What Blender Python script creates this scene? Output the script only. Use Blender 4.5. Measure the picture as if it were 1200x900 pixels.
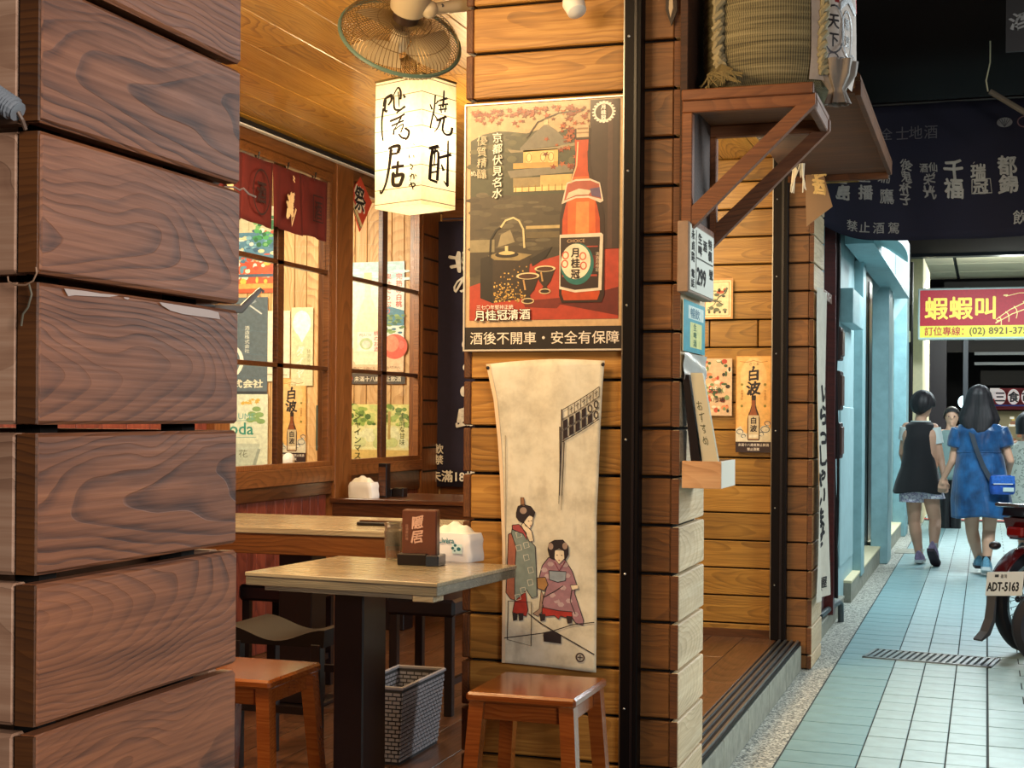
import bpy, bmesh, math, random
from mathutils import Vector, Matrix, Euler
R = math.radians
random.seed(7)
for o in list(bpy.data.objects): bpy.data.objects.remove(o)
SC = bpy.context.scene
COL = SC.collection

# ------------------------------------------------------------------ camera, world, lights, exposure
CAM_H = 1.37; FPX = 1700.0; TH = R(18.11); ROLL = math.atan(.0074); HY = 486.9
cd = bpy.data.cameras.new('camera'); cam = bpy.data.objects.new('camera', cd); COL.objects.link(cam)
cd.sensor_fit = 'HORIZONTAL'; cd.sensor_width = 36.0; cd.lens = 36.0 * FPX / 1200
cd.shift_y = (HY - 450) / 1200
cd.clip_start = .05; cd.clip_end = 200
cam.matrix_world = Matrix.Translation((0, 0, CAM_H)) @ Matrix.Rotation(TH, 4, 'Z') @ Matrix.Rotation(R(90), 4, 'X') @ Matrix.Rotation(ROLL, 4, 'Z')
SC.camera = cam
SC.view_settings.view_transform = 'Standard'; SC.view_settings.look = 'None'
SC.view_settings.exposure = 0.0; SC.view_settings.gamma = 1.0; SC.view_settings.use_curve_mapping = False
W = bpy.data.worlds.new('night_world'); SC.world = W; W.use_nodes = True
W.node_tree.nodes['Background'].inputs[0].default_value = (.55, .62, .75, 1)
W.node_tree.nodes['Background'].inputs[1].default_value = .045
SC.cycles.max_bounces = 6; SC.cycles.sample_clamp_indirect = 4.0
SC.cycles.use_denoising = True

def area(name, loc, size, power, color, aim=None, shape='RECTANGLE'):
    l = bpy.data.lights.new(name, 'AREA'); l.energy = power; l.color = color; l.shape = shape
    l.size = size[0]; l.size_y = size[1]
    o = bpy.data.objects.new(name, l); COL.objects.link(o); o.location = loc
    if aim is not None:
        o.rotation_euler = (Vector(aim) - Vector(loc)).to_track_quat('-Z', 'Y').to_euler()
    return o
WARM = (1, .70, .36); WHITEW = (1, .86, .62); COOL = (.84, .97, 1.0); NEUT = (1, .90, .80)
# ceiling lamps of the dining room, then unseen fill points added below them
def lamp(name, loc, power, color, r=.06):
    l = bpy.data.lights.new(name, 'POINT'); l.energy = power; l.color = color; l.shadow_soft_size = r
    o = bpy.data.objects.new(name, l); COL.objects.link(o); o.location = loc; return o
area('dining_room_light', (-2.5, 5.6, 2.74), (1.4, .5), 38, WARM, (-2.5, 5.6, 0))
area('dining_room_light', (-2.3, 3.2, 2.74), (.9, .5), 40, WARM, (-1.5, 4.4, .9))
area('dining_room_light', (-1.9, 7.0, 2.74), (.9, .5), 30, WARM, (-1.5, 7.6, .6))
lamp('ceiling_fill', (-2.45, 3.4, 2.2), 46, WARM, .12)  # added fill points, kept hidden behind the pillars, to brighten the ceiling boards
lamp('ceiling_fill', (-2.15, 6.2, 2.3), 34, WARM, .12)
# lamps over the entrance, in front of the poster pillar
area('entrance_light', (-1.75, 3.0, 2.75), (.5, .2), 20, WARM, (-1.25, 4.45, 1.5))
# bright room behind the windows
area('back_room_light', (-4.6, 7.2, 2.72), (1.4, .8), 125, WHITEW, (-4.6, 8.9, 1.6))
# cool tube lights of the arcade
area('arcade_tube_light', (1.9, 6.4, 2.5), (.3, 1.8), 125, (.86, .97, 1), (-.6, 5.3, .3))
area('arcade_tube_light', (.6, 11.5, 3.2), (.3, 2.4), 160, COOL, (0, 11.5, 0))
area('arcade_tube_light', (.5, 16.5, 3.2), (.3, 2.4), 190, COOL, (0, 16.5, 0))
lamp('crossing_fill', (.35, 21.6, 3.25), 150, (.95, 1, .93), .15)  # unseen fill point added to brighten the cream ceiling panels
area('crossing_light', (.3, 21.5, 3.3), (2.4, .4), 170, (.95, 1, .95), (0, 22, 0))
# neutral shop light behind the viewer
area('opposite_shop_light', (1.9, -.6, 2.0), (1.2, .8), 118, NEUT, (-.9, 1.5, 1.3))

# ------------------------------------------------------------------ geometry on real planes (rays of this camera used only to read the layout)
def ray(px, py):
    a = px - 600; b = py - HY; c, s = math.cos(ROLL), math.sin(ROLL)
    r = (a * c + b * s) / FPX; u = -(-a * s + b * c) / FPX
    return Vector((r * math.cos(TH) - math.sin(TH), r * math.sin(TH) + math.cos(TH), u))
def onX(px, py, X): d = ray(px, py); return Vector((0, 0, CAM_H)) + d * (X / d.x)
def onY(px, py, Y): d = ray(px, py); return Vector((0, 0, CAM_H)) + d * (Y / d.y)
def onZ(px, py, Z): d = ray(px, py); return Vector((0, 0, CAM_H)) + d * ((Z - CAM_H) / d.z)

# ------------------------------------------------------------------ materials
def srgb(h):
    if isinstance(h, str):
        h = h.lstrip('#'); h = [int(h[i:i+2], 16) / 255 for i in (0, 2, 4)]
    return tuple((c / 12.92 if c <= .04045 else ((c + .055) / 1.055) ** 2.4) for c in h)
class N:
    """tiny node helper"""
    def __init__(s, name):
        s.m = bpy.data.materials.new(name); s.m.use_nodes = True; s.t = s.m.node_tree
        s.b = s.t.nodes['Principled BSDF']
    def n(s, typ, **kw):
        x = s.t.nodes.new(typ)
        for k, v in kw.items():
            if k.startswith('i_'):
                x.inputs[int(k[2:])].default_value = v
            else: setattr(x, k, v)
        return x
    def l(s, a, b): s.t.links.new(a, b)
    def math(s, op, a, b=None, c=None):
        x = s.n('ShaderNodeMath', operation=op)
        for i, v in enumerate((a, b, c)):
            if v is None: continue
            if isinstance(v, (int, float)): x.inputs[i].default_value = v
            else: s.l(v, x.inputs[i])
        return x.outputs[0]
    def noise(s, vec, scale, detail=2, rough=.5, dist=0):
        x = s.n('ShaderNodeTexNoise'); x.inputs['Scale'].default_value = scale; x.inputs['Detail'].default_value = detail
        x.inputs['Roughness'].default_value = rough; x.inputs['Distortion'].default_value = dist
        if vec is not None: s.l(vec, x.inputs['Vector'])
        return x.outputs['Fac']
    def ramp(s, fac, stops, interp='LINEAR'):
        x = s.n('ShaderNodeValToRGB'); x.color_ramp.interpolation = interp
        e = x.color_ramp.elements
        while len(e) < len(stops): e.new(.5)
        for k, (p, c) in enumerate(stops):
            e[k].position = p; e[k].color = (*c, 1)
        s.l(fac, x.inputs[0]); return x.outputs[0]
    def mapped(s, vec, scale, loc=(0, 0, 0)):
        x = s.n('ShaderNodeMapping'); x.inputs['Scale'].default_value = scale; x.inputs['Location'].default_value = loc
        s.l(vec, x.inputs['Vector']); return x.outputs[0]
    def bump(s, h, strength=.3, dist=.002):
        x = s.n('ShaderNodeBump'); x.inputs['Strength'].default_value = strength; x.inputs['Distance'].default_value = dist
        s.l(h, x.inputs['Height']); s.l(x.outputs[0], s.b.inputs['Normal'])
    def mix(s, f, a, b, typ='MIX'):
        x = s.n('ShaderNodeMix', data_type='RGBA', blend_type=typ)
        for sock, v in ((x.inputs[0], f), (x.inputs[6], a), (x.inputs[7], b)):
            if isinstance(v, (int, float)): sock.default_value = v
            elif isinstance(v, tuple): sock.default_value = (*v, 1) if len(v) == 3 else v
            else: s.l(v, sock)
        return x.outputs[2]
def set_rough(b, r, coat=0, metal=0, spec=None):
    b.inputs['Roughness'].default_value = r; b.inputs['Metallic'].default_value = metal
    b.inputs['Coat Weight'].default_value = coat; b.inputs['Coat Roughness'].default_value = .15
    if spec is not None: b.inputs['Specular IOR Level'].default_value = spec
def wood(name, dark, mid, light, rings=95, rough=.5, coat=0, bumps=.35, tilt=.16, vary=.35, stain=0, fibre=.35, rep=1.0, con=.30, base=.09):
    k = N(name)
    tc = k.n('ShaderNodeTexCoord').outputs['Object']; oi = k.n('ShaderNodeObjectInfo').outputs['Random']
    rv = k.n('ShaderNodeCombineXYZ'); k.l(k.math('MULTIPLY', oi, 9.7), rv.inputs[0]); k.l(k.math('MULTIPLY', oi, 5.3), rv.inputs[1]); k.l(k.math('MULTIPLY', oi, 13.1), rv.inputs[2])
    add = k.n('ShaderNodeVectorMath', operation='ADD'); k.l(tc, add.inputs[0]); k.l(rv.outputs[0], add.inputs[1]); P = add.outputs[0]
    sep = k.n('ShaderNodeSeparateXYZ'); k.l(tc, sep.inputs[0])
    w1 = k.noise(k.mapped(P, (2.4 * rep, 5 * rep, 5 * rep)), 1.0, 2, .5)
    w2 = k.noise(k.mapped(P, (7 * rep, 26 * rep, 26 * rep)), 1.0, 2, .5)
    r2 = k.math('FRACT', k.math('MULTIPLY', oi, 7.31)); r3 = k.math('FRACT', k.math('MULTIPLY', oi, 17.7))
    u = k.math('ADD', sep.outputs[2], k.math('MULTIPLY', k.math('SUBTRACT', w1, .5), .13))
    u = k.math('ADD', u, k.math('MULTIPLY', k.math('SUBTRACT', r2, .5), .09))
    u = k.math('ADD', u, k.math('MULTIPLY', k.math('SUBTRACT', w2, .5), .016))
    v = k.math('ADD', k.math('MULTIPLY', sep.outputs[0], k.math('MULTIPLY', k.math('SUBTRACT', r3, .5), tilt * 3)), k.math('ADD', base, k.math('MULTIPLY', w1, .05)))
    v = k.math('ADD', v, k.math('MULTIPLY', sep.outputs[1], 1.0))
    r = k.math('SQRT', k.math('ADD', k.math('MULTIPLY', u, u), k.math('MULTIPLY', v, v)))
    saw = k.math('FRACT', k.math('MULTIPLY', r, rings))
    ring = k.ramp(saw, [(0, (.15,) * 3), (.55, (.35,) * 3), (.86, (1,) * 3), (.97, (.85,) * 3), (1, (.15,) * 3)])
    fib = k.noise(k.mapped(P, (5, 160, 160)), 1.0, 3, .6)
    blot = k.noise(k.mapped(P, (2, 7, 7)), 1.0, 3, .55)
    strk = k.noise(k.mapped(P, (1.6, 42, 42)), 1.0, 3, .6, .6)
    msk = k.ramp(k.noise(k.mapped(P, (1.3, 9, 9)), 1.0, 2, .5), [(.35, (.25,) * 3), (.65, (1,) * 3)])
    rg_ = k.math('MULTIPLY', ring, msk)
    f = k.math('ADD', k.math('MULTIPLY', rg_, con), k.math('ADD', k.math('MULTIPLY', fib, fibre), k.math('MULTIPLY', strk, .38)))
    c = k.ramp(f, [(.22, light), (.45, mid), (.85, dark)])
    val = k.math('ADD', 1 - vary * .5, k.math('MULTIPLY', k.math('FRACT', k.math('MULTIPLY', oi, 31.7)), vary))
    val = k.math('MULTIPLY', val, k.math('ADD', .72, k.math('MULTIPLY', blot, .56)))
    hs = k.n('ShaderNodeHueSaturation'); k.l(c, hs.inputs['Color']); k.l(val, hs.inputs['Value'])
    out = hs.outputs[0]
    if stain:
        st = k.noise(k.mapped(P, (3, 9, 9)), 1.6, 4, .65)
        out = k.mix(k.ramp(st, [(.5, (0,) * 3), (.68, (stain,) * 3)]), out, tuple(x * .35 for x in dark))
    k.l(out, k.b.inputs['Base Color'])
    set_rough(k.b, rough, coat)
    k.l(k.math('ADD', rough - .08, k.math('MULTIPLY', fib, .2)), k.b.inputs['Roughness'])
    k.bump(k.math('ADD', k.math('MULTIPLY', rg_, -.6), k.math('MULTIPLY', fib, -.5)), bumps, .0018)
    return k.m
def plain(name, col, rough=.5, metal=0, coat=0, noise=0, nscale=20, bump=0, emis=0, spec=None, sheen=0):
    k = N(name); col = srgb(col) if isinstance(col, str) else col
    set_rough(k.b, rough, coat, metal, spec); k.b.inputs['Base Color'].default_value = (*col, 1)
    if noise or bump:
        tc = k.n('ShaderNodeTexCoord').outputs['Object']; f = k.noise(tc, nscale, 4, .6)
        if noise: k.l(k.ramp(f, [(.3, tuple(x * (1 - noise) for x in col)), (.7, tuple(min(1, x * (1 + noise)) for x in col))]), k.b.inputs['Base Color'])
        if bump: k.bump(f, bump, .003)
    if sheen: k.b.inputs['Sheen Weight'].default_value = sheen
    if emis:
        k.b.inputs['Emission Color'].default_value = (*col, 1); k.b.inputs['Emission Strength'].default_value = emis
    return k.m
def ink(name, rough=.6, emis=0, coat=0):
    k = N(name); a = k.n('ShaderNodeAttribute', attribute_name='Col')
    tc_ = k.n('ShaderNodeTexCoord').outputs['Object']; nz = k.noise(tc_, 35, 4, .6); mo = k.mix(1.0, a.outputs['Color'], k.ramp(nz, [(.3, (.78,) * 3), (.7, (1.1,) * 3)]), 'MULTIPLY')
    k.l(mo, k.b.inputs['Base Color']); set_rough(k.b, rough, coat)
    if emis:
        k.l(a.outputs['Color'], k.b.inputs['Emission Color']); k.b.inputs['Emission Strength'].default_value = emis
    return k.m
def glass(name, tint=(1, 1, 1), refl=.06):
    k = N(name); k.t.nodes.remove(k.b); out = k.t.nodes['Material Output']
    tr = k.n('ShaderNodeBsdfTransparent'); tr.inputs[0].default_value = (*tint, 1)
    gl = k.n('ShaderNodeBsdfGlossy'); gl.inputs['Roughness'].default_value = .03
    fr = k.n('ShaderNodeFresnel'); fr.inputs[0].default_value = 1.45
    ge = k.n('ShaderNodeNewGeometry'); ff = k.math('MULTIPLY', fr.outputs[0], k.math('SUBTRACT', 1.0, ge.outputs['Backfacing']))
    mx = k.n('ShaderNodeMixShader'); k.l(ff, mx.inputs[0]); k.l(tr.outputs[0], mx.inputs[1]); k.l(gl.outputs[0], mx.inputs[2])
    k.l(mx.outputs[0], out.inputs[0]); return k.m
def S(*h): return [srgb(x) for x in h]
M = {}
M['gold'] = wood('golden_plank_wood', *S('#48300f', '#94672a', '#bb8d45'), rings=125, rough=.5, tilt=.05, con=.26, base=.12)
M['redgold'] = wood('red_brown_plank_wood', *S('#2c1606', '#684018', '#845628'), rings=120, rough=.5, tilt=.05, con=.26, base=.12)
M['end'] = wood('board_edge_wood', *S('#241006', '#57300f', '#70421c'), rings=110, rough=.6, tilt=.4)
M['left'] = wood('weathered_brown_wood', *S('#46220e', '#8e5532', '#ad7348'), rings=150, rough=.58, bumps=.6, tilt=.13, vary=.12, stain=.2, fibre=.62, con=.34, base=.055)
M['left_front'] = wood('pale_brown_wood', *S('#6a4634', '#a07a62', '#bf9c84'), rings=70, rough=.6, bumps=.6, vary=.2)
M['pale'] = wood('street_lit_plank_wood', *S('#94795a', '#c9b08c', '#e2cfae'), rings=110, rough=.6, bumps=.5, vary=.15, con=.25)  # street-side pillar faces: the street light is put into this paler wood colour
M['nook'] = wood('amber_plank_wood', *S('#462f0a', '#8c6322', '#ae8139'), rings=120, rough=.45, coat=.1, tilt=.06, con=.28, base=.1)
M['ceil'] = wood('ceiling_plank_wood', *S('#8a5620', '#d09c44', '#e6b968'), rings=75, rough=.35, coat=.25, vary=.3, tilt=.08, con=.4, base=.03)
M['frame'] = wood('window_frame_wood', *S('#3a1e0c', '#754620', '#935f33'), rings=60, rough=.4, coat=.2)
M['reddark'] = wood('red_brown_wainscot_wood', *S('#3a150e', '#6b2f22', '#8a4734'), rings=60, rough=.4, coat=.2)
M['vert'] = wood('pale_pine_panel_wood', *S('#8a6038', '#cfa268', '#e6c48f'), rings=60, rough=.5, vary=.2)
M['bracket'] = wood('bracket_wood', *S('#34190a', '#683b1d', '#82502b'), rings=100, rough=.5, con=.25)
M['darkwood'] = wood('dark_table_wood', *S('#1d0d06', '#4b2a15', '#6a4023'), rings=50, rough=.3, coat=.3)
M['tabletop'] = wood('worn_tabletop_wood', *S('#6b5c46', '#a3957a', '#c4b89b'), rings=90, rough=.25, coat=.5, bumps=.12, con=.22)
M['tableedge'] = wood('tabletop_edge_plywood', *S('#2c2620', '#77705f', '#a39a84'), rings=160, rough=.55)
M['stool'] = wood('varnished_stool_wood', *S('#401a08', '#7c3d14', '#985624'), rings=90, rough=.18, coat=.6, bumps=.08, vary=.12, con=.2)
M['floorwood'] = wood('indoor_floor_wood', *S('#28180e', '#523420', '#6c472e'), rings=40, rough=.3, coat=.3)
M['black'] = plain('black_painted_metal', '#120c10', .35)
M['maroon'] = plain('dark_maroon_metal', '#070304', .5, spec=.15)
M['dark'] = plain('dark_gap_backing', '#0d0605', .9)
M['leather'] = plain('black_seat_vinyl', '#15121a', .28, coat=.3, noise=.2, bump=.1)
M['white'] = plain('white_paint', '#e4e2da', .5)
M['paper'] = plain('cream_paper', '#efe2c2', .6, noise=.05)
M['ink'] = ink('printed_ink', .45, coat=.15)
M['inkmatt'] = ink('cloth_ink', .9)
M['glass'] = glass('window_glass')
M['steel'] = plain('brushed_steel', '#9a9a98', .3, .9, noise=.1)
M['greycable'] = plain('grey_conduit', '#7b828c', .4)
M['teal'] = plain('teal_painted_panel', '#7fa3a9', .45, noise=.12, nscale=9, bump=.05)
M['teal2'] = plain('pale_teal_panel', '#9ab8bc', .5, noise=.1, nscale=6)
M['cream'] = plain('cream_wall_paint', '#d8cda8', .7, noise=.06)
M['concrete'] = plain('rough_concrete', '#8d8d80', .8, noise=.25, nscale=14, bump=.3)
M['tile'] = plain('glazed_grey_tile', '#9fb8ba', .35, noise=.14, nscale=8, bump=.03)
M['tileteal'] = plain('teal_grey_tile', '#7b9ea2', .35, noise=.14, nscale=8, bump=.03)
M['grout'] = plain('dark_grout', '#2c3436', .9)
M['fanplastic'] = plain('beige_fan_plastic', '#a8987c', .45)
M['fanwire'] = plain('fan_wire', '#77603c', .4, .6)
M['fangreen'] = plain('green_grey_band', '#51695f', .4)

# ------------------------------------------------------------------ mesh building
class MB:
    def __init__(s): s.v = []; s.f = []; s.mi = []; s.k = 0
    def add(s, vs, fs):
        o = len(s.v); s.v += [tuple(v) for v in vs]; s.f += [tuple(i + o for i in f) for f in fs]; s.mi += [s.k] * len(fs); return s
    def box(s, a, b, c=0.0, mat=None):
        """box from corner a to corner b with chamfer c"""
        x0, y0, z0 = (min(a[i], b[i]) for i in range(3)); x1, y1, z1 = (max(a[i], b[i]) for i in range(3))
        if c <= 0:
            vs = [(x, y, z) for x in (x0, x1) for y in (y0, y1) for z in (z0, z1)]
            fs = [(0, 1, 3, 2), (4, 6, 7, 5), (0, 4, 5, 1), (2, 3, 7, 6), (0, 2, 6, 4), (1, 5, 7, 3)]
        else:
            bm = bmesh.new(); bmesh.ops.create_cube(bm, size=1)
            for v in bm.verts: v.co = Vector(((x0 + x1) / 2 + v.co.x * (x1 - x0), (y0 + y1) / 2 + v.co.y * (y1 - y0), (z0 + z1) / 2 + v.co.z * (z1 - z0)))
            bmesh.ops.bevel(bm, geom=list(bm.edges), offset=c, segments=1, affect='EDGES', profile=.5)
            bm.verts.index_update(); vs = [v.co.copy() for v in bm.verts]; fs = [[v.index for v in f.verts] for f in bm.faces]; bm.free()
        if mat is not None: vs = [mat @ Vector(v) for v in vs]
        return s.add(vs, fs)
    def tube(s, pts, r, n=8, cap=True, closed=False):
        pts = [Vector(p) for p in pts]; m = len(pts); rs = r if isinstance(r, (list, tuple)) else [r] * m
        rings = []; ref = None
        for i, p in enumerate(pts):
            if closed: t = pts[(i + 1) % m] - pts[i - 1]
            else: t = pts[min(i + 1, m - 1)] - pts[max(i - 1, 0)]
            t.normalize()
            if ref is None:
                ref = Vector((0, 0, 1)) if abs(t.z) < .9 else Vector((1, 0, 0))
            a = (ref - t * ref.dot(t)).normalized(); b = t.cross(a); ref = a
            rings.append([p + (a * math.cos(2 * math.pi * k / n) + b * math.sin(2 * math.pi * k / n)) * rs[i] for k in range(n)])
        vs = [v for q in rings for v in q]; fs = []
        for i in range(m if closed else m - 1):
            j = (i + 1) % m
            for k in range(n): fs.append((i * n + k, i * n + (k + 1) % n, j * n + (k + 1) % n, j * n + k))
        if cap and not closed: fs.append(tuple(range(n - 1, -1, -1))); fs.append(tuple((m - 1) * n + k for k in range(n)))
        return s.add(vs, fs)
    def lathe(s, prof, n=24, mat=None, cap=True, sy=1.0):
        vs = [(r * math.cos(2 * math.pi * k / n), sy * r * math.sin(2 * math.pi * k / n), z) for r, z in prof for k in range(n)]; fs = []
        for i in range(len(prof) - 1):
            for k in range(n): fs.append((i * n + k, i * n + (k + 1) % n, (i + 1) * n + (k + 1) % n, (i + 1) * n + k))
        if cap: fs.append(tuple(range(n - 1, -1, -1))); fs.append(tuple((len(prof) - 1) * n + k for k in range(n)))
        if mat is not None: vs = [mat @ Vector(v) for v in vs]
        return s.add(vs, fs)
    def grid(s, fn, nu, nv, closed_u=False):
        vs = [fn(i / nu, j / nv) for j in range(nv + 1) for i in range(nu + (0 if closed_u else 1))]; w = nu if closed_u else nu + 1; fs = []
        for j in range(nv):
            for i in range(nu): fs.append((j * w + i, j * w + (i + 1) % w, (j + 1) * w + (i + 1) % w, (j + 1) * w + i))
        return s.add(vs, fs)
    def prism(s, poly, d0, d1, axis='Y'):
        """extrude a 2-D outline between d0 and d1"""
        n = len(poly)
        mk = {'Y': lambda p, d: (p[0], d, p[1]), 'X': lambda p, d: (d, p[0], p[1]), 'Z': lambda p, d: (p[0], p[1], d)}[axis]
        vs = [mk(p, d0) for p in poly] + [mk(p, d1) for p in poly]
        fs = [tuple(range(n)), tuple(range(2 * n - 1, n - 1, -1))] + [(i, n + i, n + (i + 1) % n, (i + 1) % n) for i in range(n)]
        return s.add(vs, fs)
    def mesh(s, name, mats, smooth=False, fix=True):
        m = bpy.data.meshes.new(name); m.from_pydata(s.v, [], s.f)
        for x in (mats if isinstance(mats, (list, tuple)) else [mats]): m.materials.append(x)
        m.polygons.foreach_set('material_index', s.mi)
        if fix:
            bm = bmesh.new(); bm.from_mesh(m); bmesh.ops.recalc_face_normals(bm, faces=bm.faces); bm.to_mesh(m); bm.free()
        if smooth:
            m.polygons.foreach_set('use_smooth', [True] * len(m.polygons))
            if smooth != 'all':
                try: m.set_sharp_from_angle(angle=R(38))
                except Exception: pass
        m.update(); return m
def put(name, me, parent=None, loc=(0, 0, 0), rot=(0, 0, 0)):
    o = bpy.data.objects.new(name, me); COL.objects.link(o)
    o.location = loc; o.rotation_euler = rot
    if parent is not None: o.parent = parent
    return o
def obj(name, mb, mat, parent=None, loc=(0, 0, 0), rot=(0, 0, 0), smooth=False, fix=True):
    return put(name, mb.mesh(name, mat, smooth, fix), parent, loc, rot)
def tag(o, label=None, cat=None, group=None, kind=None):
    if label: o['label'] = label
    if cat: o['category'] = cat
    if group: o['group'] = group
    if kind: o['kind'] = kind
    return o
def thing(name, label, cat, loc=(0, 0, 0), rz=0, group=None, kind=None):
    return tag(put(name, None, None, loc, (0, 0, rz)), label, cat, group, kind)
def copy_tree(o, parent=None):
    c = o.copy(); COL.objects.link(c); c.parent = parent
    for ch in list(o.children): copy_tree(ch, c)
    return c
_pk = {}
def plank(name, length, h, t, mat, parent, loc, rot=(0, 0, 0), ch=.004):
    """board, long axis local x, height z, thickness y, centred"""
    key = (round(length, 3), round(h, 3), round(t, 3), mat.name, ch)
    if key not in _pk: _pk[key] = MB().box((-length / 2, -t / 2, -h / 2), (length / 2, t / 2, h / 2), ch).mesh(name, mat)
    return put(name, _pk[key], parent, loc, rot)
def cone(mb, p0, r0, p1, r1, n=14):
    """tapered capsule"""
    p0, p1 = Vector(p0), Vector(p1); t = (p1 - p0); L = t.length; t.normalize()
    pts = []; rs = []
    for a in (-1, -.8, -.45, 0): pts.append(p0 + t * a * r0); rs.append(max(r0 * math.sqrt(max(0, 1 - a * a)), r0 * .05))
    for a in (0, .45, .8, 1): pts.append(p1 + t * a * r1); rs.append(max(r1 * math.sqrt(max(0, 1 - a * a)), r1 * .05))
    mb.tube(pts, rs, n); return mb
def ball(mb, c, r, sc=(1, 1, 1), n=16):
    prof = [(max(1e-4, r * math.sin(math.pi * i / 10)), -r * math.cos(math.pi * i / 10)) for i in range(11)]
    mb.lathe(prof, n, Matrix.Translation(c) @ Matrix.Diagonal((*sc, 1))); return mb

# ------------------------------------------------------------------ flat print: pictures and lettering as thin coloured shapes
_gl = {}
def glyphs(txt, bold=0.0):
    key = (txt, bold)
    if key not in _gl:
        cu = bpy.data.curves.new('g', 'FONT'); cu.body = txt; cu.resolution_u = 2; cu.offset = bold
        o = bpy.data.objects.new('g', cu); me = bpy.data.meshes.new_from_object(o)
        vs = [(v.co.x, v.co.y) for v in me.vertices]; fs = [tuple(p.vertices) for p in me.polygons]
        bpy.data.objects.remove(o); bpy.data.curves.remove(cu); bpy.data.meshes.remove(me)
        _gl[key] = (vs, fs)
    return _gl[key]
class Art:
    """u right, v down, in drawing units; W x H units map to wm x hm metres; faces local -Y"""
    def __init__(s, W_, H_, wm, hm, dz=.0003): s.W, s.H, s.wm, s.hm, s.dz = W_, H_, wm, hm, dz; s.v = []; s.f = []; s.c = []
    def _put(s, pts, faces, col, L):
        o = len(s.v); y = -(L + random.random() * .12) * s.dz
        s.v += [(u * s.wm / s.W, y, (s.H - v) * s.hm / s.H) for u, v in pts]; col = srgb(col) if isinstance(col, str) else col
        for f in faces: s.f.append(tuple(i + o for i in f)); s.c.append(col)
    def poly(s, pts, col, L=1): s._put(pts, [tuple(range(len(pts)))], col, L)
    def rect(s, x0, y0, x1, y1, col, L=1): s.poly([(x0, y0), (x1, y0), (x1, y1), (x0, y1)], col, L)
    def ell(s, cx, cy, rx, ry, col, L=1, n=20, a0=0): s.poly([(cx + rx * math.cos(2 * math.pi * k / n + a0), cy + ry * math.sin(2 * math.pi * k / n + a0)) for k in range(n)], col, L)
    def line(s, pts, w, col, L=2, taper=None):
        m = len(pts); lf = []; rt = []
        for i in range(m):
            a = Vector(pts[max(0, i - 1)]); b = Vector(pts[min(m - 1, i + 1)]); d = b - a
            if d.length < 1e-9: d = Vector((1, 0))
            d.normalize(); n = Vector((-d.y, d.x)); ww = w * .5
            if taper: ww *= taper[0] + (taper[1] - taper[0]) * i / max(1, m - 1)
            p = Vector(pts[i]); lf.append(p + n * ww); rt.append(p - n * ww)
        vs = lf + rt; s._put([tuple(v) for v in vs], [(i, i + 1, m + i + 1, m + i) for i in range(m - 1)], col, L)
    def ring(s, cx, cy, rx, ry, w, col, L=2, n=24):
        p = [(cx + rx * math.cos(2 * math.pi * k / n), cy + ry * math.sin(2 * math.pi * k / n)) for k in range(n + 1)]; s.line(p, w, col, L)
    def outline(s, pts, w, col, L=2): s.line(list(pts) + [pts[0]], w, col, L)
    def text(s, txt, x, y, size, col, L=3, bold=0.0, sx=1.0, brush=0.0, slant=0.0):
        """x, y is the lower-left of the first character cell"""
        vs, fs = glyphs(txt, 0.0); ph = random.random() * 6
        out = []
        for (a, b) in vs:
            if brush:
                a2 = a + brush * .06 * math.sin(b * 6 + ph) + brush * .05 * math.sin(a * 9 + ph * 2); b2 = b + brush * .06 * math.sin(a * 5 + ph) + brush * .05 * a
            else: a2, b2 = a, b
            out.append((x + (a2 + slant * b2) * size * sx, y - b2 * size))
        k_ = bold * 1.1 * size   # heavier strokes: the same shapes laid over one another a little apart
        offs = [(0, 0), (k_, 0), (-k_, 0), (0, k_), (0, -k_), (k_ * .7, k_ * .7), (-k_ * .7, -k_ * .7)] if bold else [(0, 0)]
        for j, (p, q) in enumerate(offs): s._put([(u + p, v + q) for u, v in out], fs, col, L + j * .13)
    def vtext(s, txt, x, y, size, col, L=3, bold=0.0, sx=1.0, brush=0.0, step=1.05):
        for i, ch in enumerate(txt): s.text(ch, x, y + size * (.85 + i * step), size, col, L, bold, sx, brush)
    def mesh(s, name, mat, warp=None):
        vs = [warp(v) for v in s.v] if warp else s.v
        m = bpy.data.meshes.new(name); m.from_pydata(vs, [], s.f); m.materials.append(mat)
        a = m.color_attributes.new('Col', 'FLOAT_COLOR', 'CORNER'); buf = []
        for f, c in zip(s.f, s.c):
            for _ in f: buf += [c[0], c[1], c[2], 1.0]
        a.data.foreach_set('color', buf); m.update(); return m
def sheet(name, label, cat, org, w, h, rz=0, t=.0015, mat=None, group=None, edge='paper'):
    """a thin sheet whose lower-left corner is org; local x along the sheet, -y outward"""
    r = thing(name, label, cat, org, rz, group)
    obj(edge, MB().box((0, 0, 0), (w, t, h)), mat or M['paper'], r)
    return r
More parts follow.
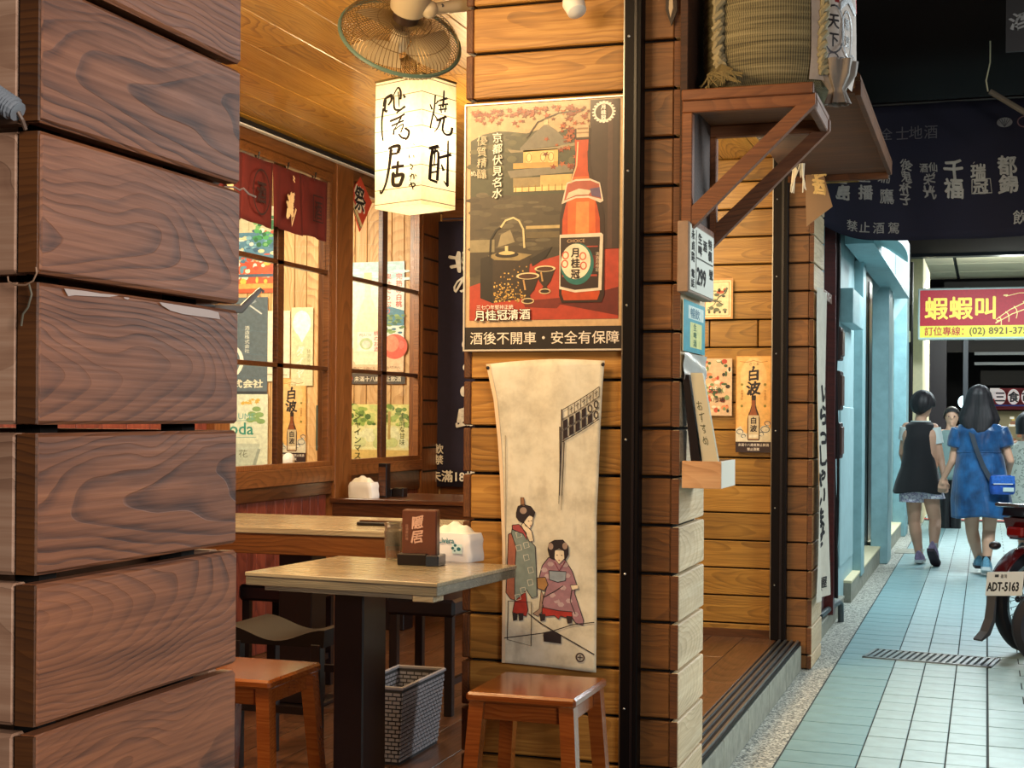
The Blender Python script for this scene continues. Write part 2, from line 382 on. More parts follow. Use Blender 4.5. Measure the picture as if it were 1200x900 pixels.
# ================================================================== STRUCTURE
def row_joints(z0, pitch, za, zb):
    k = math.floor((za - z0) / pitch); out = []
    while z0 + k * pitch < zb - .01:
        lo, hi = max(za, z0 + k * pitch), min(zb, z0 + (k + 1) * pitch)
        if hi - lo > .02: out.append((lo, hi))
        k += 1
    return out
def log_pillar(name, label, x0, x1, y0, y1, za, zb, j0, pitch, front, side, gap=.010, t=.026, hollow=False, ch=.004, split=None):
    r = thing(name, label, 'pillar', ((x0 + x1) / 2, (y0 + y1) / 2, za), 0, kind='structure')
    ox, oy = (x0 + x1) / 2, (y0 + y1) / 2; i = 0.03
    if hollow:
        for a, b in ((x0 + i, y0 + i), (x1 - i - .04, y0 + i + .03), (x1 - i - .04, y1 - i - .04)):
            obj('corner_post', MB().box((a - ox, b - oy, 0), (a + .03 - ox, b + .03 - oy, zb - za)), M['dark'], r)
    else:
        obj('core', MB().box((x0 + i - ox, y0 + i - oy, 0), (x1 - i - ox, y1 - i - oy, zb - za)), M['dark'], r)
    W_, D_ = x1 - x0, y1 - y0
    for lo, hi in row_joints(j0, pitch, za, zb):
        h = hi - lo - gap; z = (lo + hi) / 2 - za; j = lambda: random.uniform(-.0012, .0012)
        if split:
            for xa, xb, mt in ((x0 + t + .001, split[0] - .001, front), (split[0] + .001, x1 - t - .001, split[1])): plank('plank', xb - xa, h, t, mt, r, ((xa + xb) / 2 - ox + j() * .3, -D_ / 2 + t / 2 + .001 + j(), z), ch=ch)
        else: plank('plank', W_ - 2 * t - .002, h, t, front, r, (j(), -D_ / 2 + t / 2 + .001 + j(), z), ch=ch)
        plank('side_plank', D_ - .003, h, t, side, r, (W_ / 2 - t / 2 + j(), j() * .5, z), (0, 0, R(90)), ch=ch)
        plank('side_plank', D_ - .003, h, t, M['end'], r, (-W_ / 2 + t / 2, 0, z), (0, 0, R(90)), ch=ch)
        plank('plank', W_ - 2 * t - .002, h, t, front, r, (0, D_ / 2 - t / 2 - .001, z), ch=ch)
        # end of the side plank that shows as a darker strip at the front corner
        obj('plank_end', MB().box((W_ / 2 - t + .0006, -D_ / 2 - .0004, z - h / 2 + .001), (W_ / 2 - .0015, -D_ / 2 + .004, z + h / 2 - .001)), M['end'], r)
    return r
CX0, CX1, CY0, CY1 = -1.63, -.91, 4.47, 4.89
left_pillar = log_pillar('plank_pillar', 'near weathered brown pillar of stacked horizontal planks beside the dining room', -1.5, -.9, 1.228, 1.64, 0, 2.8, 1.353, .1515, M['left_front'], M['left'], gap=.0085, t=.024, hollow=True, ch=.004)
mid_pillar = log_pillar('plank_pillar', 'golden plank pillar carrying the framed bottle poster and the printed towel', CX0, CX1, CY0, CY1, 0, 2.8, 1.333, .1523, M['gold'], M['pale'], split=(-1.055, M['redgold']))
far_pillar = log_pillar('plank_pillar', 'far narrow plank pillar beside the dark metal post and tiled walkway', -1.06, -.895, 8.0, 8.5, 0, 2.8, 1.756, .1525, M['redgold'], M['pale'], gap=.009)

# entrance wall with posters
wall = thing('wall_back', 'amber plank wall of the raised entrance', 'wall', (-1.7, 8.02, .157), kind='structure')
obj('core', MB().box((-.7, .02, 0), (.66, .06, 2.64)), M['dark'], wall)
for i, (lo, hi) in enumerate(row_joints(1.756, .1525, .16, 2.8)):
    z = (lo + hi) / 2 - .157; h = hi - lo - .008
    if abs(lo - 1.756) < .01:
        xs = [-.7, .34, .56, .66]
        xs = [-.7, onY(831, 390, 8.0).x + 1.7, onY(888, 390, 8.0).x + 1.7, .66]
    else: xs = [-.7, .66]
    for a, b in zip(xs, xs[1:]): plank('plank', b - a - .006, h, .025, M['nook'], wall, ((a + b) / 2, 0, z))
obj('skirting', MB().box((-.7, -.03, 0), (.66, -.014, .045)), M['darkwood'], wall)
wr = thing('wall_side', 'plank return wall between entrance and dining room', 'wall', (-2.4, 8.5, .157), kind='structure')
for lo, hi in row_joints(1.756, .1525, .16, 2.8): plank('plank', 1.0, hi - lo - .008, .03, M['nook'], wr, (0, 0, (lo + hi) / 2 - .157), (0, 0, R(90)))

# window wall on the left of the dining room
WX = -3.47; ZR = [1.09, 1.62, 2.15, 2.68]
wl = thing('wall_left', 'timber partition with windows and red-brown wainscot', 'wall', (WX, 7, .157), kind='structure')
def yy(px): return onX(px, 500, WX).y
y283, y322, y328, y378, y383, y403, y443, y450, y490, y510 = [yy(p) for p in (283, 321, 328.5, 378, 383.5, 403, 444, 450, 489, 509.5)]
Y1L = y322 - (y378 - y328) - .02
def wbox(name, ya, yb, za, zb, mat, t0=-.03, t1=.03, parent=wl, long='Z', ch=.003):
    oy, oz = 7, .157
    L, h = (zb - za, yb - ya) if long == 'Z' else (yb - ya, zb - za)
    cy, cz = (ya + yb) / 2 - oy, (za + zb) / 2 - oz; cx = (t0 + t1) / 2
    if long == 'Z': return plank(name, L, h, t1 - t0, mat, parent, (cx, cy, cz), (R(90), R(-90), 0) if False else Matrix(((0, 1, 0), (0, 0, 1), (1, 0, 0))).to_euler(), ch)
    return plank(name, L, h, t1 - t0, mat, parent, (cx, cy, cz), (0, 0, R(90)), ch)
wbox('post', y383, y403, .157, 2.8, M['frame'], -.06, .05)
wbox('post', y490, y510 - .0, .157, 2.8, M['frame'], -.06, .03)
wbox('post', Y1L - .16, Y1L - .03, .157, 2.8, M['frame'], -.06, .05)
wbox('head_beam', 3.0, 9.0, 2.70, 2.80, M['frame'], -.05, .035, long='Y')
wbox('sill_rail', Y1L, y383, 1.0, 1.085, M['frame'], -.03, .045, long='Y')
wbox('apron_rail', Y1L, y383, .93, 1.0, M['darkwood'], -.02, .03, long='Y')
wbox('sill_rail', y403, y490, 1.02, 1.085, M['frame'], -.03, .04, long='Y')
wbox('apron_rail', y403, y490, .90, 1.02, M['darkwood'], -.02, .02, long='Y')
y = 3.0
while y < 9.0:
    zt = .93
    if not (y383 - .02 < y + .05 < y403): wbox('wainscot_board', y + .002, min(9, y + .098), .16, zt, M['reddark'], -.025, .005)
    y += .1
y = 3.0
while y < Y1L - .16:
    wbox('upper_board', y + .002, min(Y1L - .16, y + .178), .93, 2.70, M['reddark'], -.025, .005); y += .18
for px0, px1 in ((491, 509),):
    for k in range(11):
        z = 1.0 + k * .1525; a = wbox('joint_strip', y490 + .02, y510, z, z + .012, M['dark'], .028, .032, long='Y', ch=0)
def window(n, ya, yb, ym0, ym1, label):
    w = thing('window_%d' % n, label, 'window', (WX, (ya + yb) / 2, ZR[0]), kind='structure'); oy = (ya + yb) / 2; oz = ZR[0]
    def fr(nm, a, b, c, d, t=.016, mt=M['frame']):
        m = MB().box((-t, a - oy, c - oz), (t + .004, b - oy, d - oz), .002); return obj(nm, m, mt, w)
    fr('stile', ya, ya + .035, ZR[0] - .005, ZR[3]); fr('stile', yb - .035, yb, ZR[0] - .005, ZR[3])
    fr('rail', ya, yb, ZR[0] - .005, ZR[0] + .022, .018); fr('rail', ya, yb, ZR[3] - .03, ZR[3] + .02, .018)
    fr('muntin', ym0, ym1, ZR[0], ZR[3], .012, M['darkwood'])
    for z in ZR[1:3]: fr('muntin', ya, yb, z - .012, z + .012, .012, M['darkwood'])
    for a, b in ((ya + .035, ym0), (ym1, yb - .035)):
        for z0, z1 in zip(ZR, ZR[1:]):
            obj('pane', MB().box((-.002, a - oy, z0 + .012 - oz), (.002, b - oy, z1 - .012 - oz)), M['glass'], w)
    return w
window(1, Y1L, y383, y322, y328, 'left grid window under the red curtain, posters behind its panes')
window(2, y403, y490, y443, y450, 'right grid window with the peach bottle poster behind its panes')
# picture rail with pale wire along the top of the window wall
tr = thing('trim_1', 'dark rail with a pale strip along the ceiling edge', 'trim', (WX + .05, 6, 2.755), kind='structure')
obj('rail', MB().box((-.012, -3, .012), (.03, 3, .03)), M['dark'], tr); obj('pale_strip', MB().box((0, -3, 0), (.026, 3, .008)), M['white'], tr)

# wall behind: panelled with narrow vertical boards
wb = thing('wall_far', 'pale vertical pine boards seen through the windows', 'wall', (-4.9, 9.0, .157), kind='structure')
x = -6.5
while x < WX - .0:
    plank('board', 2.64, .086, .02, M['vert'], wb, (x + .045 + 4.9, .01, 1.32), Matrix(((0, 0, 1), (0, -1, 0), (1, 0, 0))).to_euler(), .003); x += .09
obj('backing', MB().box((-1.6, .02, 0), (1.43, .05, 2.64)), M['dark'], wb)
wb2 = thing('wall_end', 'dark plank end wall behind the hanging navy banner', 'wall', (-2.9, 9.02, .157), kind='structure')
for lo, hi in row_joints(1.756, .1525, .16, 2.8): plank('plank', 1.12, hi - lo - .008, .03, M['frame'], wb2, (0, 0, (lo + hi) / 2 - .157))
wo = thing('wall_outer', 'plain warm wall closing the back room', 'wall', (-6.5, 5, 0), kind='structure')
obj('plaster', MB().box((-.05, -4, 0), (0, 4.1, 2.8)), M['cream'], wo)
wfr = thing('wall_front', 'plank wall running left from the near pillar', 'wall', (-4, 1.25, 0), kind='structure')
for lo, hi in row_joints(1.353, .1515, .0, 2.8): plank('plank', 5.0, hi - lo - .0085, .024, M['left_front'], wfr, (0, 0, (lo + hi) / 2))

# ceiling
ce = thing('ceiling', 'varnished orange pine ceiling of long boards', 'ceiling', (-2.2, 5, 2.8), kind='structure')
x = -3.6; i = 0
while x < -.9:
    y = 1.3 - (i * .83 % 2.3)
    while y < 9.1:
        y2 = min(y + 2.4, 9.1); ya = max(y, 1.3)
        if y2 - ya > .1: plank('ceiling_board', y2 - ya - .003, .216, .02, M['ceil'], ce, (x + .11 + 2.2, (ya + y2) / 2 - 5, .01), Matrix(((0, 0, 1), (1, 0, 0), (0, 1, 0))).to_euler(), .002)
        y = y2
    x += .22; i += 1
obj('ceiling_slab', MB().box((-4.3, -3.8, .022), (1.3, 4.1, .08)), M['dark'], ce)
obj('back_room_ceiling', MB().box((-4.3, -3.8, 0), (-1.4, 4.1, .02)), M['vert'], ce)

# floors
fl = thing('floor', 'raised brown wooden floor of the dining room and entrance', 'floor', (-3.7, 5, 0), kind='structure')
obj('slab', MB().box((-2.8, -3.8, 0), (2.72, 4.15, .135)), M['concrete'], fl)
x = -3.6; i = 0
obj('under_floor', MB().box((-2.8, -3.8, .135), (.1, 4.15, .157)), M['floorwood'], fl)
while x < -1.09:
    y = 1.3 - (i * .7 % 1.2)
    while y < 9.1:
        y2 = min(y + 1.2, 9.1); ya = max(y, 1.3)
        if y2 - ya > .05: plank('floorboard', y2 - ya - .003, .176, .022, M['floorwood'], fl, (x + .09 + 3.7, (ya + y2) / 2 - 5, .146), Matrix(((0, 0, 1), (1, 0, 0), (0, 1, 0))).to_euler(), .001)
        y = y2
    x += .18; i += 1
# shutter track at the edge of the step
trk = thing('trim_2', 'worn metal shutter track along the step edge', 'trim', (-1.02, 6.42, .135), kind='structure')
obj('track_plate', MB().box((-.075, -1.5, 0), (.07, 1.56, .018)), M['maroon'], trk)
for k in range(4): obj('rail', MB().box((-.045 + k * .032, -1.5, .018), (-.034 + k * .032, 1.54, .028)), M['steel'], trk)
obj('track_plate', MB().box((-.075, -5.1, 0), (.07, -1.5, .024)), M['maroon'], trk)
for k in range(5): obj('step_slab', MB().box((.06, -1.5 + k * .61, -.134), (.075, -.9 + k * .61, -.002), .002), M['concrete'], trk)

# dark shutter posts
for (xa, xb, Y, zb, label) in ((-1.083, -1.028, CY0, 2.8, 'dark maroon metal post in front of the poster pillar'), (-1.11, -1.03, 8.0, 2.8, 'dark metal post against the amber entrance wall')):
    p = thing('shutter_post', label, 'post', ((xa + xb) / 2, Y - .03, .157), kind='structure'); w = (xb - xa) / 2
    obj('channel', MB().box((-w, -.025, 0), (w, .028, zb - .157), .003), M['maroon'], p)
    obj('flange', MB().box((-w - .008, -.005, 0), (-w, .028, zb - .157)), M['steel'], p)
    obj('groove', MB().box((w * .15, -.028, 0), (w * .45, -.0249, zb - .157)), M['black'], p)
    for k in range(6): obj('screw', MB().lathe([(.004, 0), (.004, .002), (.001, .0035)], 8, Matrix.Translation((-w * .5, -.025, .3 + k * .42)) @ Matrix.Rotation(R(90), 4, 'X')), M['steel'], p)

# ================================================================== STREET
gd = thing('ground', 'grout bed under the tiled walkway', 'ground', (0, 10, 0), kind='structure')
obj('bed', MB().box((-7, -14, -.1), (6, 22, -.004)), M['grout'], gd)
def pebble():
    k = N('exposed_pebble_concrete'); tc = k.n('ShaderNodeTexCoord').outputs['Object']
    v = k.n('ShaderNodeTexVoronoi'); v.inputs['Scale'].default_value = 110; k.l(tc, v.inputs['Vector'])
    s = k.n('ShaderNodeSeparateColor'); k.l(v.outputs['Color'], s.inputs[0])
    k.l(k.ramp(s.outputs[0], [(0, srgb('#4a4e4a')), (.45, srgb('#8b8d84')), (1, srgb('#c9c8bb'))]), k.b.inputs['Base Color']); set_rough(k.b, .7)
    k.bump(v.outputs['Distance'], .6, .004); return k.m
M['pebble'] = pebble()
pb = thing('pavement', 'walkway of long grey-green tiles beside a strip of pebble concrete', 'pavement', (0, 10, 0), kind='structure')
obj('pebble_strip', MB().box((-1.0, -9, -.02), (-.79, 11, -.001)), M['pebble'], pb)
skew = math.tan(R(-3.5))
def tile_mesh(w, d, mat, key={}):
    k = (w, d, mat.name)
    if k not in key:
        mb = MB().box((-w / 2, -d / 2, -.012), (w / 2, d / 2, .0), .0015); mb.v = [(a, b + a * skew, c) for a, b, c in mb.v]; key[k] = mb.mesh('tile', mat)
    return key[k]
colsT = [(-.785, -.479, 'tileteal'), (-.479, -.314, 'tile'), (-.314, -.147, 'tile'), (-.147, .012, 'tile')]
far_t = MB(); mats_far = [M['tile'], M['tileteal']]
rows = int((20.3 - 2) / .2)
for i in range(rows):
    y = 2.0 + i * .2
    for (a, b, m) in colsT:
        g = .003; w = b - a - 2 * g; cx = (a + b) / 2; yc = y + cx * skew
        if 5.2 < y < 12.5: put('tile', tile_mesh(round(w, 3), .192, M[m]), pb, (cx, yc + .1 - 10, random.uniform(-.0008, .0008)))
        else:
            far_t.k = mats_far.index(M[m]); far_t.box((a + g, y + .003 - 10 + cx * skew, -.012), (b - g, y + .197 - 10 + cx * skew, 0))
    for c in range(4):
        a = .016 + c * .33 - (.165 if i % 2 else 0); b = a + .33; a = max(a, .016)
        if 5.2 < y < 10.5 and c < 2 and b - a > .1: put('tile', tile_mesh(round(b - a - .006, 3), .192, M['tile']), pb, ((a + b) / 2, y + .1 - 10, random.uniform(-.0008, .0008)))
        elif b - a > .05: far_t.k = 0; far_t.box((a + .003, y + .003 - 10, -.012), (b - .003, y + .197 - 10, 0))
    far_t.k = 0; far_t.box((1.34, y + .003 - 10, -.012), (6, y + .197 - 10, 0))
tag(obj('distant_tiles', far_t, mats_far, pb), kind='stuff')
# drain grate
gr = thing('drain_grate', 'steel drain grate set crosswise in the tiles', 'grate', (-.29, 8.62, 0), R(-9), kind='structure')
obj('pit', MB().box((-.35, -.16, -.003), (.35, .16, .001)), M['grout'], gr)
fr = MB(); fr.box((-.355, -.165, 0), (.355, -.145, .008)); fr.box((-.355, .145, 0), (.355, .165, .008)); fr.box((-.355, -.165, 0), (-.335, .165, .008)); fr.box((.335, -.165, 0), (.355, .165, .008))
obj('grate_frame', fr, M['steel'], gr)
bm_ = MB().box((-.011, -.145, .001), (.011, .145, .007), .001).mesh('grate_bar', M['steel'])
for k in range(18): put('grate_bar', bm_, gr, (-.315 + k * .037, 0, 0))
a = Art(60, 12, .14, .028); a.text('165203', 4, 11, 12, '#3a4446', 1); put('lettering', a.mesh('lettering', M['inkmatt']), gr, (-.07, .0, .0085), (R(-90), 0, 0))
# small mat / manhole by the teal column, red line
mh = thing('manhole_cover', 'small dark square cover on the ground near the walkers', 'cover', tuple(onZ(1066, 646, .0)), kind='structure')
obj('cover_plate', MB().box((-.14, -.28, 0), (.14, .28, .004), .001), M['concrete'], mh)
rl = thing('trim_3', 'red painted line across the end of the walkway', 'line', (-.1, 20.6, 0), kind='structure')
obj('paint', MB().box((-.9, -.05, 0), (1.6, .05, .006)), plain('red_line_paint', '#c8433c', .5), rl)
road = thing('road', 'pale crossing lane beyond the red line', 'road', (0, 25, 0), kind='structure')
obj('asphalt', MB().box((-7, -4.35, -.05), (6, 6, -.001)), plain('pale_asphalt', '#8fa3a2', .6, noise=.1), road)
# concrete steps in front of the teal doors
for i, (ya, yb, h, xe, lab) in enumerate(((8.52, 10.6, .10, -.955, 'low pale step in front of the dark red door'), (11.0, 14.1, .165, -.94, 'long pale step between the teal panel and column'), (14.5, 17.5, .165, -.93, 'pale step behind the teal column'))):
    st = thing('door_step', lab, 'step', (-1.1, (ya + yb) / 2, 0), kind='structure'); L = (yb - ya) / 2
    obj('tread', MB().box((-.5, -L, h - .02), (1.1 + xe, L, h), .003), M['cream'] if i else M['concrete'], st)
    obj('riser', MB().box((-.5, -L + .004, 0), (1.095 + xe, L - .004, h - .02)), M['concrete'], st)
# dark red door with transom beyond the far pillar
d = thing('door_1', 'dark red wooden door frame behind the hanging white cloth', 'door', (-1.0, 9.1, .1), kind='structure')
redw = wood('dark_red_door_wood', *S('#2a0808', '#4c1210', '#5e1c16'), rings=30, rough=.35)
obj('door_leaf', MB().box((-.03, -.55, 0), (0.02, .42, 2.0), .002), redw, d)
obj('jamb', MB().box((-.04, .42, 0), (.07, .52, 2.9), .002), redw, d); obj('jamb', MB().box((-.04, -.6, 0), (.05, -.54, 2.9), .002), M['black'], d)
obj('transom_rail', MB().box((-.04, -.6, 2.0), (.05, .52, 2.06), .002), M['bracket'], d)
for a, b in ((-.54, -.1), (-.06, .42)): obj('pane', MB().box((-.005, a, 2.06), (.0, b, 2.75)), plain('frosted_pane', '#b9d8de', .4), d)
obj('glazing_bar', MB().box((-.02, -.1, 2.06), (.02, -.06, 2.75)), M['black'], d)
obj('door_groove', MB().box((.02, -.1, .1), (.024, -.07, 1.9)), M['black'], d); 
# teal metal panels and columns
tp = thing('wall_right', 'teal metal panelled shop front beside the walkway', 'wall', (-1.0, 11.2, 0), kind='structure')
obj('panel_sheet', MB().box((-.05, -1.4, 0), (0, .95, 3.3)), M['teal2'], tp)
obj('door_panel', MB().box((0, -.62, .3), (.012, .45, 1.45), .004), M['teal2'], tp)
obj('pilaster', MB().box((0, .55, .12), (.07, .82, 2.62), .004), M['teal'], tp)
obj('upper_box', MB().box((0, -.6, 2.05), (.09, .3, 2.3), .004), M['teal'], tp)
obj('wall_behind', MB().box((-.15, .95, 0), (-.1, 9, 3.3)), M['teal2'], tp)
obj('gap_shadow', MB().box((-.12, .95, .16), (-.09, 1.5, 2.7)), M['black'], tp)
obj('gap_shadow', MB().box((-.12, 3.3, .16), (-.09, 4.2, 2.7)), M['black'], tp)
for i, (ya, x0, x1, lab) in enumerate(((14.05, -1.03, -.875, 'nearer teal column standing by the walkway'), (17.4, -1.03, -.885, 'farther teal column past the steps'))):
    c = thing('teal_column', lab, 'column', ((x0 + x1) / 2, ya + .2, 0), kind='structure'); w = (x1 - x0) / 2
    obj('shaft', MB().box((-w, -.2, 0), (w, .35, 2.85), .006), M['teal'], c)
    obj('cap', MB().prism([(-w, 2.6), (-w, 2.5), (w, 2.72), (w, 2.8), (-w, 2.8)], -.21, -.2), M['teal2'], c)
sb = thing('shutter_box', 'pale teal box over the doors, running along the walkway', 'box', (-.86, 13.0, 2.6), kind='structure')
obj('fascia', MB().box((.09, -2.5, .02), (.1, 2.4, .55), .002), M['teal2'], sb); obj('underside', MB().box((-.1, -2.5, 0), (.1, 2.4, .02)), M['teal'], sb)
obj('end_cap', MB().box((-.1, -2.52, 0), (.1, -2.5, .55)), M['teal'], sb); obj('seam', MB().box((.1, -.02, .02), (.103, .02, .55)), M['teal'], sb)
# meter boxes and cable bundle between the red door and the panels
for k, (z, h) in enumerate(((1.75, .22), (1.42, .26), (1.1, .24))):
    mbx = thing('meter_box', ['upper brown meter box on the cable run', 'middle brown meter box on the cable run', 'lower brown meter box on the cable run'][k], 'meter box', (-.96, 9.8, z), group=None)
    obj('housing', MB().box((-.04, -.1, 0), (.05, .1, h), .008), plain('brown_box%d' % k, '#3a2520', .5), mbx); obj('cover', MB().box((.05, -.08, .03), (.06, .08, h - .03), .004), plain('brown_cover%d' % k, '#6b5148', .4), mbx)
cb = thing('cable_bundle', 'bundle of black cables running down beside the red door', 'cables', (-.95, 9.60, 0))
for k in range(6):
    ph = random.random() * 6; obj('cable', MB().tube([(.012 * (k % 3) + .012 * math.sin(z * 3 + ph), .02 * (k // 3) + .015 * math.cos(z * 2.4 + ph), z) for z in [2.75 - .15 * j for j in range(18)]], .009, 6), M['black'], cb, smooth=True)
dp = thing('drain_pipe', 'bent grey pipe at the foot of the dark red door', 'pipe', (-.93, 9.95, 0)); 
obj('pipe', MB().tube([(-.05, -.75, .13), (-.02, -.3, .14), (0, -.06, .14), (.01, -.01, .12), (.01, 0, .06), (.01, 0, .0)], .02, 10), plain('grey_pipe', '#3f4a4c', .4), dp, smooth=True)
# arcade ceiling, far beam, crossing ceiling
ac = thing('ceiling_arcade', 'dark underside of the arcade roof', 'ceiling', (1.5, 9, 3.45), kind='structure')
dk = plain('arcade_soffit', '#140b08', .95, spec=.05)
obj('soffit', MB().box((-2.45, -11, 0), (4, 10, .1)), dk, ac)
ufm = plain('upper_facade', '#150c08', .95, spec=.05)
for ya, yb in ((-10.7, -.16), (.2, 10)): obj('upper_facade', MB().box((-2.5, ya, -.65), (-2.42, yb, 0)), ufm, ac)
fb = thing('beam', 'dark blue-black beam across the end of the arcade', 'beam', (1, 19.3, 3.45), kind='structure')
obj('beam_face', MB().box((-2.2, -.1, -.02), (5, .1, .6)), plain('blue_black_beam', '#151f2a', .5), fb); obj('beam_lip', MB().box((-2.2, -.2, .1), (5, -.1, .16)), plain('beam_lip', '#27394a', .4), fb)
cc = thing('ceiling_crossing', 'cream tile ceiling beyond the arcade beam', 'ceiling', (1, 23, 3.78), kind='structure')
obj('void', MB().box((-4, -3.4, .03), (5, 3.2, .1)), M['grout'], cc)
pan = plain('cream_ceiling_panel', '#dcd6bc', .7)
for i in range(5):
    for j in range(5): obj('ceiling_panel', MB().box((-2.6 + i * 1.15, -3.3 + j * 1.3, 0), (-2.6 + i * 1.15 + 1.1, -3.3 + j * 1.3 + 1.25, .02), .004), pan, cc)
lf = thing('ceiling_light', 'lit fluorescent fitting on the cream ceiling', 'light', (.33, 21.8, 3.72))
obj('housing', MB().box((-.45, -.2, .02), (.45, .2, .055)), M['white'], lf); obj('tube', MB().box((-.42, -.12, 0), (.42, .12, .02)), plain('lit_tube', '#f4ffff', .5, emis=4), lf)
# cream wall and pipe at the corner
cw = thing('wall_corner', 'cream corner wall past the teal columns', 'wall', (-1.3, 19.6, 0), kind='structure')
obj('plaster', MB().box((-1.5, -.2, 0), (.33, .3, 3.5)), M['cream'], cw); obj('return', MB().box((.33, .1, 0), (.5, 2.5, 3.5)), M['cream'], cw)
obj('pipe', MB().tube([(.36, -.1, 0), (.36, -.1, 3.4)], .03, 8), M['black'], cw); obj('ledge', MB().box((.05, -.28, 2.35), (.36, -.2, 2.5), .01), M['cream'], cw)
# dark shop opposite
sh = thing('shop_front', 'dark open shop beyond the crossing with grey roller bars', 'shop', (.3, 25.8, 0), kind='structure')
obj('dark_wall', MB().box((-4, 2.5, 0), (5, 2.6, 4)), M['dark'], sh); obj('side_post', MB().box((-1.25, -.1, 0), (-.95, .1, 3.6)), plain('dark_post', '#221c26', .4), sh)
obj('post', MB().box((-.68, -.1, 0), (-.6, .1, 3.6)), plain('blue_post', '#3c4656', .4), sh)
for z in (2.93, 2.7, 2.45, 2.28): obj('roller_bar', MB().box((-.5, -.05, z), (4, .02, z + .05)), plain('grey_bar%d' % int(z * 100), '#6d7074', .5), sh)
obj('header', MB().box((-1, 0, 2.5), (4, .1, 3.7)), plain('shop_header', '#2b2726', .8), sh); obj('hanging_frill', MB().box((-.4, .3, 1.95), (4, .34, 2.2)), plain('dark_frill', '#1c1714', .9), sh)
obj('counter', MB().box((-.2, .6, .0), (4, 1.2, .95), .01), plain('counter_panel', '#4a4038', .5), sh)
obj('goods_shelf', MB().box((.55, 1.2, 1.0), (4, 1.6, 1.05)), M['cream'], sh)
# ================================================================== FURNITURE
FZ = .157
def make_stool(name, label, x, y, group=None):
    r = thing(name, label, 'stool', (x, y, FZ), 0, group)
    obj('seat', MB().box((-.157, -.17, .425), (.157, .17, .452), .007), M['stool'], r, smooth=False)
    for s in (-1, 1):
        obj('apron', MB().box((-.125, s * .135 - .009, .375), (.125, s * .135 + .009, .425), .002), M['stool'], r)
        obj('apron', MB().box((s * .122 - .009, -.13, .375), (s * .122 + .009, .13, .425), .002), M['stool'], r)
    for sx in (-1, 1):
        for sy in (-1, 1):
            m = MB(); w = .021
            tx, ty, bx, by = sx * .128, sy * .14, sx * .158, sy * .17
            vs = [(tx + a * w, ty + b * w, .427) for a, b in ((-1, -1), (1, -1), (1, 1), (-1, 1))] + [(bx + a * w * .9, by + b * w * .9, 0) for a, b in ((-1, -1), (1, -1), (1, 1), (-1, 1))]
            m.add(vs, [(0, 1, 2, 3), (7, 6, 5, 4)] + [(i, i + 4, (i + 1) % 4 + 4, (i + 1) % 4) for i in range(4)])
            obj('leg', m, M['stool'], r)
    for s in (-1, 1): obj('stretcher', MB().box((-.13, s * .158 - .008, .06), (.13, s * .158 + .008, .09), .002), M['stool'], r)
    return r
make_stool('wooden_stool', 'varnished wooden stool standing before the towel pillar', -1.2, 3.925)
make_stool('wooden_stool', 'varnished wooden stool beside the black table leg', -2.09, 3.88)

# front table
t = thing('dining_table', 'square table with worn pale top on a black post, nearest the viewer', 'table', (-1.72, 4.03, FZ), R(-5.5))
obj('tabletop', MB().box((-.315, -.27, .738), (.315, .28, .75), .002), M['tabletop'], t)
obj('top_edge', MB().box((-.313, -.268, .712), (.313, .278, .738), .002), M['tableedge'], t)
obj('edge_lining', MB().box((-.25, -.262, .700), (.24, .27, .712)), M['tableedge'], t)
obj('corner_block', MB().box((.235, -.266, .694), (.30, -.2, .712), .002), M['tabletop'], t)
obj('leg', MB().box((-.085, -.15, .02), (.015, -.01, .70), .004), plain('black_leg', '#0f0a10', .3, coat=.2), t)
obj('base_plate', MB().box((-.13, -.18, 0), (.06, .04, .02), .004), M['black'], t)
# long table and far table
t = thing('dining_table', 'long table with bright reflecting top behind the square table', 'table', (-2.5, 5.66, FZ))
obj('tabletop', MB().box((-.90, -.36, .725), (.66, .36, .75), .003), M['tabletop'], t)
obj('apron', MB().box((-.89, -.345, .64), (.655, -.32, .725), .003), M['frame'], t)
obj('apron', MB().box((.63, -.32, .64), (.655, .34, .725), .003), M['frame'], t)
for x in (-.20, -.74): obj('leg', MB().box((x - .075, -.26, .02), (x + .075, -.12, .725), .004), M['black'], t)
for x in (-.20, -.74): obj('base_plate', MB().box((x - .1, -.3, 0), (x + .1, -.02, .02), .004), M['black'], t)
t = thing('dining_table', 'far brown table set against the window wall', 'table', (-2.72, 7.62, FZ))
obj('tabletop', MB().box((-.72, -.33, .725), (.62, .33, .75), .003), M['darkwood'], t)
obj('apron', MB().box((-.71, -.315, .64), (.61, -.29, .725), .003), M['darkwood'], t)
for x in (-.45, .4): obj('leg', MB().box((x - .07, -.07, 0), (x + .07, .07, .725), .004), M['black'], t)

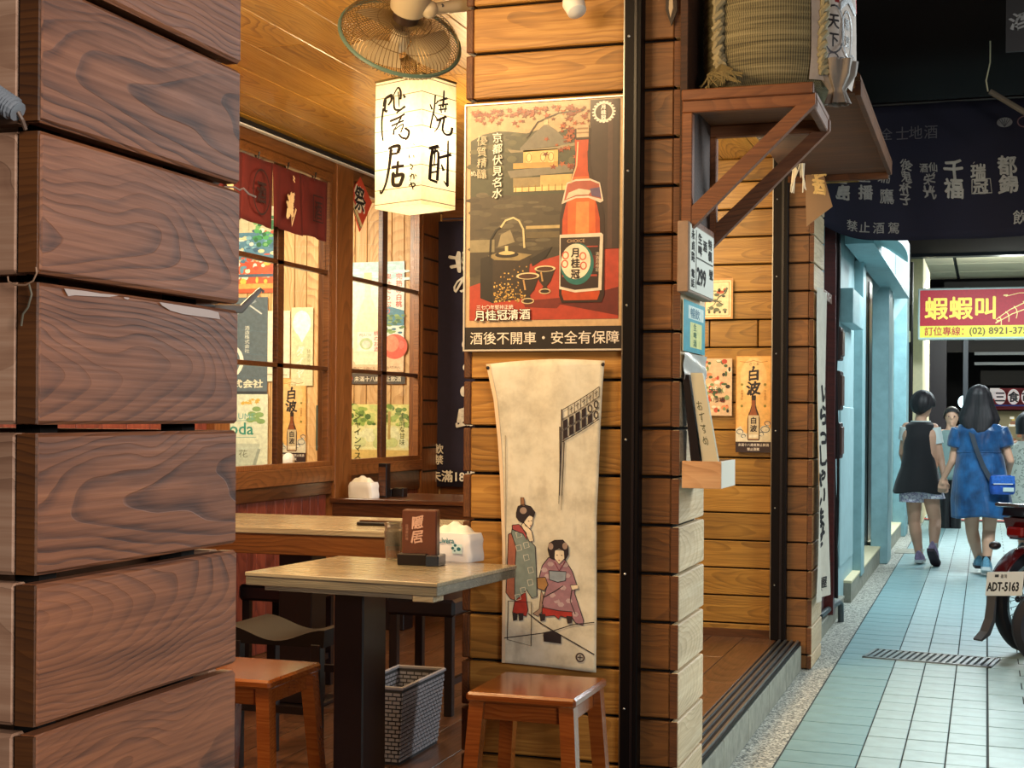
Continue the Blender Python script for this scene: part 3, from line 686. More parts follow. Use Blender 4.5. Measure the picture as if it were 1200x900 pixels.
# black seats
def box_stool(label, x, y, rz=0, w=.19, h=.46):
    r = thing('bench_stool', label, 'stool', (x, y, FZ), rz)
    obj('seat', MB().box((-w, -.17, h - .07), (w, .17, h), .012), M['leather'], r)
    for sx in (-1, 1):
        for sy in (-1, 1): obj('leg', MB().box((sx * (w - .03) - .017, sy * .14 - .017, 0), (sx * (w - .03) + .017, sy * .14 + .017, h - .07), .002), M['black'], r)
    obj('crossbar', MB().box((-w + .04, -.15, .12), (w - .04, -.13, .145)), M['black'], r)
    obj('crossbar', MB().box((w - .04, -.12, .12), (w - .02, .12, .145)), M['black'], r)
    return r
box_stool('black vinyl bench stool right of the black table post, beside the plank pillar', -2.17, 5.62, R(0), .15, .47)
box_stool('black vinyl stool under the long table, left of its post', -2.93, 5.80, 0, .16, .47)
def saddle(label, x, y, rz=0):
    r = thing('saddle_stool', label, 'stool', (x, y, FZ), rz)
    def top(u, v):
        a = (u - .5) * .37; b = (v - .5) * .30; return (a, b, .468 + .022 * math.cos(2 * math.pi * (u - .5)) * -1 + .012 * math.cos(4 * math.pi * (v - .5)) * 0)
    mb = MB(); mb.grid(top, 16, 6); n0 = len(mb.v)
    mb.grid(lambda u, v: (lambda q: (q[0] * .96, q[1] * .96, .43))(top(u, v)), 16, 6)
    w = 17
    def edge(ids): 
        for a, b in zip(ids, ids[1:]): mb.f.append((a, b, b + n0, a + n0)); mb.mi.append(0)
    edge(list(range(w))); edge([6 * w + i for i in range(w)]); edge([i * w for i in range(7)]); edge([i * w + 16 for i in range(7)])
    obj('seat', mb, plain('dark_saddle_seat', '#110b0b', .5, spec=.3), r, smooth=True)
    for sx in (-1, 1):
        for sy in (-1, 1): obj('leg', MB().box((sx * .15 - .018, sy * .13 - .018, 0), (sx * .15 + .018, sy * .13 + .018, .44), .002), M['black'], r)
    obj('crossbar', MB().box((-.14, -.14, .2), (.14, -.12, .225)), M['black'], r); obj('crossbar', MB().box((-.14, .12, .3), (.14, .14, .325)), M['black'], r)
    return r
saddle('dark saddle seat stool left of the black table post', -2.28, 4.56)

# woven basket
bk = thing('woven_basket', 'grey woven plastic basket on the floor behind the black table post', 'basket', (-1.995, 4.83, FZ), R(0))
bw = plain('grey_woven_plastic', '#7c777a', .45); hh = .27; AX, AY = .072, .185
def bwid(z, ax): return (AX if ax else AY) + .02 * z / hh
mb = MB()
for k in range(4):
    M4 = Matrix.Rotation(R(90 * k), 4, 'Z'); n = 17; la = k % 2 == 0
    for j in range(n):
        z0 = .012 + j * (hh - .024) / n; z1 = z0 + .0095; w0 = bwid(z0, la); d0 = bwid(z0, not la); m_ = 6 if la else 14
        for i in range(m_ + 1):
            st = 2 * w0 / m_; xa = -w0 + i * st - (st * .5 if j % 2 else 0); xb = xa + st - .0045; xa = max(xa, -w0); xb = min(xb, w0)
            if xb > xa: mb.box((xa, -d0 - .004, z0), (xb, -d0, z1), 0, M4)
tag(obj('weave', mb, bw, bk), kind='stuff')
mb = MB(); dkb = plain('basket_liner', '#1c191a', .8)
b0, b1 = [(-AX, -AY), (AX, -AY), (AX, AY), (-AX, AY)], [(-AX - .02, -AY - .02), (AX + .02, -AY - .02), (AX + .02, AY + .02), (-AX - .02, AY + .02)]
for k in range(4): p, q = k, (k + 1) % 4; mb.add([(*b0[p], 0), (*b0[q], 0), (*b1[q], hh), (*b1[p], hh)], [(0, 1, 2, 3)])
mb.add([(*p, .003) for p in b0], [(0, 1, 2, 3)]); obj('liner', mb, dkb, bk)
mb = MB(); mb.tube([(*p, hh) for p in b1], .007, 6, closed=True); obj('rim', mb, bw, bk)

# things on the front table
TZ = FZ + .75
p = onZ(494, 662, TZ)
ms = thing('menu_stand', 'brown wooden menu block with brush lettering in a black base', 'menu stand', tuple(p), R(4))
obj('board', MB().box((-.062, -.008, .03), (.05, .03, .17), .004), plain('brown_menu_board', '#5b3527', .35, noise=.1, nscale=30), ms)
a = Art(45, 70, .072, .112); a.vtext('隱居', 13, 4, 26, '#d0a48e', 1, .02, brush=.8); a.vtext('居酒屋料理', 3, 20, 6, '#a77a66', 1)
put('lettering', a.mesh('lettering', M['inkmatt']), ms, (-.055, -.0085, .045))
obj('base', MB().box((-.07, -.03, 0), (.025, .045, .036), .003), M['black'], ms)
bb = thing('condiment_box', 'small blue-black box beside the menu block', 'box', tuple(onZ(506, 663, TZ)), R(4))
obj('box_body', MB().box((-.012, -.03, 0), (.03, .05, .034), .003), plain('blue_black_plastic', '#1d2836', .25, coat=.4), bb)
def napkins(name, label, p, s=1.0, rz=0, print_=True):
    r = thing(name, label, 'napkins', tuple(p), rz)
    def f(u, v):
        th = 2 * math.pi * u; c, s_ = math.cos(th), math.sin(th); k = .28
        x = .078 * abs(c) ** k * (1 if c > 0 else -1); y = .048 * abs(s_) ** k * (1 if s_ > 0 else -1); z = v * .088
        sh = 1 - .10 * max(0, v - .75) / .25; x *= sh * (1 + .02 * math.sin(v * 9)); y *= sh
        x += .0015 * math.sin(z * 70 + th * 2); y += .001 * math.sin(th * 9 + z * 60)
        return (x * s, y * s, z * s)
    mb = MB(); mb.grid(f, 40, 8, closed_u=True); n = 40; mb.add([f(i / n, 1) for i in range(n)], [tuple(range(n))]); obj('pack', mb, plain('white_film', '#e9e9ee', .25, coat=.3, bump=.15), r, smooth=True)
    mb = MB()
    def g(u, v):
        x = -.066 + .125 * u; z = .086 + (.034 * math.sin(math.pi * min(1, u * 1.05)) ** .6 + .005 * math.sin(u * 17)) * (1 - (abs(v - .5) * 2) ** 3)
        return (x * s, (-.03 + .06 * v) * s, z * s)
    mb.grid(g, 14, 6); obj('napkin_tuft', mb, M['white'], r, smooth='all')
    if print_:
        a = Art(150, 85, .14 * s, .08 * s)
        a.text('Livèra', 30, 28, 26, '#2f7f94', 1, .02); a.rect(85, 30, 125, 62, '#cfeaf0', 1)
        for cx, cy, q in ((88, 44, 6), (98, 34, 6), (96, 52, 4), (112, 46, 8)): a.ell(cx, cy, q, q * .8, '#2d6b7b', 2)
        put('printed_label', a.mesh('printed_label', M['ink']), r, (-.066 * s, -.0515 * s, .004))
    return r
napkins('napkin_pack', 'white plastic pack of paper napkins with blue print on the square table', onZ(533, 657, TZ) + Vector((0, .02, 0)), 1.0, R(-12))
napkins('napkin_pack', 'white napkin pack on the far table under the right window', onZ(421, 584, TZ) + Vector((0, .06, 0)), 1.0, R(-8), False)
cs = thing('glass_stack', 'stack of ribbed clear tumblers beside the menu block', 'glasses', tuple(onZ(461, 656, TZ)))
gl = plain('tumbler_glass', '#efe8dc', .06); gl.node_tree.nodes['Principled BSDF'].inputs['Transmission Weight'].default_value = .92; gl.node_tree.nodes['Principled BSDF'].inputs['IOR'].default_value = 1.3
for k in range(3): obj('tumbler', MB().lathe([(.024, .003 + k * .028), (.027, .03 + k * .028), (.03, .06 + k * .028), (.031, .063 + k * .028), (.028, .063 + k * .028), (.025, .03 + k * .028), (.022, .008 + k * .028)], 20, cap=True), gl, cs, smooth=True)
obj('amber_tea', MB().lathe([(.0215, .009), (.024, .045)], 16), plain('amber_liquid', '#a05a1c', .1), cs, loc=(0, 0, 0))
tr = thing('chopstick_tray', 'flat black chopstick tray on the bright long table', 'tray', tuple(onZ(444, 616, TZ)))
obj('tray', MB().box((-.09, -.03, 0), (.13, .03, .016), .004), M['black'], tr)
for k in range(3): obj('chopstick', MB().tube([(-.08, -.015 + .012 * k, .019), (.12, -.012 + .01 * k, .019)], [.003, .002], 6), M['darkwood'], tr)
cb_ = thing('condiment_box', 'low black condiment box on the far table', 'box', tuple(onZ(461, 582, TZ)))
obj('box_body', MB().box((-.075, -.03, 0), (.0, .04, .045), .003), M['black'], cb_); obj('box_body', MB().box((.006, -.03, 0), (.07, .04, .05), .003), M['black'], cb_)
bt = thing('menu_holder', 'tall narrow black menu holder standing by the far napkins', 'menu holder', tuple(onZ(442, 583, TZ) + Vector((.03, .03, 0))))
obj('holder', MB().box((-.025, -.03, 0), (.025, .03, .19), .003), M['black'], bt); obj('menu_card', MB().box((-.02, -.034, .01), (.02, -.03, .17)), M['darkwood'], bt)

# ================================================================== LANTERN
LX, LY = -1.83, 4.66
c3 = onY(487, 172, LY); LX = c3.x
L = thing('paper_lantern', 'lit square paper lantern with black brush characters', 'lantern', (LX, LY, 0), R(18.11))
def lp(px, py, dd=0): q = onY(px, py, LY); return q
zt, zb = 1.37 + (487 - 97) / 1700 * 5.0, 1.37 + (487 - 246) / 1700 * 5.0
L.location.z = zb
HL = zt - zb; ang = R(-16); hw = .104
paper = N('lantern_paper'); pt = paper.t; pt.nodes.remove(paper.b)
dif = paper.n('ShaderNodeBsdfDiffuse'); dif.inputs[0].default_value = (.92, .86, .70, 1); tl = paper.n('ShaderNodeBsdfTranslucent')
tc = paper.n('ShaderNodeTexCoord').outputs['Object']; nn = paper.noise(tc, 60, 3, .6)
paper.l(paper.ramp(nn, [(.3, (.90, .80, .52)), (.7, (1, .93, .72))]), tl.inputs[0])
mx = paper.n('ShaderNodeMixShader'); mx.inputs[0].default_value = .6; paper.l(dif.outputs[0], mx.inputs[1]); paper.l(tl.outputs[0], mx.inputs[2]); paper.l(mx.outputs[0], pt.nodes['Material Output'].inputs[0])
R4 = Matrix.Rotation(ang, 4, 'Z')
cor = [R4 @ Vector(v) for v in ((-hw * 1.12, -hw, 0), (hw * 1.12, -hw, 0), (hw * 1.12, hw, 0), (-hw * 1.12, hw, 0))]
# box seen on its corner: the long face to the left, the short one to the right
R4 = Matrix.Rotation(R(-62), 4, 'Z')
lf = Vector((-.138, -.005)); nc = Vector((.030, -.150)); rt = Vector((.138, .0)); bk2 = lf + rt - nc
cor = [lf, nc, rt, bk2]
mb = MB(); nz = 10
ringsz = [0] + [HL * k / nz for k in range(1, nz)] + [HL]
vs = []
for k, z in enumerate(ringsz):
    puff = 1 + .012 * math.sin(math.pi * k / nz)
    for i in range(4):
        a, b = cor[i], cor[(i + 1) % 4]
        for j in range(6):
            q = a.lerp(b, j / 6); vs.append((q.x * puff, q.y * puff, z + (.004 * math.sin(j * 2.1 + k) if 0 < k < nz else 0)))
n = 24; fs = [(k * n + i, k * n + (i + 1) % n, (k + 1) * n + (i + 1) % n, (k + 1) * n + i) for k in range(nz) for i in range(n)]
mb.add(vs, fs); mb.add(vs[:n], [tuple(range(n))]); obj('paper_shade', mb, paper.m, L)
rg = plain('lantern_hoop', '#6b5a30', .6)
for z in [HL * q for q in (.03, .14, .30, .44, .60, .72, .86, .97)]:
    puff = 1 + .012 * math.sin(math.pi * z / HL) + .004; obj('hoop', MB().tube([(q.x * puff, q.y * puff, z) for q in cor], .0013, 5, closed=True), rg, L)
obj('top_frame', MB().tube([(q.x, q.y, HL) for q in cor], .004, 6, closed=True), rg, L)
obj('hanging_wire', MB().tube([(0, 0, HL - .02), (0, 0, 2.8 - zb)], .002, 5), M['black'], L)
obj('cross_wire', MB().tube([(lf.x, lf.y, HL), (0, 0, HL + .03), (rt.x, rt.y, HL)], .002, 5), M['black'], L)
pl = bpy.data.lights.new('lantern_bulb', 'POINT'); pl.energy = 4.2; pl.color = (1, .86, .60); pl.shadow_soft_size = .05
po = bpy.data.objects.new('lantern_bulb', pl); COL.objects.link(po); po.location = (LX, LY, zb + HL * .52)
def face_art(a, p0, p1, nm):
    d = (p1 - p0); m = a.mesh(nm, M['inkmatt']); rz = math.atan2(d.y, d.x); nrm = Vector((d.y, -d.x)).normalized() * .005
    put(nm, m, L, (p0.x + nrm.x, p0.y + nrm.y, 0), (0, 0, rz))
INK = '#1f160d'
def strokes(a, lst, tf):
    for w0, t0, t1, pts in lst:
        P = [Vector(tf(x, y)) for x, y in pts]; out = []
        for i in range(len(P) - 1):   # soft corners: Catmull-Rom through the brush points
            p0, p1, p2, p3 = P[max(0, i - 1)], P[i], P[i + 1], P[min(len(P) - 1, i + 2)]
            for k in range(5):
                t = k / 5; out.append(.5 * ((2 * p1) + (p2 - p0) * t + (2 * p0 - 5 * p1 + 4 * p2 - p3) * t * t + (3 * p1 - p0 - 3 * p2 + p3) * t ** 3))
        out.append(P[-1]); a.line([tuple(q) for q in out], w0, INK, 1 + random.random() * .5, (t0, t1)); q = out[0]; a.ell(q.x, q.y, w0 * .42 * t0, w0 * .42 * t0, INK, 1, 8)
def tfL(x, y):
    xl, xr = 42 + (y - 95) * .04, 320 + (y - 50) * .042; u = (x - xl) / (xr - xl); yt, yb = 95 - 45 * u, 845 - 20 * u; return u * 300, (y - yt) / (yb - yt) * 800
def tfR(x, y):
    xl, xr = 320 + (y - 50) * .042, 500 + (y - 98) * .033; u = (x - xl) / (xr - xl); yt, yb = 50 + 48 * u, 825 + 25 * u; return u * 210, (y - yt) / (yb - yt) * 800
a = Art(300, 800, (nc - lf).length, HL)
strokes(a, [(22, .5, 1, [(102, 240), (112, 198), (146, 178)]), (20, 1, .6, [(148, 176), (150, 205), (132, 236)]), (16, .8, 1, [(116, 205), (112, 262), (128, 272)]),
    (14, 1, .7, [(102, 255), (97, 330), (102, 400), (110, 445)]), (17, .4, 1, [(160, 182), (186, 134), (204, 158), (205, 205)]), (15, .8, .9, [(164, 190), (172, 258), (202, 266)]),
    (11, .8, .5, [(190, 160), (200, 250)]), (16, .6, 1, [(222, 176), (233, 196)]), (16, .7, 1, [(186, 282), (236, 246)]), (18, .9, .7, [(150, 330), (198, 312), (236, 290)]),
    (13, 1, .5, [(214, 312), (196, 345), (178, 376)]), (14, .9, .8, [(160, 358), (210, 338), (232, 330)]), (14, .7, 1, [(176, 376), (172, 412)]), (12, .7, .9, [(176, 382), (228, 352), (216, 402)]), (16, .6, 1, [(204, 408), (224, 430), (244, 436)]), (18, .7, 1, [(242, 376), (266, 396), (260, 430), (244, 442)])], tfL)
strokes(a, [(24, .8, 1, [(150, 492), (178, 480), (212, 482), (204, 522)]), (18, .9, .7, [(160, 526), (205, 522)]), (22, 1, .4, [(162, 500), (155, 600), (140, 695), (114, 755), (106, 735)]),
    (22, 1, .8, [(176, 604), (246, 598)]), (20, .8, .9, [(208, 572), (204, 655)]), (24, 1, 1, [(182, 640), (186, 705), (226, 712)]), (24, 1, 1, [(226, 712), (242, 652), (190, 656)])], tfL)
strokes(a, [(8, .6, 1, [(272, 534), (278, 556)]), (7, 1, .6, [(300, 540), (304, 552)]), (6, .8, .5, [(272, 470), (280, 474)]), (6, 1, .5, [(296, 472), (304, 478)]), (8, 1, .7, [(282, 590), (300, 604), (288, 618)]), (8, .7, 1, [(284, 616), (296, 622)]),
    (9, .7, 1, [(284, 662), (304, 652), (310, 680)]), (8, 1, .6, [(296, 648), (286, 690)]), (8, .7, 1, [(316, 652), (322, 664)]), (11, .7, 1, [(282, 716), (306, 704), (318, 716), (302, 728)]), (10, 1, .6, [(292, 700), (308, 742)])], tfL)
face_art(a, lf, nc, 'brush_lettering')
a = Art(210, 800, (rt - nc).length, HL)
strokes(a, [(13, .6, 1, [(364, 236), (376, 266)]), (14, .7, .7, [(388, 180), (386, 260), (376, 330), (371, 378)]), (10, 1, .6, [(404, 212), (392, 232)]), (12, .6, 1, [(384, 290), (412, 332)]),
    (15, .6, 1, [(432, 150), (432, 205), (430, 248)]), (13, .7, 1, [(410, 210), (452, 192)]), (12, .8, .9, [(408, 238), (457, 226)]), (12, .8, .9, [(412, 264), (452, 254)]), (10, .8, .8, [(418, 242), (424, 282)]), (10, .8, .8, [(446, 236), (442, 276)]),
    (15, .8, 1, [(402, 328), (452, 300)]), (14, .9, .4, [(424, 312), (410, 368), (392, 398)]), (16, .8, 1, [(440, 314), (434, 376), (450, 406), (478, 402), (484, 364)])], tfR)
strokes(a, [(24, .8, 1, [(374, 496), (420, 480)]), (20, .9, 1, [(390, 492), (384, 560), (382, 684)]), (18, .8, 1, [(384, 530), (418, 518), (420, 684)]), (12, .9, .6, [(402, 490), (400, 590)]), (14, .8, .8, [(386, 596), (416, 588)]), (14, .8, .8, [(386, 640), (418, 630)]), (18, .8, 1, [(384, 682), (422, 694)]),
    (20, .8, 1, [(424, 548), (486, 524)]), (20, .5, 1, [(466, 444), (470, 600), (473, 712)]), (16, 1, .3, [(473, 712), (452, 682)]), (18, .5, 1, [(438, 588), (450, 624)])], tfR)
face_art(a, nc, rt, 'brush_lettering')

# ================================================================== FAN
fc = onY(469, 44, 4.55)
Fn = thing('wall_fan', 'beige wall fan with wire cage mounted high on the plank pillar', 'fan', tuple(fc))
view = (Vector((0, 0, CAM_H)) - fc).normalized(); vh = Vector((view.x, view.y, 0)).normalized(); side = Vector((-vh.y, vh.x, 0))
ax = (vh * math.cos(R(41)) + Vector((0, 0, 1)) * math.sin(R(41)) + side * .22).normalized()   # motor side
rotq = ax.to_track_quat('Z', 'X').to_matrix().to_4x4(); RF = .205
wm = MB(); wg = MB()
def cage(mb, zsign, depth, n=84, r0=.035):
    for k in range(n):
        th = 2 * math.pi * k / n; pts = []
        for q in range(6):
            f = q / 5; r = r0 + (RF - r0) * math.sin(f * math.pi / 2) if f < 1 else RF
            z = zsign * depth * math.cos(f * math.pi / 2) ** .8
            pts.append((r * math.cos(th + f * .12), r * math.sin(th + f * .12), z))
        mb.tube([rotq @ Vector(p) for p in pts], .0014, 3, cap=False)
    for r, z in ((RF * .45, depth * .88), (RF * .78, depth * .62)):
        mb.tube([rotq @ Vector((r * math.cos(2 * math.pi * k / 32), r * math.sin(2 * math.pi * k / 32), zsign * z)) for k in range(32)], .0013, 4, closed=True)
cage(wm, 1, .075); cage(wg, -1, .06)
tag(obj('rear_cage', wm, M['fanwire'], Fn, smooth=True), kind='stuff'); tag(obj('front_cage', wg, M['fanwire'], Fn, smooth=True), kind='stuff')
mb = MB(); mb.tube([rotq @ Vector(((RF + .003) * math.cos(2 * math.pi * k / 40), (RF + .003) * math.sin(2 * math.pi * k / 40), 0)) for k in range(40)], .007, 6, closed=True); obj('rim_band', mb, M['fangreen'], Fn, smooth=True)
for k in range(3):
    mb = MB()
    def bl(u, v, k=k):
        r = .04 + .14 * u; th = 2 * math.pi * k / 3 + (v - .5) * (1.5 - .3 * u) + u * .3; return rotq @ Vector((r * math.cos(th), r * math.sin(th), -.01 + .03 * (v - .5)))
    mb.grid(bl, 8, 8); obj('fan_blade', mb, plain('fan_blade_plastic%d' % k, '#b7a684', .35), Fn, smooth='all')
obj('hub', MB().lathe([(.03, -.04), (.035, 0), (.03, .03)], 18, rotq), M['fanplastic'], Fn, smooth=True)
obj('motor_collar', MB().lathe([(.036, .045), (.044, .055), (.044, .115), (.04, .12)], 20, rotq), plain('dark_collar', '#2a1a12', .4), Fn, smooth=True)
obj('motor_housing', MB().lathe([(.044, .11), (.060, .115), (.068, .16), (.068, .25), (.055, .29), (.02, .30)], 24, rotq), M['fanplastic'], Fn, smooth=True)
mid = rotq @ Vector((0, 0, .15)); wallp = Vector((CX0, 4.62, 2.76)) - fc
ar = MB(); q0 = mid + Vector((.06, 0.02, -.03)); q1 = wallp
ar.tube([q0, q0.lerp(q1, .45), q1], [.018, .022, .024], 10); obj('arm', ar, M['fanplastic'], Fn, smooth=True)
ball_ = MB(); ball(ball_, q0, .03); obj('pivot', ball_, M['fanplastic'], Fn, smooth=True)
obj('wall_plate', MB().box((q1.x - .02, q1.y - .05, q1.z - .07), (q1.x - .0, q1.y + .05, q1.z + .03), .004), M['fanplastic'], Fn)
obj('screw', MB().lathe([(.006, 0), (.006, .004)], 8, Matrix.Translation(q0.lerp(q1, .3) + Vector((0, -.024, 0))) @ Matrix.Rotation(R(90), 4, 'X')), M['black'], Fn)

# spotlight at the top of the poster pillar
sp = onY(672, 3, 4.36)
s_ = thing('spotlight', 'small white spotlight at the top of the poster pillar', 'spotlight', tuple(sp))
obj('lamp_head', MB().lathe([(.012, .05), (.03, .04), (.036, 0), (.032, -.012)], 20, Matrix.Rotation(R(155), 4, 'Y') @ Matrix.Rotation(R(20), 4, 'X')), M['white'], s_, smooth=True)
obj('bracket', MB().tube([(0, 0, .03), (.02, .06, .05), (.03, .11, .05)], .007, 8), M['white'], s_, smooth=True)

# pendant ornament on the pillar strip: dark leaf-shaped pick
pk = thing('hanging_ornament', 'dark pointed leaf-shaped ornament hanging right of the metal post', 'ornament', tuple(onY(787, 10, CY0 - .012)))
obj('leaf', MB().prism([(0, -.055), (.018, -.01), (.016, .05), (.0, .10), (-.018, .05), (-.018, -.005)], -.004, .004), plain('dark_leaf', '#20110c', .4), pk)
obj('vein', MB().prism([(-.002, -.03), (.006, 0), (.004, .05), (-.006, .05), (-.008, 0)], -.006, -.004), plain('silver_vein', '#b9a994', .3, .5), pk)
# ================================================================== POSTER ON THE PILLAR
def leaf(a, x, y, r, col, L, rot=0):
    pts = []
    for k in range(10):
        rr = r * (1 if k % 2 == 0 else .38); th = rot + k * math.pi / 5; pts.append((x + rr * math.cos(th), y + rr * math.sin(th) * .8))
    a.poly(pts, col, L)
def bottle_shape(cx, top, bot, w):
    h = bot - top; o = [(.16, 0), (.18, .01), (.17, .075), (.155, .08), (.17, .20), (.26, .30), (.42, .42), (.49, .50), (.5, .6), (.5, .96), (.44, 1.0)]
    return [(cx + s * w, top + v * h) for s, v in o] + [(cx - s * w, top + v * h) for s, v in reversed(o)]
PY = CY0 - .022
pTL, pTR, pBL, pBR = onY(545, 123, PY), onY(735, 110, PY), onY(545, 412, PY), onY(733, 410, PY)
pw = pTR.x - pTL.x; ph = pTL.z - pBL.z
po_ = thing('framed_poster', 'framed sake bottle poster with black caption strip on the golden plank pillar', 'poster', (pTL.x, PY, pBL.z))
obj('backing', MB().box((0, 0, 0), (pw, .014, ph)), M['white'], po_)
W_, H_ = 512, 800
for nm, a_, b_ in (('frame_rail', (0, -.006, ph - .006), (pw, 0, ph)), ('frame_rail', (0, -.006, 0), (pw, 0, .006)), ('frame_stile', (0, -.006, .006), (.006, 0, ph - .006)), ('frame_stile', (pw - .006, -.006, .006), (pw, 0, ph - .006))):
    obj(nm, MB().box(a_, b_, .001), plain('pale_frame', '#d8cfc0', .3, .3), po_)
a = Art(W_, H_, pw, ph); rnd = random.Random(3)
a.rect(0, 0, W_, 722, '#c3a379', 0); a.rect(20, 22, 490, 700, '#4b4232', 1)
a.rect(20, 22, 400, 170, '#b39b74', 2)
a.poly([(20, 120), (60, 100), (110, 92), (150, 96), (200, 104), (245, 92), (300, 105), (330, 96), (400, 110), (400, 300), (20, 300)], '#3f4230', 3)
for k in range(60): a.ell(rnd.uniform(25, 390), rnd.uniform(105, 240), rnd.uniform(8, 22), rnd.uniform(6, 12), rnd.choice(['#4a4b36', '#37392a', '#55553c']), 4, 8)
a.rect(20, 300, 330, 560, '#463d2e', 4)
for k in range(40): a.ell(rnd.uniform(22, 300), rnd.uniform(290, 480), rnd.uniform(14, 34), rnd.uniform(3, 9), rnd.choice(['#524a38', '#3a3226', '#5d5542']), 5, 10)
# pavilion
a.poly([(180, 150), (225, 105), (255, 80), (262, 76), (290, 96), (345, 150), (300, 148), (180, 158)], '#6f6a5c', 6); a.rect(255, 62, 268, 80, '#c9b489', 7)
a.poly([(140, 152), (180, 158), (300, 150), (355, 140), (355, 150), (300, 160), (150, 164)], '#8c8063', 7)
a.rect(190, 158, 300, 208, '#cfae68', 7); 
for k in (200, 245, 270): a.rect(k, 165, k + 16, 200, '#e1c786', 8); a.ring(k + 8, 182, 8, 14, 2, '#8a6c34', 9)
a.rect(158, 198, 300, 216, '#b58f4b', 8); a.poly([(140, 222), (380, 205), (400, 215), (380, 232), (150, 245)], '#77705f', 8)
a.rect(158, 245, 345, 275, '#8d7b54', 7); a.rect(245, 240, 345, 276, '#c5a666', 8); a.rect(160, 276, 350, 290, '#dfbf7c', 8)
for k in range(9): a.rect(165 + k * 21, 270, 168 + k * 21, 290, '#8f7038', 9)
for k in range(150):
    r_ = rnd.random(); x = rnd.uniform(24, 395); y = 24 + abs(rnd.gauss(0, 22)) if r_ < .6 else rnd.uniform(30, 220)
    if r_ >= .6: x = rnd.gauss(350, 36); x = min(398, max(260, x))
    leaf(a, x, min(y, 240), rnd.uniform(7, 14), rnd.choice(['#7d2f16', '#94401f', '#6b2712', '#a8552a']), 10, rnd.random() * 6)
a.line([(200, 120), (235, 70), (300, 45), (380, 40)], 4, '#2c1c10', 10)
# dark right panel
a.rect(400, 10, 490, 480, '#35231d', 11); a.rect(455, 10, 470, 480, '#4a322a', 12); a.rect(484, 10, 490, 480, '#2a1914', 12)
# crest
a.ring(442, 50, 28, 28, 5, '#e8e0d0', 13)
for k in range(20): a.ell(442 + 32 * math.cos(k * .314), 50 + 32 * math.sin(k * .314), 5, 3, '#e8e0d0', 14, 8)
a.vtext('月桂冠', 433, 27, 16, '#f2ecdf', 14, .03, sx=1.0)
# red cloth
a.poly([(20, 590), (90, 568), (220, 520), (330, 490), (490, 478), (490, 700), (20, 700)], '#a93a26', 6)
a.poly([(20, 560), (330, 500), (330, 470), (20, 470)], '#3b3226', 5)
a.poly([(330, 640), (490, 600), (490, 690), (300, 650)], '#5f1a12', 7); a.poly([(190, 640), (330, 630), (300, 665), (200, 660)], '#6d2016', 7)
a.rect(20, 440, 100, 480, '#857a5c', 6); a.poly([(120, 425), (150, 410), (165, 450), (110, 465)], '#8d8163', 6); a.rect(200, 400, 330, 410, '#b09a68', 7); a.rect(200, 420, 330, 440, '#5d5138', 7)
# iron kettle box
a.poly([(55, 500), (95, 490), (95, 645), (55, 628)], '#1f1712', 8); a.poly([(95, 490), (215, 500), (205, 630), (95, 645)], '#33261b', 8)
for k in range(150):
    x = rnd.uniform(98, 205); y = 640 - abs(rnd.gauss(0, 45))
    if y > 520: a.rect(x, y, x + 4, y + 4, rnd.choice(['#c99a4a', '#e2b661', '#9b7433']), 9)
a.poly([(80, 492), (130, 478), (220, 492), (180, 510), (100, 506)], '#8f7d55', 9); a.ell(140, 490, 38, 10, '#211812', 10); a.ell(140, 485, 26, 6, '#cdb47d', 11); a.rect(134, 462, 144, 486, '#d6c08b', 11)
a.line([(120, 402), (135, 380), (160, 372), (178, 382), (192, 410), (196, 470)], 6, '#cdbb8c', 10); a.line([(85, 520), (88, 440), (105, 410), (120, 402)], 6, '#191310', 10)
a.poly([(215, 505), (260, 480), (285, 468), (262, 505), (222, 530)], '#1c1510', 10)
# cups
for cx, cy, s in ((208, 560, 1.0), (262, 538, .9)):
    a.poly([(cx - 36 * s, cy), (cx + 36 * s, cy), (cx + 20 * s, cy + 45 * s), (cx + 6 * s, cy + 62 * s), (cx + 16 * s, cy + 86 * s), (cx - 16 * s, cy + 86 * s), (cx - 6 * s, cy + 62 * s), (cx - 20 * s, cy + 45 * s)], '#2a1a12', 11)
    a.ell(cx, cy, 37 * s, 11 * s, '#d9c596', 12); a.ell(cx, cy + 1, 30 * s, 8 * s, '#4b2a1a', 13); a.ring(cx, cy + 80 * s, 19 * s, 8 * s, 3, '#cdb88a', 13); a.line([(cx - 14 * s, cy + 12 * s), (cx - 8 * s, cy + 45 * s)], 5, '#b98f5a', 13)
# bottle
bx = 377; a.poly(bottle_shape(bx, 98, 648, 140), '#2a130c', 14); a.poly(bottle_shape(bx - 3, 130, 640, 118), '#b5421a', 15)
a.poly([(bx - 34, 250), (bx + 20, 250), (bx + 40, 320), (bx + 42, 430), (bx - 44, 430), (bx - 44, 320)], '#d4622a', 16); a.poly([(bx - 18, 330), (bx + 22, 330), (bx + 22, 430), (bx - 20, 430)], '#ea8547', 17)
a.rect(bx - 19, 86, bx + 19, 126, '#c5a783', 16); a.rect(bx - 17, 96, bx + 17, 102, '#8f7050', 17); a.rect(bx - 19, 110, bx + 19, 114, '#8f7050', 17)
a.rect(bx - 21, 126, bx + 21, 134, '#3a1c10', 17); a.line([(bx - 14, 140), (bx - 18, 215), (bx - 36, 270)], 4, '#f0b58a', 18)
a.poly([(bx - 48, 268), (bx - 20, 258), (bx + 25, 258), (bx + 55, 272), (bx + 66, 330), (bx + 56, 335), (bx + 20, 318), (bx - 20, 318), (bx - 64, 335)], '#d9c6b0', 17)
a.poly([(bx - 46, 272), (bx - 20, 264), (bx + 25, 264), (bx + 52, 276), (bx + 60, 324), (bx + 20, 312), (bx - 18, 312), (bx - 56, 324)], '#a5503f', 18)
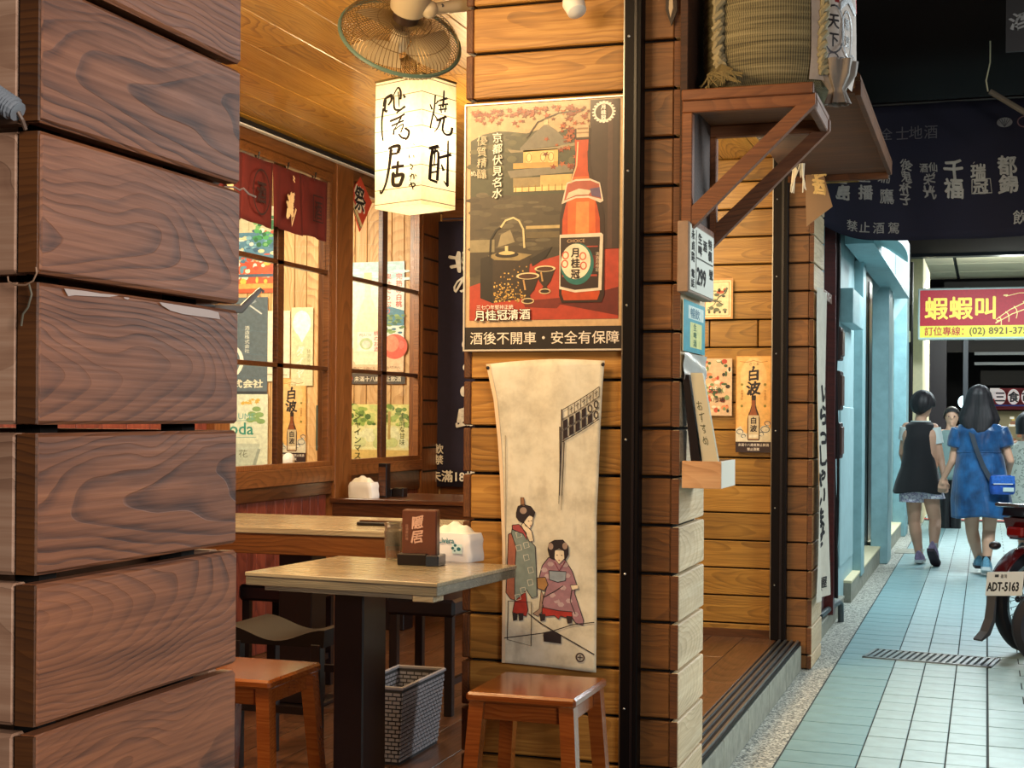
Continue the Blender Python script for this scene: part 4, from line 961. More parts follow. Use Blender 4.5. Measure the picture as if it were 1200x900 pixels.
a.poly([(bx - 42, 300), (bx - 10, 288), (bx + 30, 296), (bx + 20, 308), (bx - 18, 308), (bx - 50, 320)], '#c9bfa4', 19); a.poly([(bx + 24, 290), (bx + 54, 286), (bx + 58, 320), (bx + 30, 312)], '#5d4a6c', 19)
a.poly([(bx - 69, 432), (bx + 60, 430), (bx + 66, 436), (bx + 62, 610), (bx - 20, 616), (bx - 69, 604)], '#dccbb4', 18); a.poly([(bx - 66, 442), (bx + 56, 442), (bx + 52, 602), (bx - 20, 608), (bx - 66, 596)], '#2c1a18', 19)
a.rect(bx + 5, 470, bx + 50, 474, '#a43a2a', 20); a.rect(bx - 60, 560, bx + 48, 566, '#a43a2a', 20); a.rect(bx + 10, 500, bx + 50, 540, '#5e1f1a', 20)
a.ell(bx - 14, 526, 52, 66, '#1d6a64', 21, 28); a.ell(bx - 18, 518, 46, 56, '#e6d5b8', 22, 28)
a.vtext('月桂冠', bx - 33, 475, 32, '#171010', 23, .03, sx=.9)
for dx, dy in ((18, -18), (20, 12), (-38, 5), (-36, -22)): a.ring(bx - 14 + dx, 520 + dy, 9, 11, 4, '#c65a43', 23)
a.vtext('清酒月桂冠', bx + 43, 490, 12, '#d8c4a8', 21)
a.text('CHOICE', bx - 46, 458, 15, '#c9a27a', 21)
put('printed_picture', a.mesh('printed_picture', M['ink']), po_, (0, -.0002, 0))
a = Art(W_, H_, pw, ph)
a.vtext('京都伏見名水', 92, 98, 34, '#efe7d4', 0, .012, brush=.5); a.vtext('優質精釀', 42, 105, 34, '#cfc3a4', 0, 0, brush=.6); a.vtext('ぬ', 22, 215, 22, '#e8dfc8', 0, 0, brush=.5)
a.text('三七〇年堅持正統', 44, 664, 15, '#f0e6d4', 0, .01); a.text('月桂冠清酒', 38, 699, 36, '#2a1410', 0, .055, brush=.4); a.text('月桂冠清酒', 38, 699, 36, '#fbf3e4', 1, .012, brush=.4)
put('printed_lettering', a.mesh('printed_lettering', M['ink']), po_, (0, -.0082, 0))
a = Art(W_, H_, pw, ph); a.rect(3, 722, W_ - 3, 796, '#1b1210', 0); a.text('酒後不開車・安全有保障', 22, 774, 43, '#e9dccb', 2, .006)
put('caption_strip', a.mesh('caption_strip', M['ink']), po_, (0, -.002, 0))

# ================================================================== PRINTED TOWEL
TYc = CY0 - .03
tl_, tr_, bl_, br_ = onY(571, 427, TYc), onY(709, 422, TYc), onY(592, 776, TYc), onY(702, 783, TYc)
tz0, tz1 = bl_.z, tl_.z; tH = tz1 - tz0; x0_, x1_ = tl_.x, tr_.x
tw = thing('printed_towel', 'long cream cotton towel printed with two kimono women and a scoreboard', 'towel', (x0_, TYc, tz0)); Wt = x1_ - x0_
le = [(0, 0), (.12, .07), (.25, .105), (.4, .13), (.6, .155), (.8, .155), (1, .155)]; re = [(0, 1), (.08, .985), (.25, .965), (.5, .945), (.75, .95), (1, .955)]
def lerp_t(tab, v):
    for (a, b), (c, d_) in zip(tab, tab[1:]):
        if v <= c: return b + (d_ - b) * (v - a) / (c - a)
    return tab[-1][1]
def cloth_y(u, v): return -.006 - .006 * math.sin(u * 5 + v * 3) * v - .004 * math.sin(u * 11 + 1) * (1 - v) - .002 * math.sin(v * 14)
def towel_pt(u, v):   # u,v 0..1, v down
    a, b = lerp_t(le, v), lerp_t(re, v); x = (a + (b - a) * u) * Wt; z = (1 - v) * tH + (.010 * math.sin(u * math.pi) if v < .01 else 0) - .012 * u * v + .01 * u * (1 - v)
    return (x, cloth_y(u, v), z)
mb = MB(); mb.grid(lambda u, v: towel_pt(u, v), 24, 70)
cl = N('towel_cotton'); tc = cl.n('ShaderNodeTexCoord').outputs['Object']
f = cl.noise(tc, 9, 5, .65); f2 = cl.noise(cl.mapped(tc, (14, 14, 5)), 1, 4, .6)
c_ = cl.ramp(f, [(.3, srgb('#b5ad9a')), (.55, srgb('#d6cfbb')), (.8, srgb('#e4dece'))]); c_ = cl.mix(cl.ramp(f2, [(.56, (0,) * 3), (.75, (.45,) * 3)]), c_, srgb('#8f8474'))
cl.l(c_, cl.b.inputs['Base Color']); set_rough(cl.b, .9); cl.bump(cl.noise(tc, 400, 2), .15, .0006)
co = obj('cloth', mb, cl.m, tw, smooth='all', fix=False)
s = co.modifiers.new('thickness', 'SOLIDIFY'); s.thickness = .0016; s.offset = 0
for u in (0.01, .99): q = towel_pt(u, .012); obj('pin', MB().lathe([(.006, 0), (.006, .003), (.002, .005)], 10, Matrix.Translation((q[0], q[1] - .002, q[2])) @ Matrix.Rotation(R(90), 4, 'X')), M['black'], tw)
obj('hem', MB().grid(lambda u, v: (lambda q: (q[0], q[1] - .0025, q[2]))(towel_pt(u * .035, v)), 2, 60), plain('towel_hem', '#d8bfa0', .9), tw, smooth='all', fix=False)
# artwork: drawing units = zoomed pixels of the lower part; 0..130 wide, 0..360 tall (photo pixels)
a = Art(138, 356, Wt, tH)
X0, Y0 = 571, 425
def P_(pts, k=532 / 130.0, ox=580, oy=570): return [(ox + x / k - X0, oy + y / k - Y0) for x, y in pts]
K = '#2b2023'
def shape(pts, col, L=1, ow=.9, oc=K): q = P_(pts); a.poly(q, col, L); a.outline(q, ow, oc, L + 1)
# standing woman
shape([(80, 235), (100, 225), (125, 260), (150, 330), (130, 560), (90, 550), (68, 520), (75, 380)], '#a05f4a', 1)
shape([(100, 195), (150, 200), (190, 270), (207, 290), (212, 400), (215, 530), (190, 540), (165, 500), (150, 520), (110, 560), (110, 420), (118, 300), (95, 230)], '#7e8a84', 3)
shape([(110, 560), (160, 510), (172, 600), (165, 630), (100, 615)], '#9c2f26', 3)
for x, y in ((165, 285), (165, 345), (185, 405), (130, 300), (183, 465), (125, 540), (130, 235), (150, 505)): a.outline(P_([(x - 14, y - 10), (x + 8, y - 16), (x + 14, y + 8), (x - 8, y + 16)]), .8, '#cfc9b8', 5)
shape([(98, 190), (130, 185), (165, 225), (168, 260), (150, 230), (110, 215), (100, 210)], '#a1484a', 6)
shape([(150, 175), (190, 215), (200, 262), (180, 268), (162, 230), (140, 190)], '#e0cfb2', 5)
shape([(160, 145), (196, 140), (194, 180), (182, 204), (160, 190), (150, 165)], '#e6d5b9', 6, .6)
shape([(118, 130), (125, 98), (150, 88), (185, 98), (205, 125), (198, 150), (180, 138), (168, 150), (150, 178), (130, 168), (118, 150)], '#2a2024', 7)
shape([(137, 55), (152, 55), (157, 95), (138, 92)], '#94694a', 8, .6); a.ell(*P_([(150, 118)])[0], 4, 4, '#9c8578', 9)
for x, y in ((100, 630), (128, 628)): shape([(x, y - 12), (x + 24, y - 12), (x + 22, y + 20), (x + 4, y + 26)], '#2a2024', 5, .3)
for x, y in ((176, 168), (188, 166)): a.ell(*P_([(x, y)])[0], .9, .5, K, 8)
a.ell(*P_([(184, 190)])[0], .9, .5, '#9c3a30', 8)
# crouching woman
shape([(270, 340), (300, 330), (350, 345), (385, 400), (405, 460), (395, 500), (440, 625), (438, 650), (400, 640), (370, 590), (330, 600), (250, 590), (240, 560), (262, 480), (225, 440), (240, 380)], '#9c7480', 3)
for x, y in ((280, 370), (340, 480), (290, 520), (370, 540), (330, 560), (265, 430), (360, 420), (400, 600), (310, 545), (350, 370), (250, 400)): a.ell(*P_([(x, y)])[0], 4, 3, '#b9a0a4', 5, 6)
shape([(240, 580), (320, 590), (385, 590), (388, 625), (330, 615), (320, 630), (300, 615), (240, 625)], '#a1302a', 6)
shape([(272, 402), (355, 402), (352, 445), (315, 455), (275, 445)], '#8f9aa6', 6); shape([(215, 440), (255, 435), (268, 470), (250, 500), (218, 490)], '#a57a4a', 6)
shape([(300, 300), (345, 300), (348, 340), (322, 368), (298, 340)], '#e6d5b9', 6, .6)
shape([(268, 300), (275, 270), (300, 255), (340, 252), (365, 280), (366, 320), (350, 350), (346, 305), (322, 290), (300, 305), (298, 350), (278, 340)], '#2a2024', 7)
for x, y in ((282, 285), (350, 280)): a.ell(*P_([(x, y)])[0], 3, 4, '#9c8578', 9)
for x, y in ((312, 325), (334, 325)): a.ell(*P_([(x, y)])[0], .9, .5, K, 8)
a.ell(*P_([(322, 350)])[0], 1, .6, '#9c3a30', 8); a.line(P_([(300, 360), (322, 400), (350, 355)]), 1.2, '#7a3040', 8)
a.line(P_([(250, 530), (300, 500), (340, 470)]), 1, K, 6); a.line(P_([(385, 470), (375, 540), (400, 600)]), 1, K, 6)
shape([(195, 615), (225, 590), (235, 500), (245, 520), (240, 600), (220, 625)], '#9c8070', 2, .6)
for x in (228, 358): shape([(x, 612), (x + 28, 612), (x + 26, 642), (x + 6, 648)], '#2a2024', 7, .3)
shape([(375, 465), (410, 460), (415, 478), (385, 488)], '#e6d5b9', 7, .6)
# base lines
a.line(P_([(62, 742), (240, 705), (290, 690), (390, 650), (492, 630)]), 1.1, K, 9); a.line(P_([(175, 615), (240, 660), (300, 690), (400, 735), (496, 780)]), 1.1, K, 9)
a.outline(P_([(80, 560), (190, 560), (190, 770), (78, 748)]), .8, K, 9); a.poly(P_([(248, 700), (290, 688), (335, 705), (335, 745), (250, 743)]), K, 9)
a.ring(*P_([(428, 800)])[0], 4.6, 4.6, 1.6, '#4a3a3a', 9); a.line(P_([(415, 800), (441, 800)]), 1.2, '#4a3a3a', 9); a.line(P_([(428, 788), (428, 812)]), 1.2, '#4a3a3a', 9)
# scoreboard
def Q_(pts): return [(570 + x / 5.293 - X0, 410 + y / 5.293 - Y0) for x, y in pts]
def sb_(u, v):  # u 0..6, v 0..3
    x = 485 + u * 37.0; return (x, 375 + v * 63 - u * 21 - (u * u) * .35)
for v in (0, .9, 1.0, 1.95, 2.05, 2.9, 3.1): a.line(Q_([sb_(u, v) for u in (0, 1, 2, 3, 4, 5, 6)]), .9 if v in (0, 3.1) else .6, K, 9)
for u in range(7): a.line(Q_([sb_(u, 0), sb_(u, 1)]), .7, K, 9)
for u in range(1, 6): a.line(Q_([sb_(u + .5, .15), sb_(u + .5, .8)]), .7, K, 9); a.line(Q_([sb_(u + .2, .4), sb_(u + .8, .36)]), .7, K, 9)
for v in (1, 2):
    for u in range(6):
        if u < (4 if v == 1 else 5): a.poly(Q_([sb_(u + .14, v + .1), sb_(u + .86, v + .1), sb_(u + .86, v + .9), sb_(u + .14, v + .9)]), K, 9)
        else: q = Q_([sb_(u + .5, v + .5)])[0]; a.ring(q[0], q[1], 2.2, 4, 1.3, K, 9)
a.line(Q_([(482, 370), (480, 570), (468, 900)]), 1.4, K, 8, (1, .8)); a.line(Q_([(497, 575), (485, 900)]), .9, K, 8)
a.line([(497 / 5.293 - 1, 75), (92, 120), (90, 172)], 1.1, K, 8, (1, .4)); a.line([(468 / 5.293 - .5, 75), (88, 120), (87, 165)], 1.6, K, 8, (1, .3))
a.line([(24, 85), (25, 150), (26, 260)], .8, '#8f8474', 8)
def warp(v):
    x, y, z = v; vv = min(1, max(0, 1 - z / tH)); le_, re_ = lerp_t(le, vv), lerp_t(re, vv); u = (x / Wt - le_) / (re_ - le_); u = min(.995, max(0.02, u))
    q = towel_pt(u, vv); return (q[0], q[1] - .0022 + y, q[2])
put('printed_figures', a.mesh('printed_figures', M['inkmatt'], warp), tw)

# ================================================================== LONG BOTTLE POSTERS
def shiranami(a, cut=True):
    a.rect(0, 0, 100, 270, '#d99a4c', 0); a.rect(3, 3, 97, 235, '#e8b468', 1); a.ell(50, 60, 38, 55, '#efc27e', 2)
    a.poly([(0, 235), (0, 205), (14, 196), (24, 214), (40, 222), (60, 214), (74, 196), (90, 192), (100, 205), (100, 240), (0, 240)], '#d8cdb0', 3)
    for x, y, r_ in ((12, 212, 9), (84, 205, 12), (72, 218, 7), (90, 188, 8), (22, 224, 6)):
        a.ring(x, y, r_, r_ * .7, 2.2, '#4b5a66', 4); a.ring(x + 2, y + 2, r_ * .5, r_ * .35, 1.4, '#e8e2cc', 5)
    a.line([(10, 15), (30, 18), (50, 13), (70, 18), (90, 15)], 1.6, '#b0702c', 4); a.text('さつま', 36, 26, 10, '#7a3c14', 4)
    a.ell(50, 32, 4, 4, '#231a1c', 5); a.text('白', 31, 66, 36, '#211a1c', 5, .035, brush=.5); a.text('波', 29, 106, 40, '#211a1c', 5, .035, brush=.6)
    for x in (17, 83):
        for y in (80, 140): a.ell(x, y, 4, 4, '#8a7c34', 5, 8)
        a.vtext('本格焼酎', x - 3, 95, 7, '#a06a30', 5)
    a.poly(bottle_shape(51, 112, 236, 36), '#3a1d10', 6); a.poly(bottle_shape(50, 120, 234, 29), '#8c4a26', 7); a.rect(45, 110, 57, 124, '#241410', 8)
    a.rect(36, 166, 66, 232, '#c9b48c', 8); a.text('白', 41, 188, 20, '#211a1c', 9, .03); a.text('波', 41, 210, 20, '#211a1c', 9, .03); a.rect(38, 220, 64, 228, '#e2d4b4', 9)
    a.rect(0, 240, 100, 270, '#2c1a1c', 6); a.text('未滿十八歲者禁止飲酒', 7, 252, 8.8, '#e6d8c4', 7, .01); a.text('禁止酒駕', 33, 264, 8.8, '#e6d8c4', 7, .01)
def poster(name, label, pxs, Y, fn, WH, cat='poster', mat='ink', wall_t=.0):
    (l, t_, r_, b) = pxs; q0 = onY(l, b, Y); q1 = onY(r_, t_, Y); w, h = q1.x - q0.x, q1.z - q0.z
    s_ = sheet(name, label, cat, (q0.x, Y, q0.z), w, h); a = Art(WH[0], WH[1], w, h); fn(a); put('printed_picture', a.mesh('printed_picture', M[mat]), s_, (0, -.0004, 0)); return s_
poster('bottle_poster', 'orange bottle poster with two large black characters on the entrance wall', (862, 417, 904, 530), 7.984, shiranami, (100, 270))
poster('bottle_poster', 'yellow bottle poster with black characters seen through the left window', (325, 443, 359, 541), 8.985, shiranami, (100, 270))
def carp(a):
    a.rect(0, 0, 100, 130, '#c98c4a', 0); a.rect(6, 6, 94, 124, '#e8d3a4', 1); a.outline([(12, 12), (88, 12), (88, 118), (12, 118)], 2, '#b5602c', 2)
    rnd = random.Random(5)
    for k in range(16): a.ell(rnd.uniform(22, 78), rnd.uniform(28, 105), rnd.uniform(5, 13), rnd.uniform(3, 7), rnd.choice(['#4c5a44', '#2f3a30', '#8a8f6a', '#b5482c', '#6d7a5c']), 3, 9, rnd.random())
    a.line([(20, 95), (40, 85), (55, 60), (75, 48), (82, 30)], 5, '#55604c', 5, (.3, 1.4)); a.line([(25, 75), (45, 70), (70, 85)], 3, '#2b3028', 5)
    for k in range(4): a.ell(25 + k * 17, 108, 4, 5, '#3b3428', 5, 8)
poster('small_picture', 'small square picture with orange border on the entrance wall', (822, 326, 859, 374), 7.984, carp, (100, 130), 'picture')
def collage(a):
    rnd = random.Random(9); a.rect(0, 0, 100, 200, '#d9b58c', 0)
    for k in range(70):
        x, y = rnd.uniform(6, 94), rnd.uniform(6, 190); a.ell(x, y, rnd.uniform(4, 11), rnd.uniform(4, 10), rnd.choice(['#c9563c', '#e6cba0', '#46603c', '#2b2a24', '#d98a5c', '#e8dcc0', '#7a8f5c', '#b5402c']), 1 + k * .1, 8, rnd.random())
    a.text('大漁', 24, 120, 22, '#2f4a34', 9, .02); a.text('市場', 38, 152, 20, '#3a2018', 9, .02)
poster('picture_sheet', 'busy red and green illustrated sheet beside the orange bottle poster', (822, 420, 858, 487), 7.984, collage, (100, 200), 'poster')
def peach(a):
    rnd = random.Random(11); a.rect(0, 0, 200, 370, '#9cc7cf', 0); a.rect(0, 60, 200, 370, '#dfe9dc', 1); a.rect(0, 290, 200, 370, '#e8c49a', 2)
    for k in range(10): a.ell(rnd.uniform(0, 200), rnd.uniform(10, 60), 34, 5, '#bfe0e2', 2, 12)
    a.poly([(120, 170), (150, 150), (200, 165), (200, 215), (120, 215)], '#3f7f96', 3)
    for k in range(50): a.ell(rnd.uniform(120, 198), rnd.uniform(180, 240), 8, 4, rnd.choice(['#3f6f4a', '#6c8f4c', '#2f6a86', '#8aa85c']), 4, 7)
    a.poly([(70, 60), (88, 60), (90, 120), (112, 170), (125, 220), (125, 330), (115, 345), (40, 345), (32, 330), (32, 220), (48, 170), (68, 120)], '#eee9c4', 5); a.rect(66, 35, 92, 62, '#d8c48c', 6)
    a.rect(45, 235, 115, 300, '#f4f0dc', 6); a.ell(75, 275, 22, 20, '#b9cf9a', 7); a.ell(75, 277, 14, 13, '#f2dcc8', 8); a.vtext('桃のお酒', 100, 232, 17, '#c2483c', 8, .01); a.text('PEACH', 52, 250, 13, '#7a7a5c', 8)
    a.ell(170, 285, 42, 42, '#e0583c', 6, 28); a.ell(160, 275, 24, 28, '#ee8a64', 7, 20)
    for i, s_ in enumerate(('完熟の白桃', '果汁たっぷり')): a.vtext(s_, 172 - i * 36, 40, 22, '#d0604c', 7, .02)
    a.text('お酒は二十歳になってから', 20, 362, 11, '#7a5a3c', 7); a.text('NATURAL', 145, 358, 10, '#7a5a3c', 7)
poster('peach_poster', 'large pale blue peach liqueur poster behind the right window', (403, 306, 474, 436), 8.985, peach, (200, 370))
def strip(a):
    a.rect(0, 0, 200, 34, '#4b4238', 0); a.ell(16, 17, 13, 13, '#c4432f', 1); a.text('未滿十八歲禁止飲酒', 34, 25, 17, '#e8dcc0', 1, .01)
poster('warning_strip', 'dark warning strip below the peach poster', (403, 437, 475, 450), 8.986, strip, (200, 34), 'sign')
def grape(a):
    rnd = random.Random(13); a.rect(0, 0, 200, 170, '#dcd684', 0); a.rect(0, 60, 200, 130, '#e6e0a0', 1); a.rect(0, 130, 200, 170, '#d9b96a', 1)
    for k in range(80): a.ell(rnd.uniform(0, 200), rnd.uniform(2, 60), rnd.uniform(5, 13), rnd.uniform(4, 9), rnd.choice(['#6f8f3c', '#9cb454', '#4c6f2c', '#c4cc78']), 2 + k * .05, 7)
    for k in range(16): a.ell(rnd.uniform(30, 170), rnd.uniform(75, 120), 15, 14, rnd.choice(['#d8dc9a', '#e6e6b4', '#c8d088']), 7 + k * .1, 12)
    a.vtext('シャインマスカット', 14, 22, 24, '#3f4a1c', 10, .01, step=.95); a.vtext('芳醇な香り', 178, 30, 20, '#3f4a1c', 10); a.vtext('上品な甘味', 150, 24, 18, '#4c5a24', 10); a.rect(116, 20, 124, 100, '#b79a5a', 9)
poster('grape_poster', 'yellow-green grape poster behind the right window, lower sheet', (409, 474, 488, 543), 8.985, grape, (200, 170))
def note(a):
    a.rect(0, 0, 100, 300, '#d9d6a8', 0); a.ell(48, 60, 42, 48, '#fbfaf0', 1); a.poly([(15, 80), (85, 80), (50, 135)], '#fbfaf0', 2); a.vtext('ダイヤ', 22, 150, 40, '#f6f3d8', 3, .02, brush=1); a.vtext('特選吟釀', 72, 160, 18, '#8c8a5c', 3)
poster('tall_flyer', 'pale green flyer with a white balloon shape behind the left window', (341, 360, 367, 452), 8.984, note, (100, 300))
def blank(a): a.rect(0, 0, 100, 300, '#e9e2c4', 0); a.line([(10, 270), (90, 272)], 3, '#8a7a54', 1)
poster('tall_flyer', 'blank cream flyer next to the window bar', (310, 364, 340, 447), 8.986, blank, (100, 300))
def navy(a):
    a.rect(0, 0, 110, 340, '#5d6a70', 0); a.rect(0, 280, 110, 340, '#3a4044', 1); a.vtext('酒造株式会社', 52, 85, 13, '#dfe0cc', 2); a.ring(4, 190, 42, 50, 9, '#e6e2cc', 2); a.text('式会社', 22, 268, 26, '#e6dfc0', 2, .03, brush=.4); a.line([(20, 60), (60, 20), (80, 10)], 8, '#8f9a9c', 2); a.line([(60, 20), (95, 50)], 4, '#c9ccc4', 2)
poster('brewery_banner', 'grey-blue brewery banner behind the left window', (262, 348, 314, 482), 8.984, navy, (110, 340), 'banner', 'inkmatt')
def soda(a):
    rnd = random.Random(17); a.rect(0, 0, 150, 230, '#dfe2c4', 0)
    for k in range(12): leaf(a, rnd.uniform(80, 125), rnd.uniform(15, 30), 8, '#d9b04c', 2, rnd.random())
    for x, y in ((120, 45), (108, 60), (128, 62), (118, 75), (132, 82), (104, 78)): a.ell(x, y, 12, 8, '#8aa86a', 3, 10, .5)
    a.text('UME', 70, 76, 26, '#6aa79c', 3, 0, sx=.9); a.text('soda', 30, 122, 52, '#2f8f7c', 4, .01, sx=.85); a.line([(30, 84), (110, 78)], 1.6, '#7ab0a4', 4); a.line([(20, 132), (120, 130)], 1.6, '#7ab0a4', 4)
    a.poly([(60, 150), (130, 150), (120, 225), (66, 225)], '#c4cbb4', 3); a.line([(128, 165), (112, 225)], 8, '#9fa898', 4); a.text('花', 72, 190, 26, '#7a7f68', 4); a.poly([(20, 230), (40, 190), (70, 230)], '#b98a74', 3)
poster('soda_poster', 'white plum soda poster with green leaves behind the left window', (248, 462, 314, 550), 8.978, soda, (150, 230))
def scene_(a):
    rnd = random.Random(21); a.rect(0, 0, 120, 250, '#cfc39c', 0); a.rect(0, 105, 120, 170, '#4c7f96', 1); a.rect(0, 175, 120, 250, '#d0582c', 1)
    for k in range(60): a.ell(rnd.uniform(0, 118), rnd.uniform(100, 175), rnd.uniform(3, 9), rnd.uniform(2, 6), rnd.choice(['#e8e2d0', '#7fb0bc', '#3f6f8a', '#c9563c', '#2f5a78', '#d8cf9c']), 2 + k * .05, 7)
    for k in range(40): a.ell(rnd.uniform(75, 118), rnd.uniform(50, 135), rnd.uniform(4, 9), rnd.uniform(3, 7), rnd.choice(['#2f8a4c', '#4ca85c', '#1f6a3c', '#79b46a']), 6 + k * .05, 7)
    for k in range(40): a.ell(rnd.uniform(0, 118), rnd.uniform(165, 225), rnd.uniform(3, 9), rnd.uniform(3, 10), rnd.choice(['#e8ddc0', '#c8482c', '#5c8fa0', '#e6c04c', '#d97a4c', '#f0ead8']), 6 + k * .05, 8)
    a.line([(0, 40), (50, 60), (118, 30)], 3, '#5c4028', 9); a.line([(0, 60), (118, 75)], 2, '#7a6a48', 9); a.rect(30, 205, 118, 212, '#3f5a6c', 10); a.rect(0, 228, 120, 240, '#e8a04c', 9)
    for k in range(5): a.rect(10 + k * 24, 40, 13 + k * 24, 100, '#b5a880', 3)
poster('landscape_picture', 'colourful landscape and festival picture behind the left window', (262, 220, 322, 344), 8.984, scene_, (120, 250), 'picture')
def orange_bar(a): a.rect(0, 0, 100, 12, '#d97a34', 0)
def bottle_card(a):
    a.rect(0, 0, 60, 150, '#46584c', 0); a.outline([(4, 4), (56, 4), (56, 146), (4, 146)], 2, '#1f2a24', 1); a.ell(34, 100, 16, 36, '#e6e2cc', 2); a.rect(28, 40, 40, 70, '#dcd6b8', 2); a.rect(18, 90, 50, 120, '#8a8f78', 3)
poster('bottle_card', 'small dark green bottle card at the right edge of the left window', (370, 475, 383, 528), 8.984, bottle_card, (60, 150), 'card')
# small things on a sill beyond the left window
sl = thing('shelf_board', 'narrow wooden shelf below the posters beyond the left window', 'shelf', tuple(onY(350, 548, 8.9)))
obj('board', MB().box((-.25, -.12, -.02), (.3, .08, 0), .002), M['frame'], sl)
q = onY(338, 546, 8.86); nk = thing('paper_bundle', 'crumpled white paper bundle on the shelf beyond the left window', 'paper', tuple(q)); m_ = MB(); ball(m_, (0, 0, .04), .045, (1, .8, 1.1), 12); obj('crumple', m_, plain('crumpled_paper', '#f0ece0', .6, bump=.8), nk)

# ================================================================== RED CURTAIN, DIAMOND SIGN, NAVY BANNER INSIDE
NX = WX + .07
na, nb = onX(283, 172, NX), onX(383, 205, NX)
nr = thing('noren_curtain', 'short dark red split curtain with emblems over the left window', 'curtain', (NX, nb.y, 0))
red = plain('dark_red_cloth', '#5c130d', .9, noise=.12, nscale=12)
pw_ = .315; ztop = 2.62; zbot = 2.30
for k in range(6):
    ya = -pw_ * (k + 1) + .004; yb = -pw_ * k - .004
    def f(u, v, ya=ya, yb=yb, k=k): return (.012 * math.sin(u * 6 + k * 2) * v + .004 * math.sin(u * 14), ya + (yb - ya) * u, zbot + (ztop - zbot) * (1 - v) + .008 * math.sin(u * 3 + k) * v)
    mb = MB(); mb.grid(f, 12, 10); pn = obj('curtain_panel', mb, red, nr, smooth='all', fix=False); m = pn.modifiers.new('t', 'SOLIDIFY'); m.thickness = .0016
    obj('loop', MB().tube([(.0, (ya + yb) / 2, ztop - .03), (.012, (ya + yb) / 2, ztop + .03), (-.012, (ya + yb) / 2, ztop + .03)], .006, 6, closed=True), M['black'], nr)
    a = Art(100, 100, pw_ * .9, ztop - zbot); blk = '#2a0f10'
    if k == 0: a.outline([(30, 30), (72, 30), (72, 72), (30, 72)], 3, blk, 1); a.text('酒', 34, 66, 34, blk, 2, .01)
    if k in (1, 3): a.text('〝', 40, 32, 26, '#f0cf9c', 1, .02); a.text('濤', 30, 76, 42, '#f0cf9c', 2, .035, sx=.75, brush=1.2); a.line([(52, 60), (54, 90), (70, 62)], 5, '#f0cf9c', 2)
    if k in (2, 4): a.ring(50, 52, 30, 34, 3, blk, 1); a.text('酒', 32, 66, 36, blk, 2, .02); 
    m2 = a.mesh('emblem', M['inkmatt']); put('emblem', m2, nr, (.024, ya + .015, zbot), (0, 0, R(90)))
obj('curtain_rod', MB().tube([(0, -1.95, ztop + .02), (0, .03, ztop + .02)], .008, 8), M['frame'], nr, smooth=True)
q = onX(421, 237, WX + .03)
dm = thing('diamond_sign', 'small red diamond sign with a black character at the top of the right window', 'sign', tuple(q))
s_ = .17; dpts = [(0, -s_), (s_ * 1.0, 0.02), (0, s_ * .86), (-s_ * .86, .02)]
mb = MB(); mb.prism([(p[0], p[1]) for p in dpts], 0, .006, 'X'); obj('plate', mb, plain('diamond_red', '#c4442a', .6), dm)
a = Art(100, 100, .34, .34); a.poly([(2, 50), (50, 98), (60, 92), (10, 42)], '#d9c48c', 1); a.line([(6, 52), (52, 96)], 2, '#3a2418', 2); a.text('祭', 26, 66, 44, '#f0e2c4', 1, .07, brush=.8); a.text('祭', 26, 66, 44, '#1f1614', 2, .02, brush=.8)
put('lettering', a.mesh('lettering', M['inkmatt']), dm, (.0065, -.17, -.16), (0, 0, R(90)))
bp0, bp1 = onY(508, 570, 8.93), onY(558, 258, 8.93)
nb_ = thing('hanging_banner', 'dark navy banner with white characters hanging at the end of the dining room', 'banner', (bp0.x, 8.93, bp0.z)); bw_, bh_ = bp1.x - bp0.x, bp1.z - bp0.z
mb = MB(); mb.grid(lambda u, v: (u * bw_, .006 * math.sin(u * 8) * (1 - v) + .01 * math.sin(u * 3), v * bh_), 12, 10); pn = obj('cloth', mb, plain('navy_cloth', '#241e33', .9, noise=.1), nb_, smooth='all', fix=False); m = pn.modifiers.new('t', 'SOLIDIFY'); m.thickness = .002
a = Art(50, 312, bw_, bh_)
wht = '#e8e2d6'
a.text('北', 19, 58, 26, wht, 1, .03, brush=1); a.text('の', 22, 84, 24, wht, 1, .02, brush=1); a.ell(38, 145, 3.5, 5, wht, 1); a.ell(39, 172, 3, 4, wht, 1); a.ell(37, 200, 4, 6, wht, 1); a.text('島', 27, 240, 26, wht, 1, .03, brush=1)
a.vtext('飲禁', 1, 262, 12, wht, 1, .02); a.text('未滿18歲', -4, 305, 14.5, wht, 1, .02)
put('lettering', a.mesh('lettering', M['inkmatt']), nb_, (0, -.014, 0))
# ================================================================== BARREL SHELF ON THE PILLAR
BZ = 2.368
sh_ = thing('wall_shelf', 'wooden bracket shelf with diagonal braces carrying the straw sake barrel', 'shelf', (-.9, 4.7, BZ))
obj('shelf_board', MB().box((-.0, -.27, -.02), (.40, .17, 0), .003), M['bracket'], sh_)
obj('front_rail', MB().box((-.0, -.28, -.06), (.40, -.25, -.02), .003), M['bracket'], sh_); obj('front_lip', MB().box((-.0, -.29, -.024), (.40, -.262, .010), .003), M['bracket'], sh_)
obj('rear_rail', MB().box((-.0, .14, -.06), (.40, .17, -.02), .003), M['bracket'], sh_)
obj('end_rail', MB().box((.375, -.25, -.06), (.40, .14, -.02), .003), M['bracket'], sh_)
for y in (-.265, .155):
    obj('upright', MB().box((.0, y - .018, -.42), (.033, y + .018, -.06), .003), M['bracket'], sh_)
    m = MB(); m.prism([(.02, -.43), (.02, -.36), (.345, -.06), (.405, -.02), (.405, -.055)], y - .016, y + .016); obj('brace', m, M['bracket'], sh_)
obj('backing_board', MB().box((-.012, -.255, -.40), (.012, .19, .40), .002), wood('dark_backing_board', *S('#140904', '#30190c', '#432512'), rings=90, rough=.7), sh_)
obj('cross_rail', MB().box((.0, -.25, -.42), (.03, .14, -.38), .003), M['bracket'], sh_)

